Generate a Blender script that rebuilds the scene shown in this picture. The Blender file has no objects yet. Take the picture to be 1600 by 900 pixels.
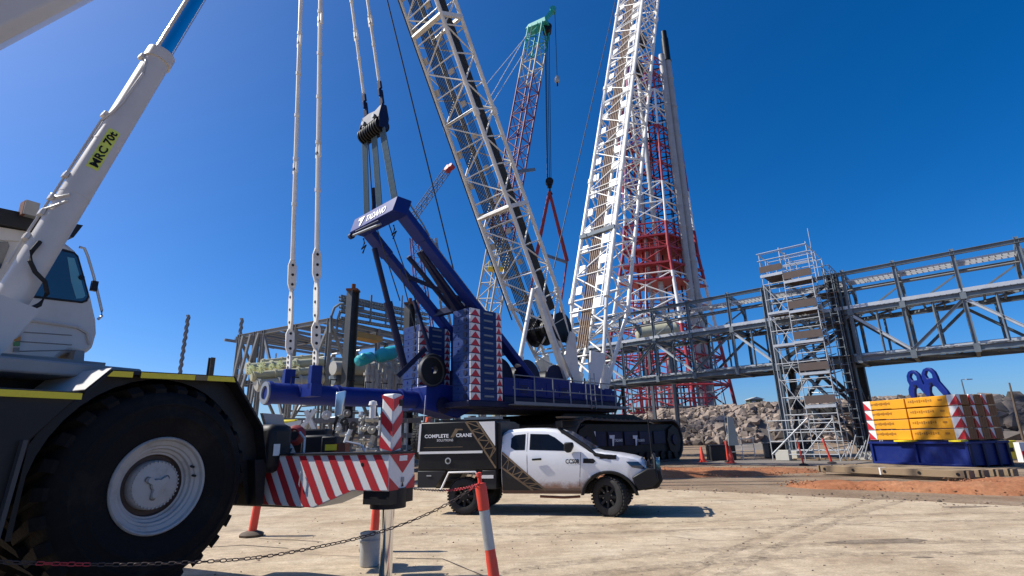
import bpy, bmesh, math, random
from mathutils import Vector as V, Matrix, Quaternion, noise
random.seed(7)
R_ = math.radians
scn = bpy.context.scene
COL = scn.collection

# ------------------------------------------------------------------ camera
CAM_H, PITCH, ROLL, FPX = 1.66, R_(16.0), R_(1.45), 820.0
cam_d = bpy.data.cameras.new('camera'); cam = bpy.data.objects.new('camera', cam_d); COL.objects.link(cam)
cam_d.sensor_width = 36.0; cam_d.lens = 36.0 * FPX / 1600.0
cam_d.clip_start = 0.05; cam_d.clip_end = 4000
fw = V((0, math.cos(PITCH), math.sin(PITCH))); up = V((0, -math.sin(PITCH), math.cos(PITCH))); rt = V((1, 0, 0))
cr = rt * math.cos(ROLL) - up * math.sin(ROLL); cu = up * math.cos(ROLL) + rt * math.sin(ROLL)
cam.matrix_world = Matrix(((cr.x, cu.x, -fw.x, 0), (cr.y, cu.y, -fw.y, 0), (cr.z, cu.z, -fw.z, CAM_H), (0, 0, 0, 1)))
scn.camera = cam
# ------------------------------------------------------------------ sky, sun, exposure
SUN_AZ = V((-0.99, 0.11, 0)).normalized(); SUN_EL = R_(47)
to_sun = (SUN_AZ * math.cos(SUN_EL) + V((0, 0, math.sin(SUN_EL)))).normalized()
world = bpy.data.worlds.new('World'); scn.world = world; world.use_nodes = True
wn = world.node_tree; wn.nodes.clear()
wo = wn.nodes.new('ShaderNodeOutputWorld'); bg = wn.nodes.new('ShaderNodeBackground'); sky = wn.nodes.new('ShaderNodeTexSky')
sky.sky_type = 'NISHITA'; sky.sun_disc = False; sky.sun_elevation = SUN_EL
sky.sun_rotation = math.atan2(SUN_AZ.x, SUN_AZ.y)
sky.altitude = 1450; sky.air_density = 0.906; sky.dust_density = 3.94; sky.ozone_density = 8.24
hs = wn.nodes.new('ShaderNodeHueSaturation'); hs.inputs['Saturation'].default_value = 1.27; hs.inputs['Hue'].default_value = .5025; hs.inputs['Value'].default_value = .98
wn.links.new(sky.outputs[0], hs.inputs['Color']); wn.links.new(hs.outputs[0], bg.inputs[0]); bg.inputs[1].default_value = 0.122
wn.links.new(bg.outputs[0], wo.inputs[0])
sun_d = bpy.data.lights.new('sun', 'SUN'); sun_d.energy = 5.0; sun_d.angle = R_(0.53); sun_d.color = (1.0, 0.955, 0.88)
sun = bpy.data.objects.new('sun', sun_d); COL.objects.link(sun)
sun.rotation_euler = (-to_sun).to_track_quat('-Z', 'Y').to_euler(); sun.location = (-40, 10, 60)
scn.view_settings.view_transform = 'Standard'; scn.view_settings.look = 'None'
scn.view_settings.exposure = 0.34; scn.view_settings.gamma = 1.0; scn.view_settings.use_curve_mapping = False

# ------------------------------------------------------------------ surveying helpers (photo pixel -> place in the world)
CAMP = V((0, 0, CAM_H))
def ray(x, y): return fw + cr * ((x - 800) / FPX) - cu * ((y - 450) / FPX)
def at(x, y, Y):
    d = ray(x, y); return CAMP + d * (Y / d.y)
def gnd(x, y, z=0.0):
    d = ray(x, y); return CAMP + d * ((z - CAM_H) / d.z)
def onplane(x, y, n, d):
    r = ray(x, y); return CAMP + r * ((d - CAMP.dot(n)) / r.dot(n))
Z = V((0, 0, 1))

# ------------------------------------------------------------------ materials
def lin(h):
    if isinstance(h, str):
        c = [int(h[i:i + 2], 16) / 255 for i in (0, 2, 4)]
        return tuple(((x + .055) / 1.055) ** 2.4 if x > .04045 else x / 12.92 for x in c)
    return h
MATS = {}
def mat(name, col, rough=.5, metal=0.0, var=.15, scale=2.0, bump=0.0, bscale=40, dirt=None, damt=.35, dscale=1.2, spec=.5, coat=0.0, zdirt=None, island=0.0):
    if name in MATS: return MATS[name]
    m = bpy.data.materials.new(name); m.use_nodes = True; nt = m.node_tree; N = nt.nodes; L = nt.links
    b = N['Principled BSDF']; col = lin(col)
    b.inputs['Roughness'].default_value = rough; b.inputs['Metallic'].default_value = metal
    b.inputs['Specular IOR Level'].default_value = spec; b.inputs['Coat Weight'].default_value = coat
    g = N.new('ShaderNodeNewGeometry')
    nz = N.new('ShaderNodeTexNoise'); nz.inputs['Scale'].default_value = scale; nz.inputs['Detail'].default_value = 6; nz.inputs['Roughness'].default_value = .65
    L.new(g.outputs['Position'], nz.inputs['Vector'])
    mx = N.new('ShaderNodeMix'); mx.data_type = 'RGBA'
    mx.inputs[6].default_value = (*[c * (1 - var) for c in col], 1); mx.inputs[7].default_value = (*[min(1, c * (1 + var)) for c in col], 1)
    L.new(nz.outputs['Fac'], mx.inputs[0]); out = mx.outputs[2]
    if dirt:
        n2 = N.new('ShaderNodeTexNoise'); n2.inputs['Scale'].default_value = dscale; n2.inputs['Detail'].default_value = 9; n2.inputs['Roughness'].default_value = .72
        L.new(g.outputs['Position'], n2.inputs['Vector'])
        rp = N.new('ShaderNodeMapRange'); rp.inputs[1].default_value = .5; rp.inputs[2].default_value = .72; rp.inputs[4].default_value = damt
        L.new(n2.outputs['Fac'], rp.inputs[0]); fac = rp.outputs[0]
        if zdirt:   # splashed mud: more of it low on the thing, with a ragged edge
            sx = N.new('ShaderNodeSeparateXYZ'); L.new(g.outputs['Position'], sx.inputs[0])
            zr = N.new('ShaderNodeMapRange'); zr.inputs[1].default_value = zdirt[1]; zr.inputs[2].default_value = zdirt[0]; zr.inputs[3].default_value = -.55; zr.inputs[4].default_value = .75
            L.new(sx.outputs['Z'], zr.inputs[0])
            ad = N.new('ShaderNodeMath'); ad.operation = 'ADD'; L.new(zr.outputs[0], ad.inputs[0]); L.new(n2.outputs['Fac'], ad.inputs[1])
            r3 = N.new('ShaderNodeMapRange'); r3.inputs[1].default_value = .50; r3.inputs[2].default_value = .88; r3.inputs[4].default_value = .9
            L.new(ad.outputs[0], r3.inputs[0])
            mm = N.new('ShaderNodeMath'); mm.operation = 'MAXIMUM'; L.new(fac, mm.inputs[0]); L.new(r3.outputs[0], mm.inputs[1]); fac = mm.outputs[0]
        m2 = N.new('ShaderNodeMix'); m2.data_type = 'RGBA'; L.new(fac, m2.inputs[0]); L.new(out, m2.inputs[6]); m2.inputs[7].default_value = (*lin(dirt), 1); out = m2.outputs[2]
    if island:   # every separate stone has its own tone
        ge = N.new('ShaderNodeMapRange'); ge.inputs[3].default_value = 1 - island; ge.inputs[4].default_value = 1 + island * 1.3; L.new(g.outputs['Random Per Island'], ge.inputs[0])
        m7 = N.new('ShaderNodeMix'); m7.data_type = 'RGBA'; m7.blend_type = 'MULTIPLY'; m7.inputs[0].default_value = 1; L.new(out, m7.inputs[6]); L.new(ge.outputs[0], m7.inputs[7]); out = m7.outputs[2]
    L.new(out, b.inputs['Base Color'])
    rr = N.new('ShaderNodeMapRange'); rr.inputs[3].default_value = max(0, rough - .08); rr.inputs[4].default_value = min(1, rough + .1)
    L.new(nz.outputs['Fac'], rr.inputs[0]); L.new(rr.outputs[0], b.inputs['Roughness'])
    if bump:
        n3 = N.new('ShaderNodeTexNoise'); n3.inputs['Scale'].default_value = bscale; n3.inputs['Detail'].default_value = 5
        L.new(g.outputs['Position'], n3.inputs['Vector'])
        bp = N.new('ShaderNodeBump'); bp.inputs['Strength'].default_value = bump; bp.inputs['Distance'].default_value = .02
        L.new(n3.outputs['Fac'], bp.inputs['Height']); L.new(bp.outputs[0], b.inputs['Normal'])
    MATS[name] = m; return m
WHITE = mat('white_paint', (.78, .77, .74), .42, var=.05, dirt=(.42, .36, .28), damt=.3, dscale=1.5, coat=.15)
CREAM = mat('cream_paint', (.74, .71, .63), .45, var=.07, dirt=(.36, .27, .18), damt=.45, dscale=.9)
RTWHITE = mat('crane_white', (.56, .525, .485), .38, var=.04, dirt=(.42, .38, .33), damt=.35, dscale=2.5, coat=.2)
BLUE = mat('blue_paint', (.004, .018, .165), .45, var=.25, dirt=(.012, .02, .07), damt=.5, dscale=2.2, spec=.25)
TRAYBLUE = mat('tray_blue', (.006, .018, .135), .45, var=.2, dirt=(.03, .04, .09), damt=.45, dscale=2, spec=.35)
BLUE2 = mat('blue_weight', (.005, .026, .13), .5, var=.2, scale=5, dirt=(.03, .06, .17), damt=.6, dscale=3, spec=.3)
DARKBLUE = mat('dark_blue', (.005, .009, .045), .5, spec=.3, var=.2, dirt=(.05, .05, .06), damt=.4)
BLACK = mat('black_paint', (.007, .007, .008), .5, var=.2, dirt=(.03, .026, .022), damt=.35, spec=.3)
BLACKG = mat('black_gloss', (.009, .009, .010), .38, var=.1, dirt=(.03, .027, .025), damt=.25, spec=.3)
RUBBER = mat('rubber', (.018, .017, .017), .85, var=.25, scale=6, bump=.25, bscale=30, dirt=(.07, .06, .05), damt=.5, dscale=4)
RED = mat('red_marking', (.48, .02, .03), .45, var=.1, dirt=(.25, .08, .06), damt=.3, dscale=4)
REDST = mat('red_steel', (.36, .03, .04), .5, var=.2, dirt=(.2, .05, .04), damt=.4, dscale=.6)
WHITEM = mat('white_marking', (.76, .75, .73), .45, var=.06, dirt=(.5, .45, .4), damt=.3, dscale=4)
YELLOW = mat('yellow_block', (.74, .32, .008), .55, var=.1, scale=5, dirt=(.42, .17, .012), damt=.55, dscale=2.5)
YELT = mat('yellow_tape', (.78, .62, .02), .4, var=.08, dirt=(.4, .3, .05), damt=.4, dscale=6)
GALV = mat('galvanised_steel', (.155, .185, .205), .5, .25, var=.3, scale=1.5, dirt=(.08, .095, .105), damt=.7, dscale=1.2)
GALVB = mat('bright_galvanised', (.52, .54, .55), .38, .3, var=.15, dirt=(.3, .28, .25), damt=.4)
STEELD = mat('dark_steel', (.045, .05, .055), .55, .1, spec=.3, var=.25, dirt=(.15, .10, .07), damt=.4, dscale=.8)
STEELM = mat('mid_steel', (.21, .215, .215), .55, .1, var=.25, dirt=(.22, .18, .14), damt=.4, dscale=.8)
RUST = mat('rust', (.16, .055, .03), .85, var=.3, scale=4, dirt=(.07, .03, .02), damt=.6, dscale=5)
CHROME = mat('chrome', (.75, .76, .78), .08, 1.0, var=.03)
ROPE = mat('steel_rope', (.035, .04, .045), .5, .4, var=.3, scale=20)
ROPET = mat('rope_bundle', (.10, .15, .17), .5, .35, var=.3, scale=14)
ROPEB = mat('rusty_rope', (.24, .16, .10), .7, .1, var=.3, scale=4, dirt=(.12, .08, .05), damt=.5)
TEAL = mat('teal_paint', (.03, .36, .30), .45, var=.15, dirt=(.08, .25, .2), damt=.3)
TEALW = mat('teal_wrap', (.02, .36, .40), .5, var=.2, bump=.4, bscale=9)
PURPLE = mat('purple_red_steel', (.16, .025, .05), .5, var=.2)
PIPE = mat('insulated_pipe', (.42, .41, .36), .55, .1, var=.15, dirt=(.28, .25, .18), damt=.4)
PIPEY = mat('pale_yellow_pipe', (.40, .39, .27), .55, var=.12, dirt=(.35, .3, .18), damt=.4)
ORANGE = mat('orange_plastic', (.74, .065, .035), .55, var=.08, scale=8, dirt=(.5, .14, .08), damt=.45, dscale=6)
SLEEVE = mat('reflective_sleeve', (.42, .43, .42), .35, .2, var=.12, scale=10, dirt=(.25, .24, .22), damt=.5, dscale=8)
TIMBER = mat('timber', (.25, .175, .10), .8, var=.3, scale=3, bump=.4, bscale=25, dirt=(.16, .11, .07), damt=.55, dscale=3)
TIMBERD = mat('weathered_timber', (.11, .08, .055), .85, var=.3, scale=3, dirt=(.05, .04, .03), damt=.5)
PLANK = mat('scaffold_plank', (.10, .075, .065), .8, var=.25, scale=3)
BUCKET = mat('bucket_plastic', (.42, .42, .41), .5, var=.1, dirt=(.2, .19, .17), damt=.5, dscale=5)
GLASS = mat('dark_glass', (.004, .006, .010), .10, 0, var=.1, spec=.3)
GLASSB = mat('cab_glass', (.02, .04, .07), .05, 0, var=.1, spec=.9)
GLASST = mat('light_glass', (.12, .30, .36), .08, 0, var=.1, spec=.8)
BRONZE = mat('bronze_print', (.20, .135, .075), .45, .2, var=.1)
GREYP = mat('grey_plastic', (.022, .022, .024), .5, var=.2, spec=.3)
UTE = mat('ute_white', (.74, .74, .745), .28, var=.03, dirt=(.25, .11, .05), damt=.0, dscale=5, coat=.5, zdirt=(.45, .95))
LOGO = mat('white_print', (.8, .8, .8), .5, var=.02)
AMBER = mat('amber_lens', (.7, .12, .04), .25, var=.05)
CONC = mat('concrete_block', (.55, .53, .45), .85, var=.15, bump=.2)
REDCHAIN = mat('red_chain', (.42, .03, .035), .55, var=.2)
DKCHAIN = mat('dark_chain', (.06, .04, .035), .6, .2, var=.3, scale=20)
ROCK = mat('rock', (.20, .155, .12), .9, island=.6, var=.5, scale=1.2, bump=.4, bscale=6, dirt=(.09, .075, .07), damt=.7, dscale=.9)
ROCKD = mat('dark_rock', (.10, .085, .075), .9, island=.5, var=.5, scale=1.0, bump=.5, bscale=4, dirt=(.2, .13, .09), damt=.5, dscale=.5)
SCRUB = mat('scrub', (.05, .06, .025), .9, var=.4, scale=3)
HUTW = mat('hut_sheet', (.5, .49, .44), .6, var=.1)

# ------------------------------------------------------------------ mesh builder
class MB:
    def __init__(s): s.v = []; s.f = []; s.m = []
    def add(s, vs, fs, m=0):
        o = len(s.v); s.v += [tuple(p) for p in vs]
        s.f += [tuple(i + o for i in f) for f in fs]; s.m += [m] * len(fs)
    def frame(s, o, X, Y, Zv, m=0):
        o, X, Y, Zv = V(o), V(X), V(Y), V(Zv)
        vs = [o + X * a + Y * b + Zv * c for c in (0, 1) for a, b in ((0, 0), (1, 0), (1, 1), (0, 1))]
        s.add(vs, [(0, 3, 2, 1), (4, 5, 6, 7), (0, 1, 5, 4), (1, 2, 6, 5), (2, 3, 7, 6), (3, 0, 4, 7)], m); return s
    def box(s, c, X, Y, Zv, m=0):
        X, Y, Zv = V(X), V(Y), V(Zv); return s.frame(V(c) - X / 2 - Y / 2 - Zv / 2, X, Y, Zv, m)
    def beam(s, p0, p1, w, h, u=Z, m=0):
        p0, p1 = V(p0), V(p1); d = (p1 - p0); u = V(u)
        x = d.cross(u)
        if x.length < 1e-4: x = d.cross(V((1, 0, 0)))
        x.normalize(); y = x.cross(d).normalized()
        return s.frame(p0 - x * w / 2 - y * h / 2, x * w, y * h, d, m)
    def tube(s, p0, p1, r0, r1=None, n=10, m=0, cap=True):
        p0, p1 = V(p0), V(p1); r1 = r0 if r1 is None else r1
        q = (p1 - p0).to_track_quat('Z', 'Y'); x = q @ V((1, 0, 0)); y = q @ V((0, 1, 0))
        vs = [p + (x * math.cos(2 * math.pi * i / n) + y * math.sin(2 * math.pi * i / n)) * r for p, r in ((p0, r0), (p1, r1)) for i in range(n)]
        fs = [(i, (i + 1) % n, n + (i + 1) % n, n + i) for i in range(n)]
        if cap: fs += [tuple(range(n - 1, -1, -1)), tuple(range(n, 2 * n))]
        s.add(vs, fs, m); return s
    def path(s, pts, r, n=6, m=0):
        pts = [V(p) for p in pts]; rings = []
        for i, p in enumerate(pts):
            d = (pts[min(i + 1, len(pts) - 1)] - pts[max(i - 1, 0)]).normalized()
            q = d.to_track_quat('Z', 'Y'); x = q @ V((1, 0, 0)); y = q @ V((0, 1, 0))
            rings += [p + (x * math.cos(2 * math.pi * k / n) + y * math.sin(2 * math.pi * k / n)) * r for k in range(n)]
        fs = [(i * n + k, i * n + (k + 1) % n, (i + 1) * n + (k + 1) % n, (i + 1) * n + k) for i in range(len(pts) - 1) for k in range(n)]
        fs += [tuple(range(n - 1, -1, -1)), tuple(range((len(pts) - 1) * n, len(pts) * n))]
        s.add(rings, fs, m); return s
    def prism(s, poly, ext, m=0):
        poly = [V(p) for p in poly]; ext = V(ext); n = len(poly)
        s.add(poly + [p + ext for p in poly], [tuple(range(n - 1, -1, -1)), tuple(range(n, 2 * n))] + [(i, (i + 1) % n, n + (i + 1) % n, n + i) for i in range(n)], m); return s
    def lathe(s, prof, o, axis, n=32, m=0, close=False):
        o, axis = V(o), V(axis).normalized(); q = axis.to_track_quat('Z', 'Y'); x = q @ V((1, 0, 0)); y = q @ V((0, 1, 0))
        vs = [o + axis * h + (x * math.cos(2 * math.pi * k / n) + y * math.sin(2 * math.pi * k / n)) * r for r, h in prof for k in range(n)]
        k_ = len(prof); fs = [(i * n + k, i * n + (k + 1) % n, ((i + 1) % k_) * n + (k + 1) % n, ((i + 1) % k_) * n + k) for i in range(k_ if close else k_ - 1) for k in range(n)]
        s.add(vs, fs, m); return s
    def mesh(s, name, mats, smooth=35):
        me = bpy.data.meshes.new(name); me.from_pydata(s.v, [], s.f)
        for mm in (mats if isinstance(mats, (list, tuple)) else [mats]): me.materials.append(mm)
        me.polygons.foreach_set('material_index', s.m)
        bm = bmesh.new(); bm.from_mesh(me); bmesh.ops.recalc_face_normals(bm, faces=bm.faces); bm.to_mesh(me); bm.free()
        if smooth: me.shade_smooth(); me.set_sharp_from_angle(angle=R_(smooth))
        return me
    def build(s, name, mats, parent=None, smooth=35, bevel=0, **tags):
        o = link(name, s.mesh(name, mats, smooth), parent, **tags)
        if bevel:
            b = o.modifiers.new('bevel', 'BEVEL'); b.width = bevel; b.segments = 2; b.limit_method = 'ANGLE'; b.angle_limit = R_(40); b.harden_normals = False
        return o
def link(name, data, parent=None, **tags):
    o = bpy.data.objects.new(name, data); COL.objects.link(o)
    if parent is not None:
        o.parent = parent
        o.matrix_parent_inverse = Matrix.Translation(-V(parent['_o'])) if '_o' in parent else Matrix()
    for k, val in tags.items(): o[k] = val
    return o
def thing(name, label, category, loc, group=None):
    o = bpy.data.objects.new(name, None); COL.objects.link(o); o.location = loc; o['_o'] = tuple(loc)
    o.empty_display_size = .2; o['label'] = label; o['category'] = category
    if group: o['group'] = group
    return o
UNIT = {}
def unit(kind, m):
    k = (kind, m.name)
    if k not in UNIT:
        b = MB()
        if kind == 'rod': b.tube((0, 0, 0), (0, 0, 1), 1, n=8)
        elif kind == 'box': b.frame((-.5, -.5, 0), (1, 0, 0), (0, 1, 0), (0, 0, 1))
        else:  # I section, width along x, depth along y
            b.frame((-.5, -.5, 0), (1, 0, 0), (0, .10, 0), (0, 0, 1)); b.frame((-.5, .40, 0), (1, 0, 0), (0, .10, 0), (0, 0, 1)); b.frame((-.05, -.4, 0), (.10, 0, 0), (0, .8, 0), (0, 0, 1))
        UNIT[k] = b.mesh(kind + '_' + m.name, m, 50 if kind == 'rod' else 0)
    return UNIT[k]
def stick(name, p0, p1, w, h, m, parent, kind='box', u=Z):
    p0, p1 = V(p0), V(p1); d = p1 - p0; L = d.length
    if L < 1e-5: return None
    z = d / L; x = V(u).cross(z)
    if x.length < 1e-3: x = V((1, 0, 0)).cross(z)
    x.normalize(); y = z.cross(x)
    o = link(name, unit(kind, m), parent)
    M = Matrix(((x.x * w, y.x * h, z.x * L, p0.x), (x.y * w, y.y * h, z.y * L, p0.y), (x.z * w, y.z * h, z.z * L, p0.z), (0, 0, 0, 1)))
    o.matrix_basis = M
    return o
def rod(name, p0, p1, r, m, parent): return stick(name, p0, p1, r, r, m, parent, 'rod')
def beam(name, p0, p1, w, h, m, parent, u=Z): return stick(name, p0, p1, w, h, m, parent, 'box', u)
def ibeam(name, p0, p1, w, h, m, parent, u=Z): return stick(name, p0, p1, w, h, m, parent, 'ib', u)
def lerp(a, b, t): return V(a) + (V(b) - V(a)) * t
def lattice(parent, B, T, nb, rc, rb, m, horiz=True, cross=False, name='brace', mc=None, faces=(0, 1, 2, 3), chords=True):
    if chords:
        for b, t in zip(B, T): rod('chord', b, t, rc, mc or m, parent)
    for i in faces:
        j = (i + 1) % 4
        for k in range(nb):
            t0, t1 = k / nb, (k + 1) / nb
            a0, a1, b0, b1 = lerp(B[i], T[i], t0), lerp(B[i], T[i], t1), lerp(B[j], T[j], t0), lerp(B[j], T[j], t1)
            if (k + i) % 2: rod(name, a0, b1, rb, m, parent)
            else: rod(name, b0, a1, rb, m, parent)
            if cross:
                if (k + i) % 2: rod(name, b0, a1, rb, m, parent)
                else: rod(name, a0, b1, rb, m, parent)
            if horiz and k % horiz == 0: rod(name, a0, b0, rb * .9, m, parent)
def text(name, s, o, X, Y, h, m, parent, width=None, center=True, shear=0, bold=0.0, lift=.002):
    cu_ = bpy.data.curves.new(name, 'FONT'); cu_.body = s; cu_.size = 1; cu_.extrude = 0; cu_.offset = bold; cu_.shear = shear
    cu_.fill_mode = 'FRONT'; cu_.resolution_u = 2
    ob = bpy.data.objects.new(name, cu_); COL.objects.link(ob)
    dg = bpy.context.evaluated_depsgraph_get(); me = bpy.data.meshes.new_from_object(ob.evaluated_get(dg)); bpy.data.objects.remove(ob); bpy.data.curves.remove(cu_)
    xs = [v.co.x for v in me.vertices]; ys = [v.co.y for v in me.vertices]
    sy = h / (max(ys) - min(ys)); sx = (width / (max(xs) - min(xs))) if width else sy
    X, Y, o = V(X).normalized(), V(Y).normalized(), V(o); nrm = X.cross(Y)
    cx, cy = (max(xs) + min(xs)) / 2, (max(ys) + min(ys)) / 2
    if not center: cx = min(xs)
    for v in me.vertices: v.co = o + X * ((v.co.x - cx) * sx) + Y * ((v.co.y - cy) * sy) + nrm * lift
    me.materials.clear(); me.materials.append(m)
    return link(name, me, parent)
def bx(name, m, parent, c, X, Y, Zv, bevel=0): return MB().box(c, X, Y, Zv).build(name, m, parent, bevel=bevel)

# ================================================================== SETTING
def ground_mat(name, cols, streak=(.25, 1.0), rough=.9, bump=.3, fine=30, blot=.35, streak2=None, dark=None):
    m = bpy.data.materials.new(name); m.use_nodes = True; nt = m.node_tree; N = nt.nodes; L = nt.links; b = N['Principled BSDF']
    b.inputs['Roughness'].default_value = rough; b.inputs['Specular IOR Level'].default_value = .2
    g = N.new('ShaderNodeNewGeometry'); mp = N.new('ShaderNodeMapping'); mp.inputs['Rotation'].default_value = (0, 0, R_(10)); mp.inputs['Scale'].default_value = (streak[0], streak[1], 1)
    L.new(g.outputs['Position'], mp.inputs['Vector'])
    n1 = N.new('ShaderNodeTexNoise'); n1.inputs['Scale'].default_value = 1.1; n1.inputs['Detail'].default_value = 9; n1.inputs['Roughness'].default_value = .7; n1.inputs['Distortion'].default_value = .4
    L.new(mp.outputs[0], n1.inputs['Vector'])
    cr_ = N.new('ShaderNodeValToRGB'); e = cr_.color_ramp.elements
    e[0].position = .32; e[0].color = (*lin(cols[0]), 1); e[1].position = .68; e[1].color = (*lin(cols[-1]), 1)
    for i, c in enumerate(cols[1:-1]):
        q = e.new(.32 + .36 * (i + 1) / (len(cols) - 1)); q.color = (*lin(c), 1)
    L.new(n1.outputs['Fac'], cr_.inputs[0]); out = cr_.outputs[0]
    n2 = N.new('ShaderNodeTexNoise'); n2.inputs['Scale'].default_value = fine; n2.inputs['Detail'].default_value = 8; n2.inputs['Roughness'].default_value = .75
    L.new(g.outputs['Position'], n2.inputs['Vector'])
    rg = N.new('ShaderNodeMapRange'); rg.inputs[1].default_value = .3; rg.inputs[2].default_value = .7; rg.inputs[3].default_value = 1 - blot; rg.inputs[4].default_value = 1 + blot * .5
    L.new(n2.outputs['Fac'], rg.inputs[0])
    mu = N.new('ShaderNodeMix'); mu.data_type = 'RGBA'; mu.blend_type = 'MULTIPLY'; mu.inputs[0].default_value = 1
    L.new(out, mu.inputs[6]); L.new(rg.outputs[0], mu.inputs[7]); out = mu.outputs[2]
    for ang, sx_, sy_, lo_, hi_ in (streak2 or ()):   # scrape and wheel marks, long one way
        m5 = N.new('ShaderNodeMapping'); m5.inputs['Rotation'].default_value = (0, 0, R_(ang)); m5.inputs['Scale'].default_value = (sx_, sy_, 1); L.new(g.outputs['Position'], m5.inputs['Vector'])
        n5 = N.new('ShaderNodeTexNoise'); n5.inputs['Scale'].default_value = 1.0; n5.inputs['Detail'].default_value = 6; n5.inputs['Roughness'].default_value = .7; n5.inputs['Distortion'].default_value = .6; L.new(m5.outputs[0], n5.inputs['Vector'])
        r5 = N.new('ShaderNodeMapRange'); r5.inputs[1].default_value = .38; r5.inputs[2].default_value = .62; r5.inputs[3].default_value = lo_; r5.inputs[4].default_value = hi_; L.new(n5.outputs['Fac'], r5.inputs[0])
        m6 = N.new('ShaderNodeMix'); m6.data_type = 'RGBA'; m6.blend_type = 'MULTIPLY'; m6.inputs[0].default_value = 1; L.new(out, m6.inputs[6]); L.new(r5.outputs[0], m6.inputs[7]); out = m6.outputs[2]
    if dark:   # stains with a shape of their own
        n4 = N.new('ShaderNodeTexNoise'); n4.inputs['Scale'].default_value = dark[1]; n4.inputs['Detail'].default_value = 7; n4.inputs['Roughness'].default_value = .6; n4.inputs['Distortion'].default_value = 1.2
        L.new(mp.outputs[0], n4.inputs['Vector'])
        r4 = N.new('ShaderNodeMapRange'); r4.inputs[1].default_value = .57; r4.inputs[2].default_value = .70; r4.inputs[4].default_value = dark[2]
        L.new(n4.outputs['Fac'], r4.inputs[0])
        m4 = N.new('ShaderNodeMix'); m4.data_type = 'RGBA'; L.new(r4.outputs[0], m4.inputs[0]); L.new(out, m4.inputs[6]); m4.inputs[7].default_value = (*lin(dark[0]), 1); out = m4.outputs[2]
    L.new(out, b.inputs['Base Color'])
    bp = N.new('ShaderNodeBump'); bp.inputs['Strength'].default_value = bump; bp.inputs['Distance'].default_value = .03
    ad = N.new('ShaderNodeMath'); ad.operation = 'ADD'; L.new(n2.outputs['Fac'], ad.inputs[0]); L.new(n1.outputs['Fac'], ad.inputs[1])
    L.new(ad.outputs[0], bp.inputs['Height']); L.new(bp.outputs[0], b.inputs['Normal'])
    return m
G_EARTH = ground_mat('gravel_earth', [(.20, .135, .085), (.28, .20, .13), (.33, .25, .17)], streak=(.6, .8), fine=14, blot=.5, bump=.6, dark=((.22, .10, .05), .5, .6))
G_CONC = ground_mat('concrete_sheet', [(.40, .30, .195), (.51, .395, .265), (.585, .465, .32), (.64, .53, .38)], streak=(.5, .72), fine=42, blot=.42, bump=.45, streak2=((8, .8, 3.6, .90, 1.05), (-28, 3.2, .6, .94, 1.03), (0, 4.5, 7.0, .86, 1.08), (20, 17, 23, .88, 1.07)), dark=((.27, .21, .145), 1.1, .8))
G_RED = ground_mat('red_earth', [(.26, .095, .04), (.34, .14, .065), (.40, .19, .095)], streak=(.6, .8), fine=9, blot=.4, bump=.8)
G_ROAD = ground_mat('grey_gravel', [(.16, .14, .125), (.21, .185, .16), (.26, .23, .20)], streak=(.3, .8), fine=12, blot=.4, bump=.5)
G_RAMP = ground_mat('pale_gravel', [(.27, .24, .2), (.33, .29, .24), (.37, .33, .28)], streak=(.3, .8), fine=6, blot=.3, bump=.5)
def sheet(name, pts, z, m):
    b = MB(); b.add([V((p[0], p[1], z)) for p in pts], [tuple(range(len(pts)))])
    o = b.build(name, m, None, smooth=0); o['kind'] = 'structure'; return o
sheet('ground', [(-1500, -300), (1500, -300), (1500, 1800), (-1500, 1800)], -.012, G_EARTH)
# concrete hardstand: its far edge is broken and powdery
p0, p1 = gnd(1040, 765), gnd(1600, 793); ed = (p1 - p0).normalized(); en = V((-ed.y, ed.x, 0))
if en.y < 0: en = -en
edge = []
for i in range(0, 221):
    t = -42 + i * .4
    edge.append(p0 + ed * t + en * (.35 * noise.noise(V((t * .35, 3, 0))) + .16 * noise.noise(V((t * 2.2, 7, 0))) + .5 * noise.noise(V((t * .08, 1, 0)))))
pad_pts = [(p.x, p.y) for p in edge] + [(60, -40), (-70, -40)]
pad = sheet('concrete_pad', pad_pts, 0, G_CONC)
road = sheet('haul_road', [tuple(gnd(*q)[:2]) for q in ((1082, 717), (1340, 719), (1372, 722), (1372, 728.5), (1180, 727), (1082, 724))], -.006, G_ROAD)
CRACK = mat('crack_fill', (.05, .04, .032), .95, var=.3)
PATCH = ground_mat('worn_patch', [(.16, .12, .085), (.24, .185, .13), (.34, .27, .195)], streak=(1, 1), fine=12, blot=.5, bump=1.0)
def crack(pts, w=.018):
    b = MB(); P = [gnd(*q) for q in pts]; Q = []
    for a, c in zip(P, P[1:]):
        n = max(2, int((c - a).length / .12))
        for i in range(n):
            q = lerp(a, c, i / n); Q.append(V((q.x + .012 * noise.noise(q * 6), q.y + .012 * noise.noise(q * 6 + V((9, 0, 0))), .004)))
    Q.append(V((P[-1].x, P[-1].y, .004)))
    vs = []
    for i, q in enumerate(Q):
        d = (Q[min(i + 1, len(Q) - 1)] - Q[max(0, i - 1)]).normalized(); s = V((-d.y, d.x, 0)) * (w * (.5 + .5 * abs(noise.noise(q * 3)) + .15))
        vs += [q - s, q + s]
    b.add(vs, [(2 * i, 2 * i + 1, 2 * i + 3, 2 * i + 2) for i in range(len(Q) - 1)])
    b.build('crack', CRACK, pad, smooth=0)
crack([(618, 873), (692, 873.5), (755, 900)], .016); crack([(405, 842), (460, 844), (505, 847)], .016); crack([(690, 873.5), (560, 870), (470, 866)], .006)
crack([(300, 857), (380, 852), (450, 857)], .02); crack([(1040, 838), (1110, 845), (1180, 842)], .006); crack([(1290, 818), (1370, 822), (1440, 826)], .007)
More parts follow.
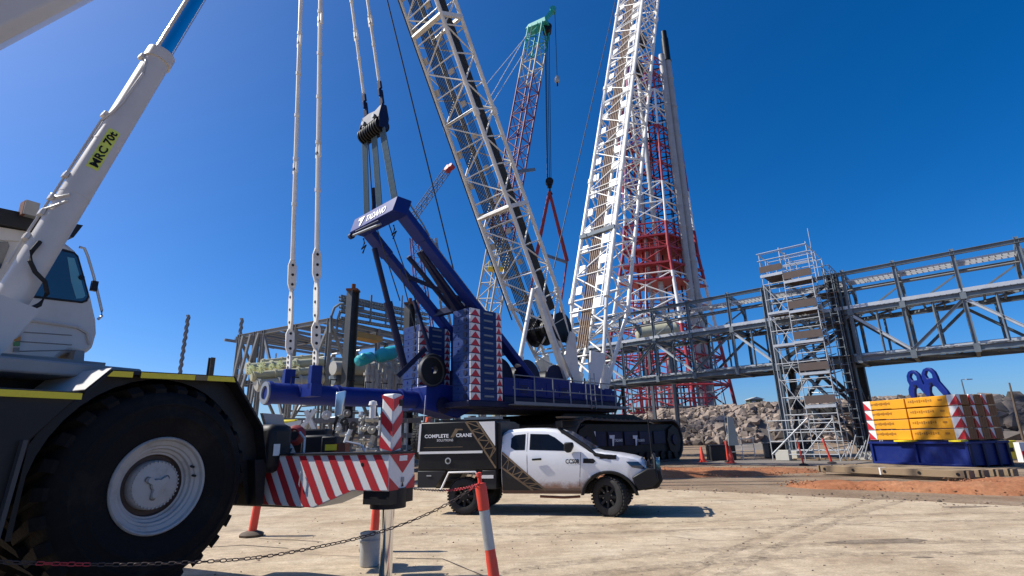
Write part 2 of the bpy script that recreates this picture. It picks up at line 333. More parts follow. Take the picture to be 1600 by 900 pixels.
def patch(cx, cy, rx, ry, seed):
    c = gnd(cx, cy); pts = []
    for i in range(40):
        t = 2 * math.pi * i / 40; k = 1 + .35 * noise.noise(V((math.cos(t) * 1.7, math.sin(t) * 1.7, seed)))
        pts.append((c.x + rx * k * math.cos(t), c.y + ry * k * math.sin(t)))
    b = MB(); b.add([V((p[0], p[1], .003)) for p in pts], [tuple(range(40))]); b.build('worn_patch', PATCH, pad, smooth=0)
patch(1375, 846, .78, .17, 1.0); patch(1510, 792, .5, .12, 2.0); patch(1440, 871, .14, .05, 4.0)
def mark_mat():
    m = bpy.data.materials.new('tyre_mark'); m.use_nodes = True; nt = m.node_tree; N = nt.nodes; L = nt.links; b = N['Principled BSDF']; b.inputs['Base Color'].default_value = (.16, .125, .085, 1); b.inputs['Roughness'].default_value = .95
    g = N.new('ShaderNodeNewGeometry'); n1 = N.new('ShaderNodeTexNoise'); n1.inputs['Scale'].default_value = 7; n1.inputs['Detail'].default_value = 8; n1.inputs['Roughness'].default_value = .75; L.new(g.outputs['Position'], n1.inputs['Vector'])
    r = N.new('ShaderNodeMapRange'); r.inputs[1].default_value = .42; r.inputs[2].default_value = .72; r.inputs[4].default_value = .55; L.new(n1.outputs['Fac'], r.inputs[0])
    t = N.new('ShaderNodeBsdfTransparent'); mx = N.new('ShaderNodeMixShader'); L.new(r.outputs[0], mx.inputs[0]); L.new(t.outputs[0], mx.inputs[1]); L.new(b.outputs[0], mx.inputs[2]); L.new(mx.outputs[0], N['Material Output'].inputs['Surface'])
    return m
MARK = mark_mat()
def tyre_mark(pts, w):
    P = [gnd(*q) for q in pts]; Q = []
    for i in range(len(P) - 1):
        p0_, p1_, p2_, p3_ = P[max(0, i - 1)], P[i], P[i + 1], P[min(len(P) - 1, i + 2)]
        for k in range(14): t_ = k / 14; Q.append(.5 * ((2 * p1_) + (p2_ - p0_) * t_ + (2 * p0_ - 5 * p1_ + 4 * p2_ - p3_) * t_ ** 2 + (3 * p1_ - p0_ - 3 * p2_ + p3_) * t_ ** 3))
    Q.append(P[-1]); b = MB(); vs = []
    for i, q in enumerate(Q):
        d = (Q[min(i + 1, len(Q) - 1)] - Q[max(0, i - 1)]).normalized(); s_ = V((-d.y, d.x, 0)) * (w / 2)
        vs += [V((q.x - s_.x, q.y - s_.y, .0025)), V((q.x + s_.x, q.y + s_.y, .0025))]
    b.add(vs, [(2 * i, 2 * i + 1, 2 * i + 3, 2 * i + 2) for i in range(len(Q) - 1)]); b.build('tyre_mark', MARK, pad, smooth=0)
for off in (0, 13): tyre_mark([(640, 822 + off), (850, 822 + off), (1100, 815 + off), (1350, 806 + off * .9), (1640, 800 + off * .9)], .24)
for off in (0, 22): tyre_mark([(780, 895 + off), (1000, 868 + off), (1250, 852 + off * .8), (1620, 845 + off * .8)], .27)
tyre_mark([(1050, 905), (1180, 845), (1300, 800), (1390, 775)], .22); tyre_mark([(1120, 905), (1230, 848), (1340, 803), (1420, 780)], .22)
# small stones scattered on the hardstand and the verge
def rock_mesh(b, c, s, seed, m=0, flat=.7):
    rnd = random.Random(seed); t = (1 + 5 ** .5) / 2
    vv = [(-1, t, 0), (1, t, 0), (-1, -t, 0), (1, -t, 0), (0, -1, t), (0, 1, t), (0, -1, -t), (0, 1, -t), (t, 0, -1), (t, 0, 1), (-t, 0, -1), (-t, 0, 1)]
    ff = [(0, 11, 5), (0, 5, 1), (0, 1, 7), (0, 7, 10), (0, 10, 11), (1, 5, 9), (5, 11, 4), (11, 10, 2), (10, 7, 6), (7, 1, 8), (3, 9, 4), (3, 4, 2), (3, 2, 6), (3, 6, 8), (3, 8, 9), (4, 9, 5), (2, 4, 11), (6, 2, 10), (8, 6, 7), (9, 8, 1)]
    a = rnd.random() * 6.28; ca, sa = math.cos(a), math.sin(a); sx, sy, sz = rnd.uniform(.7, 1.3), rnd.uniform(.6, 1.1), flat * rnd.uniform(.7, 1.2)
    vs = []
    for x, y, z in vv:
        k = s / 1.9 * rnd.uniform(.75, 1.2); x, y, z = x * k * sx, y * k * sy, z * k * sz
        vs.append((c[0] + x * ca - y * sa, c[1] + x * sa + y * ca, c[2] + z))
    b.add(vs, ff, m)
b = MB()
for i in range(900):
    t = random.uniform(-30, 42); q = p0 + ed * t + en * random.gauss(.25, .5); rock_mesh(b, (q.x, q.y, 0), random.uniform(.012, .05), i)
for i in range(700):
    q = V((random.uniform(-5, 9), random.uniform(3.5, 15), 0)); rock_mesh(b, (q.x, q.y, .002), random.choice((.008, .01, .014, .02)), 3000 + i)
b.build('loose_stones', mat('stone_chips', (.16, .12, .085), .9, var=.5, scale=7, island=.6), None, smooth=0, kind='stuff', label='small loose stones along the ragged edge of the hardstand', category='stones')
# red earth windrows
def berm(name, pts, w, h, seed, m, dens=.16):
    """a heap of loose earth along a line on the ground, with real relief"""
    P = [gnd(*q) for q in pts]; path = []
    for a, c in zip(P, P[1:]):
        n = max(2, int((c - a).length / dens)); path += [lerp(a, c, i / n) for i in range(n)]
    path.append(P[-1]); n = len(path); nw = 16; b = MB(); vs = []
    for i, q in enumerate(path):
        d = (path[min(i + 1, n - 1)] - path[max(0, i - 1)]).normalized(); s = V((-d.y, d.x, 0)); e_ = min(1, i / 7, (n - 1 - i) / 7)
        wl = w * (.8 + .4 * noise.noise(V((i * .09, seed, 0)))) * (.45 + .55 * e_)
        for k in range(nw + 1):
            x = -1 + 2 * k / nw; pr = max(0, 1 - x * x) ** .8; pp = q + s * (x * wl)
            z = pr * e_ * h * (.75 + .5 * noise.noise(V((i * .06, seed + 5, x)))) + (.16 * h * noise.noise(pp * 2.2 + V((seed, 0, 0))) + .09 * h * noise.noise(pp * 6)) * pr
            vs.append((pp.x, pp.y, z - .02 if 0 < k < nw and 0 < i < n - 1 else -.03))
    b.add(vs, [(i * (nw + 1) + k, i * (nw + 1) + k + 1, (i + 1) * (nw + 1) + k + 1, (i + 1) * (nw + 1) + k) for i in range(n - 1) for k in range(nw)])
    o = b.build(name, m, None, smooth=60); o['kind'] = 'structure'; return o
berm('earth_windrow', [(1226, 757), (1300, 760), (1400, 764), (1500, 767), (1700, 772)], 1.05, .36, 1.3, G_RED)
berm('earth_windrow', [(890, 745), (960, 745), (1060, 743), (1150, 741), (1225, 741)], 1.5, .30, 4.1, G_RED)
berm('earth_verge', [(940, 735), (1060, 734), (1200, 735), (1290, 737)], 2.2, .16, 8.0, G_RED)
berm('earth_verge', [(1480, 757), (1560, 755), (1700, 757)], 1.3, .25, 6.0, G_RED)
berm('earth_verge', [(560, 752), (640, 750), (760, 748), (880, 746)], 1.6, .22, 9.0, G_EARTH)
b = MB(); rnd = random.Random(21)
for (x0, y0, x1, y1, sp_) in ((1226, 757, 1640, 771, .9), (890, 745, 1225, 741, 1.2), (940, 735, 1290, 737, 1.8), (1500, 757, 1700, 757, 1.2)):
    a, c = gnd(x0, y0), gnd(x1, y1); dn = V((-(c - a).y, (c - a).x, 0)).normalized()
    for k in range(800): q = lerp(a, c, rnd.random()) + dn * rnd.gauss(0, sp_ * .6); rock_mesh(b, (q.x, q.y, rnd.uniform(0, .12)), rnd.uniform(.012, .032) * (2.4 if rnd.random() < .06 else 1), 70000 + k, flat=.7)
b.build('earth_clods', mat('clod_earth', (.27, .125, .06), .95, var=.4, scale=6, island=.45), None, smooth=0, kind='stuff', label='loose red earth clods strewn along the verge', category='earth clods')
# rubble bank, a quarried slope of broken rock behind everything on the right
def bank(name, pts, hs, width, m):
    b = MB(); n = len(pts); vs = []; nw = 8; dense = []
    for i in range(n - 1):
        for k in range(10): dense.append((lerp(pts[i], pts[i + 1], k / 10), hs[i] + (hs[i + 1] - hs[i]) * k / 10))
    dense.append((V(pts[-1]), hs[-1])); N_ = len(dense)
    for i, (q, h) in enumerate(dense):
        d = (dense[min(i + 1, N_ - 1)][0] - dense[max(0, i - 1)][0]).normalized(); s = V((d.y, -d.x, 0)); s = s if s.y < 0 else -s
        for k in range(nw + 1):
            x = k / nw; pp = q + s * (width * (1 - x)); z = h * min(1, x * 1.6) ** .8 + .35 * noise.noise(pp * .35) * (x > 0)
            vs.append((pp.x, pp.y, max(-.05, z) if k else -.05))
    b.add(vs, [(i * (nw + 1) + k, i * (nw + 1) + k + 1, (i + 1) * (nw + 1) + k + 1, (i + 1) * (nw + 1) + k) for i in range(N_ - 1) for k in range(nw)])
    o = b.build(name, m, None, smooth=60); o['kind'] = 'structure'
    return dense
def rubble(name, dense, width, num, smin, smax, seed, m, label):
    rnd = random.Random(seed); b = MB()
    for i in range(num):
        k = rnd.randrange(len(dense) - 1); q, h = dense[k]; q2 = dense[k + 1][0]; q = lerp(q, q2, rnd.random())
        d = (q2 - dense[k][0]).normalized(); s = V((d.y, -d.x, 0)); s = s if s.y < 0 else -s
        x = rnd.random(); pp = q + s * (width * (1 - x)); z = h * min(1, x * 1.6) ** .8 + .35 * noise.noise(pp * .35)
        rock_mesh(b, (pp.x, pp.y, z), smin * .7 + (smax * 1.5 - smin * .7) * rnd.random() ** 2.2, seed * 9999 + i, flat=.8)
    b.build(name, m, None, smooth=0, kind='stuff', label=label, category='rocks')
d1 = bank('rock_bank', [V((12, 96, 0)), V((24, 92, 0)), V((38, 88, 0)), V((50, 88, 0)), V((66, 88, 0))], [3.2, 5.0, 5.4, 5.8, 6.2], 9, ROCKD)
rubble('rock_rubble', d1, 9, 9000, .30, .72, 3, ROCK, 'bank of broken brown rubble below the red and white tower')
d2 = bank('rock_bank', [V((48, 78, 0)), V((66, 74, 0)), V((90, 70, 0)), V((120, 66, 0))], [4.0, 4.6, 4.6, 4.5], 8, ROCKD)
rubble('rock_rubble', d2, 8, 2600, .5, 1.3, 5, ROCKD, 'dark quarried rock face behind the yellow ballast stack')
berm('gravel_ramp', [(1098, 690), (1160, 687), (1215, 684), (1260, 682)], 9, 2.0, 3.0, G_RAMP, dens=1.2)
berm('gravel_ramp', [(1100, 702), (1170, 701), (1240, 702)], 5, .9, 5.0, G_ROAD, dens=.8)
# low hills on the horizon
def hills(name, Y0, x0, x1, base, amp, seed, m, depth=60):
    n = 220; b = MB(); vs = []; nw = 6
    for i in range(n + 1):
        X = x0 + (x1 - x0) * i / n
        h = base + amp * (noise.noise(V((X * .012, seed, 0))) + .45 * noise.noise(V((X * .05, seed, 3))) + .2 * noise.noise(V((X * .2, seed, 7))))
        for k in range(nw + 1):
            x = k / nw; vs.append((X, Y0 + depth * x, -1 if k == 0 else h * min(1, x * 1.2) + 1.6 * noise.noise(V((X * .06, x * 5, seed)))))
    b.add(vs, [(i * (nw + 1) + k, i * (nw + 1) + k + 1, (i + 1) * (nw + 1) + k + 1, (i + 1) * (nw + 1) + k) for i in range(n) for k in range(nw)])
    o = b.build(name, m, None, smooth=60); o['kind'] = 'structure'
HILL = ground_mat('hill_earth', [(.10, .05, .03), (.16, .085, .05), (.22, .14, .085)], streak=(.05, .05), fine=.5, blot=.6, bump=.5, dark=((.05, .05, .03), .25, .8))
hills('hill', 260, -700, 700, 11.0, 5.0, 2.2, HILL)
b = MB(); rnd = random.Random(4)
for i in range(520):
    X = rnd.uniform(60, 330); Yb = rnd.uniform(150, 290)
    for k in range(7): rock_mesh(b, (X + rnd.gauss(0, .8), Yb + rnd.gauss(0, .8), (13.5 if Yb > 255 else 1.2) + rnd.uniform(-.5, 1.2)), rnd.uniform(.6, 1.3), i * 20 + k)
b.build('scrub', SCRUB, None, smooth=0, kind='stuff', label='sparse dark scrub along the far ridge', category='scrub')

# ================================================================== PIPE RACK
ro = gnd(1240, 717); ro = V((ro.x, ro.y, 0)); th = R_(49)
rd = V((-math.sin(th), math.cos(th), 0)); rw = V((math.cos(th), math.sin(th), 0))
def RK(t, w, z): return ro + rd * t + rw * w + Z * z
def rt_of(px, z):   # distance along the rack's near plane of the photo column px at height z
    lo, hi = -30, 40
    for _ in range(40):
        mid = (lo + hi) / 2; d = RK(mid, 0, z) - CAMP; x = 800 + FPX * d.dot(cr) / d.dot(fw)
        if x > px: lo = mid
        else: hi = mid
    return lo
ZT, ZM, ZB, RWID = 11.15, 8.7, 5.75, 3.4
rack = thing('pipe_rack', 'long galvanised steel pipe rack raised high above the ground on trestles', 'pipe rack', RK(0, 0, 0))
posts = [rt_of(x, ZT) for x in (968, 1018, 1073, 1136)] + [0.1] + [rt_of(1316, ZT), rt_of(1395, ZT), rt_of(1487, ZT), rt_of(1588, ZT)]
sp = posts[-2] - posts[-1]; posts += [posts[-1] - sp, posts[-1] - 2 * sp]; posts = [posts[0] + 3.2, *posts]; posts.insert(0, posts[0] + 3.2)
ends = (posts[0], posts[-1])
for side, w in ((0, 0.0), (1, RWID)):
    for z, h in ((ZT, .22), (ZM, .28), (ZB, .32)):
        zz = z - (.35 if side and z == ZT else 0)
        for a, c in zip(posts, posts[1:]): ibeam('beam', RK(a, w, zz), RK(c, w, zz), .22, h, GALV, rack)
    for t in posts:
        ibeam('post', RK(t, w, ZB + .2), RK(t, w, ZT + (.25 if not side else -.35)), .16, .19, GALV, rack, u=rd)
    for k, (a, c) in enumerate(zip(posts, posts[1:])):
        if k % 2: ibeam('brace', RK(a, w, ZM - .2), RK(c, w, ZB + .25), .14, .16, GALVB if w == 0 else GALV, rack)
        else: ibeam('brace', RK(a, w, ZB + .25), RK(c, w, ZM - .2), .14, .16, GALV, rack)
for t in posts:
    for z in (ZB, ZM): ibeam('cross_beam', RK(t, .1, z - .05), RK(t, RWID - .1, z - .05), .18, .3, GALV, rack)
    beam('rafter', RK(t, .1, ZT), RK(t, RWID * .62, ZT - .15), .16, .26, GALV, rack)
    beam('rafter', RK(t, RWID * .62, ZT - .15), RK(t, RWID, ZT - .95), .16, .26, GALV, rack)
    beam('knee_brace', RK(t, .1, ZT - .9), RK(t, .8, ZT - .12), .08, .1, GALV, rack)
    for z in (ZM, ZB): beam('gusset_plate', RK(t, -.115, z - .24), RK(t, -.115, z + .24), .02, .28, GALV, rack, u=rd)
for a, c in zip(posts, posts[1:]):
    n = 3
    for k in range(1, n):
        t = a + (c - a) * k / n
        for z in (ZM + .05, ZB + .05): beam('cross_beam', RK(t, .12, z), RK(t, RWID - .12, z), .1, .14, GALV, rack)
    beam('brace', RK(a, .15, ZB - .1), RK(c, RWID - .15, ZB - .1), .1, .12, GALV, rack); beam('brace', RK(a, RWID - .15, ZM - .1), RK(c, .15, ZM - .1), .1, .12, GALV, rack)
    # cable ladders with rungs under the roof line, tray on the mid deck
    for w, z, m_ in ((.55, ZT - .42, GALVB), (1.3, ZT - .42, GALVB), (.5, ZM + .30, GALVB), (.5, ZB + .30, GALVB)):
        b = MB()
        for s in (-.22, .22): b.beam(RK(a - .05, w + s, z), RK(c + .05, w + s, z), .03, .11)
        nr = 10
        for k in range(nr):
            t = a + (c - a) * (k + .5) / nr; b.beam(RK(t, w - .2, z), RK(t, w + .2, z), .05, .03)
        b.build('cable_ladder', m_, rack, smooth=0)
    for w, z, r, m_ in ((1.5, ZM + .38, .16, GALVB), (2.1, ZM + .36, .13, PIPE), (2.7, ZM + .34, .11, GALVB), (1.4, ZB + .38, .14, GALVB), (2.3, ZB + .4, .17, PIPE)):
        rod('pipe', RK(a, w, z), RK(c, w, z), r, m_, rack)
    beam('toe_board', RK(a - .05, -.13, ZM + .26), RK(c + .05, -.13, ZM + .26), .02, .2, GALVB, rack)
    # short bright offcuts of sheet on the lower flange
    for k in range(3):
        t = a + (c - a) * random.uniform(.1, .8); beam('sheet_cap', RK(t, -.02, ZB + .23), RK(t + (c - a) * .14, -.02, ZB + .23), .3, .03, GALVB, rack)
for k, (a, c) in enumerate(zip(posts, posts[1:])):
    mid = (a + c) / 2
    for w in (0.0, RWID): beam('brace', RK(mid, w, ZM - .15), RK(mid, w, ZB + .2), .09, .1, GALV, rack)
    beam('brace', RK(a, RWID, ZM + .2), RK(c, RWID, ZT - .5), .08, .1, GALV, rack)
    for w, z, r in ((.9, ZM + .28, .07), (1.15, ZM + .28, .05), (1.8, ZB + .3, .08), (2.7, ZB + .3, .07), (3.0, ZB + .55, .05), (2.4, ZT - .6, .05)): rod('small_pipe', RK(a, w, z), RK(c, w, z), r, STEELM if r < .06 else GALVB, rack)
    for f in (.25, .5, .75): t = a + (c - a) * f; beam('pipe_shoe', RK(t, 1.0, ZB + .15), RK(t, 2.9, ZB + .15), .1, .12, STEELD, rack)
# trestles: A braced legs under the rack
def trestle(ta, tc):
    for w in (0.0, RWID):
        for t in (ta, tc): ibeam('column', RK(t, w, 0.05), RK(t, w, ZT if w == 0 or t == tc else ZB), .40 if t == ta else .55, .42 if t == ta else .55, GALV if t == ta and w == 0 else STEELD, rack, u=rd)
        mid = (ta + tc) / 2
        for z0, z1 in ((.3, ZB * .5), (ZB * .5, ZB - .2)):
            beam('brace', RK(ta, w, z0), RK(mid, w, z1), .22, .22, STEELD, rack); beam('brace', RK(tc, w, z0), RK(mid, w, z1), .22, .22, STEELD, rack)
        beam('brace', RK(ta, w, ZB * .5), RK(tc, w, ZB * .5), .22, .24, STEELD, rack)
        for z0, z1 in ((ZB, ZM), (ZM, ZT - .3)):
            beam('brace', RK(ta, w, z0), RK(tc, w, z1), .18, .2, STEELD, rack)
    for t in (ta, tc):
        beam('brace', RK(t, 0, .4), RK(t, RWID, ZB * .5), .2, .2, STEELD, rack); beam('brace', RK(t, RWID, ZB * .5), RK(t, 0, ZB - .2), .2, .2, STEELD, rack); beam('brace', RK(t, 0, ZB * .5), RK(t, RWID, ZB * .5), .2, .2, STEELD, rack)
        for w in (0.0, RWID): bx('footing', CONC, rack, RK(t, w, .22), rd * .9, rw * .9, Z * .5, bevel=.02)
trestle(0.1, rt_of(1330, 5.0))
tl = rt_of(940, ZB)
for w in (0.0, RWID):
    for t in (tl, tl + 2.6): ibeam('column', RK(t, w, 0), RK(t, w, ZB), .22, .24, STEELD, rack, u=rd)
    beam('brace', RK(tl, w, .3), RK(tl + 2.6, w, ZB - .3), .14, .14, STEELD, rack); beam('brace', RK(tl + 2.6, w, .3), RK(tl, w, ZB - .3), .14, .14, STEELD, rack)

# ------------------------------------------------------------------ scaffold stair tower in front of the trestle
scf = thing('scaffold_tower', 'tube scaffold stair tower with timber landings wrapped round the rack trestle', 'scaffold', RK(-1.5, -.8, 0))
t1 = rt_of(1330, 5.0); ST = [-.35, t1 * .40, t1 * .80]; SW = [-1.75, -.35]
ZS = 13.0; lifts = [1.1 + 1.95 * k for k in range(6)]
for i, t in enumerate(ST):
    for w in SW: rod('standard', RK(t, w, .05), RK(t, w, ZS + (.25 if i else 0)), .032, GALVB, scf)
for t in (t1 * 1.02, t1 * .92):
    for w in (-.9, -.2, .7, 1.6): rod('standard', RK(t, w, .05), RK(t, w, 11.6), .03, GALV, scf)
zl = .55; nl = 0
while zl < ZS + .1:
    for w in SW:
        for a, c in zip(ST, ST[1:]):
            if nl % 2 == 0 or a != ST[0]: rod('ledger', RK(a, w, zl), RK(c, w, zl), .026, GALVB, scf)
    for t in ST:
        if nl % 2 == 0: rod('transom', RK(t, SW[0], zl), RK(t, SW[1], zl), .026, GALVB, scf)
    if zl < 11.5:
        for t in (t1 * 1.02, t1 * .92):
            for a, c in ((-.9, -.2), (-.2, .7), (.7, 1.6)): rod('ledger', RK(t, a, zl + .2), RK(t, c, zl + .2), .024, GALV, scf)
        for w in (-.9, .7): rod('transom', RK(t1 * 1.02, w, zl + .2), RK(t1 * .92, w, zl + .2), .024, GALV, scf)
    zl += .52; nl += 1
PLK = GALVB
for k, z in enumerate(lifts[1:]):
    # stair tower landings on the right half
    if z > 2.6:
        b = MB()
        for q in range(5): b.beam(RK(ST[1] - .02, SW[0] + .12 + q * .27, z), RK(ST[2] + .02, SW[0] + .12 + q * .27, z), .25, .06)
        b.build('landing', PLANK, scf, smooth=0)
        beam('fascia', RK(ST[1], SW[0] - .05, z), RK(ST[2], SW[0] - .05, z), .03, .16, GALVB, scf)
        beam('toe_board', RK(ST[1], SW[0] - .055, z + .42), RK(ST[2], SW[0] - .055, z + .42), .025, .46, PLANK, scf)
        b = MB()
        z2 = z - 1.95
        for s in (-.55, .0): b.beam(RK(ST[1] - .1, -.75 + s, z), RK(ST[2] + .1, -.75 + s, z2 + .1), .04, .14)
        for q in range(8):
            f = (q + .5) / 8; p = lerp(RK(ST[1] - .1, -1.02, z), RK(ST[2] + .1, -1.02, z2 + .1), f); b.box(p, rw * .56, rd * .2, Z * .03)
        b.build('stair', GALV, scf, smooth=0)
for z in (6.9, 9.0):
    bx('landing', PLANK, scf, RK((ST[0] + ST[1]) / 2, -1.05, z), rd * (ST[0] - ST[1]), rw * 1.4, Z * .06); beam('fascia', RK(ST[0], SW[0] - .05, z), RK(ST[1], SW[0] - .05, z), .03, .15, GALVB, scf)
z = 11.55
bx('landing', PLANK, scf, RK((ST[0] + ST[1]) / 2, -.6, z), rd * (ST[0] - ST[1]), rw * 2.4, Z * .08)
beam('fascia', RK(ST[0] + .1, SW[0] - .05, z - .02), RK(ST[1], SW[0] - .05, z - .02), .03, .18, GALVB, scf)
beam('toe_board', RK(ST[0] + .1, SW[0] - .07, z + .42), RK(ST[1], SW[0] - .07, z + .42), .03, .42, PLANK, scf)
for w in (-1.8, .6, 2.6):
    for z in (12.6, 13.1): rod('guard_rail', RK(ST[0] + .15, w, z), RK(ST[2] + .0, w, z), .026, GALVB, scf)
for t in (ST[0] + .1, ST[1], ST[2]):
    for z in (12.6, 13.1): rod('guard_rail', RK(t, -1.8, z), RK(t, 2.6, z), .026, GALVB, scf)
    for w in (.6, 2.6): rod('standard', RK(t, w, 11.3), RK(t, w, 13.2), .028, GALVB, scf)
rod('standard', RK(ST[2], -.2, 12.4), RK(ST[2], -.2, 14.6), .02, GALVB, scf)
for k, (za, zb) in enumerate(((10.9, 8.9), (8.9, 6.9), (6.9, 4.9), (4.9, 2.9))):
    rod('brace', RK(ST[0], SW[0] - .04, za), RK(ST[1], SW[0] - .04, zb), .026, GALVB, scf)
    rod('brace', RK(ST[0], SW[1], zb), RK(ST[1], SW[1], za), .026, GALVB, scf); rod('brace', RK(ST[2], SW[0], za - .3), RK(ST[2], SW[1], zb - .3), .024, GALVB, scf)
for k in range(26):   # access tubes, ties and half-landings crowded inside the trestle
    rr_ = random.Random(k + 500); z = .6 + k * .42; t_a, t_b = rr_.uniform(t1 * .25, t1 * .6), rr_.uniform(t1 * .7, t1 * 1.05); rod('tie_tube', RK(t_a, rr_.uniform(-1.6, 1.0), z), RK(t_b, rr_.uniform(-1.2, 1.8), z + rr_.uniform(-.7, .7)), .026, GALVB if k % 3 else STEELD, scf)
for k in range(5): bx('half_landing', PLANK, scf, RK(t1 * .9, .4, 2.0 + k * 2.0), rd * abs(t1) * .28, rw * 1.6, Z * .06)
# wide braced base bay
tb0, tb1 = ST[0] + .9, ST[2] + .2
for z in (.35, 1.1, 1.75, 2.3):
    rod('ledger', RK(tb0, -2.3, z), RK(tb1, -2.3, z), .028, GALVB, scf)
for t in (tb0, (tb0 + tb1) / 2, tb1): rod('standard', RK(t, -2.3, 0), RK(t, -2.3, 2.5), .03, GALVB, scf)
rod('brace', RK(tb0, -2.34, .35), RK((tb0 + tb1) / 2 - .5, -2.34, 2.4), .045, GALVB, scf); rod('brace', RK((tb0 + tb1) / 2, -2.3, .35), RK(tb1, -2.3, 2.3), .028, GALVB, scf); rod('brace', RK(tb1, -2.3, .35), RK((tb0 + tb1) / 2, -2.3, 2.3), .028, GALVB, scf)
for q in range(9): rod('kicker', RK(tb1 - q * .22, -2.1, .1), RK(tb1 - q * .22 - .5, -2.1, .8 + .3 * (q % 3)), .024, GALVB, scf)
bx('footing', CONC, scf, RK(ST[0] + .35, -2.1, .3), rd * .75, rw * .5, Z * .6, bevel=.02)
for t in ST:
    for w in SW: bx('sole_board', TIMBER, scf, RK(t, w, .03), rd * .5, rw * .25, Z * .06)

# ================================================================== FLARE TOWER, red and white banded
FY = 98.0
flare = thing('flare_tower', 'tall red and white lattice tower carrying pale riser pipes behind the rack', 'flare tower', V((at(1040, 660, FY).x, FY, 0)))
ftop = {'front': [(1090, 642), (1042, 380)], }
fl_f0, fl_f1 = at(1090, 642, FY - 8), at(1043, 378, FY - 3.5)
fl_r0, fl_r1 = at(1157, 645, FY + 3), at(1088, 385, FY + 2.5)
fl_l0, fl_l1 = at(925, 640, FY - 1), at(975, 385, FY - 1)
fl_b0 = fl_l0 + fl_r0 - fl_f0; fl_b1 = fl_l1 + fl_r1 - fl_f1
for p in (fl_f0, fl_r0, fl_l0, fl_b0): p.z = 0
zz1 = fl_f1.z
for p in (fl_r1, fl_l1, fl_b1): p.z = zz1
TB = [fl_f0, fl_r0, fl_b0, fl_l0]; TM = [fl_f1, fl_r1, fl_b1, fl_l1]
cM = sum(TM, V()) / 4; htop = at(1030, 95, FY).z
TT = [V((cM.x + (p.x - cM.x) * .62, cM.y + (p.y - cM.y) * .62, htop)) for p in TM]
sh = at(1027, 100, FY).x - sum((p.x for p in TT)) / 4
for p in TT: p.x += sh * .5
zy = lambda y: at(1045, y, FY - 2).z
bands = [(0, zy(525), REDST), (zy(525), zy(440), WHITE), (zy(440), zy(362), REDST), (zy(362), zy(287), WHITE), (zy(287), zy(205), REDST), (zy(205), zy(150), WHITE), (zy(150), htop + 1, REDST)]
def fl_at(i, z): return lerp(TB[i], TM[i], z / zz1) if z <= zz1 else lerp(TM[i], TT[i], (z - zz1) / (htop - zz1))
levels = []
z = 0
while z < htop - 1: levels.append(z); z += 5.2 if z < zz1 else 4.4
levels.append(htop)
def band(z):
    for a, c, m_ in bands:
        if a <= z < c: return m_
    return REDST
for a, c in zip(levels, levels[1:]):
    m_ = band((a + c) / 2); r = .34 if a < zz1 else .24
    for i in range(4):
        j = (i + 1) % 4; rod('leg', fl_at(i, a), fl_at(i, c), r, m_, flare)
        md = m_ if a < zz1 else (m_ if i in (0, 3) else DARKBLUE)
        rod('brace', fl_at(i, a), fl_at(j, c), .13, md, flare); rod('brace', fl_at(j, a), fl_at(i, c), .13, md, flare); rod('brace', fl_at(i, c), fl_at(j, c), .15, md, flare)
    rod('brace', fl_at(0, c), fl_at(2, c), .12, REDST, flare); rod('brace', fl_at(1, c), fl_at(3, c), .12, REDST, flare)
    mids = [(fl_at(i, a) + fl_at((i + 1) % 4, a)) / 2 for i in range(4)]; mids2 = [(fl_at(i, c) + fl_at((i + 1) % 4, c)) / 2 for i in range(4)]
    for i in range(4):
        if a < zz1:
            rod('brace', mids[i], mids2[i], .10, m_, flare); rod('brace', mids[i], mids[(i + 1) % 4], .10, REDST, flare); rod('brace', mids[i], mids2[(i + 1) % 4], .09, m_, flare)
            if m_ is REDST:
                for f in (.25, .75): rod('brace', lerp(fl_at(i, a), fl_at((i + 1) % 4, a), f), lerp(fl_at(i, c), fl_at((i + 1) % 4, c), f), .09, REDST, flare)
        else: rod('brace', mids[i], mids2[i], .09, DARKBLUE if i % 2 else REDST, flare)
# dark red access platform
pz = zz1 - 1.0
for z in (pz, pz - 3.2, pz + 2.6, pz - 6.5):
    b = MB(); P4 = [fl_at(i, z) for i in range(4)]; c4 = sum(P4, V()) / 4; P5 = [c4 + (p - c4) * 1.06 for p in P4]
    b.prism(P5, Z * .35); b.build('platform', REDST, flare)
for i in range(4):
    a, c = fl_at(i, pz), fl_at((i + 1) % 4, pz)
    for k in range(5): p = lerp(a, c, k / 5); rod('platform_post', p - Z * 3.2, p + Z * 1.3, .07, REDST, flare)
    for h in (.7, 1.3): rod('guard_rail', a + Z * h, c + Z * h, .06, REDST, flare)
def riser(pb, yt, Yd, r, m_, tip=False):
    p = at(*pb, Yd); top = None
    zt = at(pb[0], yt, Yd).z; p0 = V((p.x, Yd, 0)); p1 = V((p.x, Yd, zt))
    b = MB().tube(p0, p1, r, n=14); z = 6
    while z < zt - 3: b.tube((p.x, Yd, z), (p.x, Yd, z + .35), r * 1.12, n=14); z += 7.0
    o = b.build('riser_pipe', m_, flare)
    if tip: MB().tube(p1, p1 + Z * .1, r * 1.15, n=14).tube(p1 + Z * .1, p1 + Z * 6, r * 1.0, n=14).tube(p1 + Z * 6, p1 + Z * 8, r * .8, n=14).build('flare_tip', BLACK, flare)
PIPEW = mat('pale_riser', (.40, .40, .39), .5, var=.2, scale=.6, dirt=(.22, .21, .2), damt=.6, dscale=.4)
riser((1106, 600), 95, FY + 0, .78, PIPEW, True); riser((1084, 500), 85, FY - 1, .66, PIPEW); riser((1036, 480), 60, FY - 2, .5, PIPEW); riser((1019, 480), 120, FY - 1, .36, PIPEW)
for px in (1044, 1054, 1069, 1076): riser((px, 480), 150, FY + 1.5, .16, DARKBLUE)
for px in (990, 1002, 1012): riser((px, 480), 150, FY, .2, REDST)
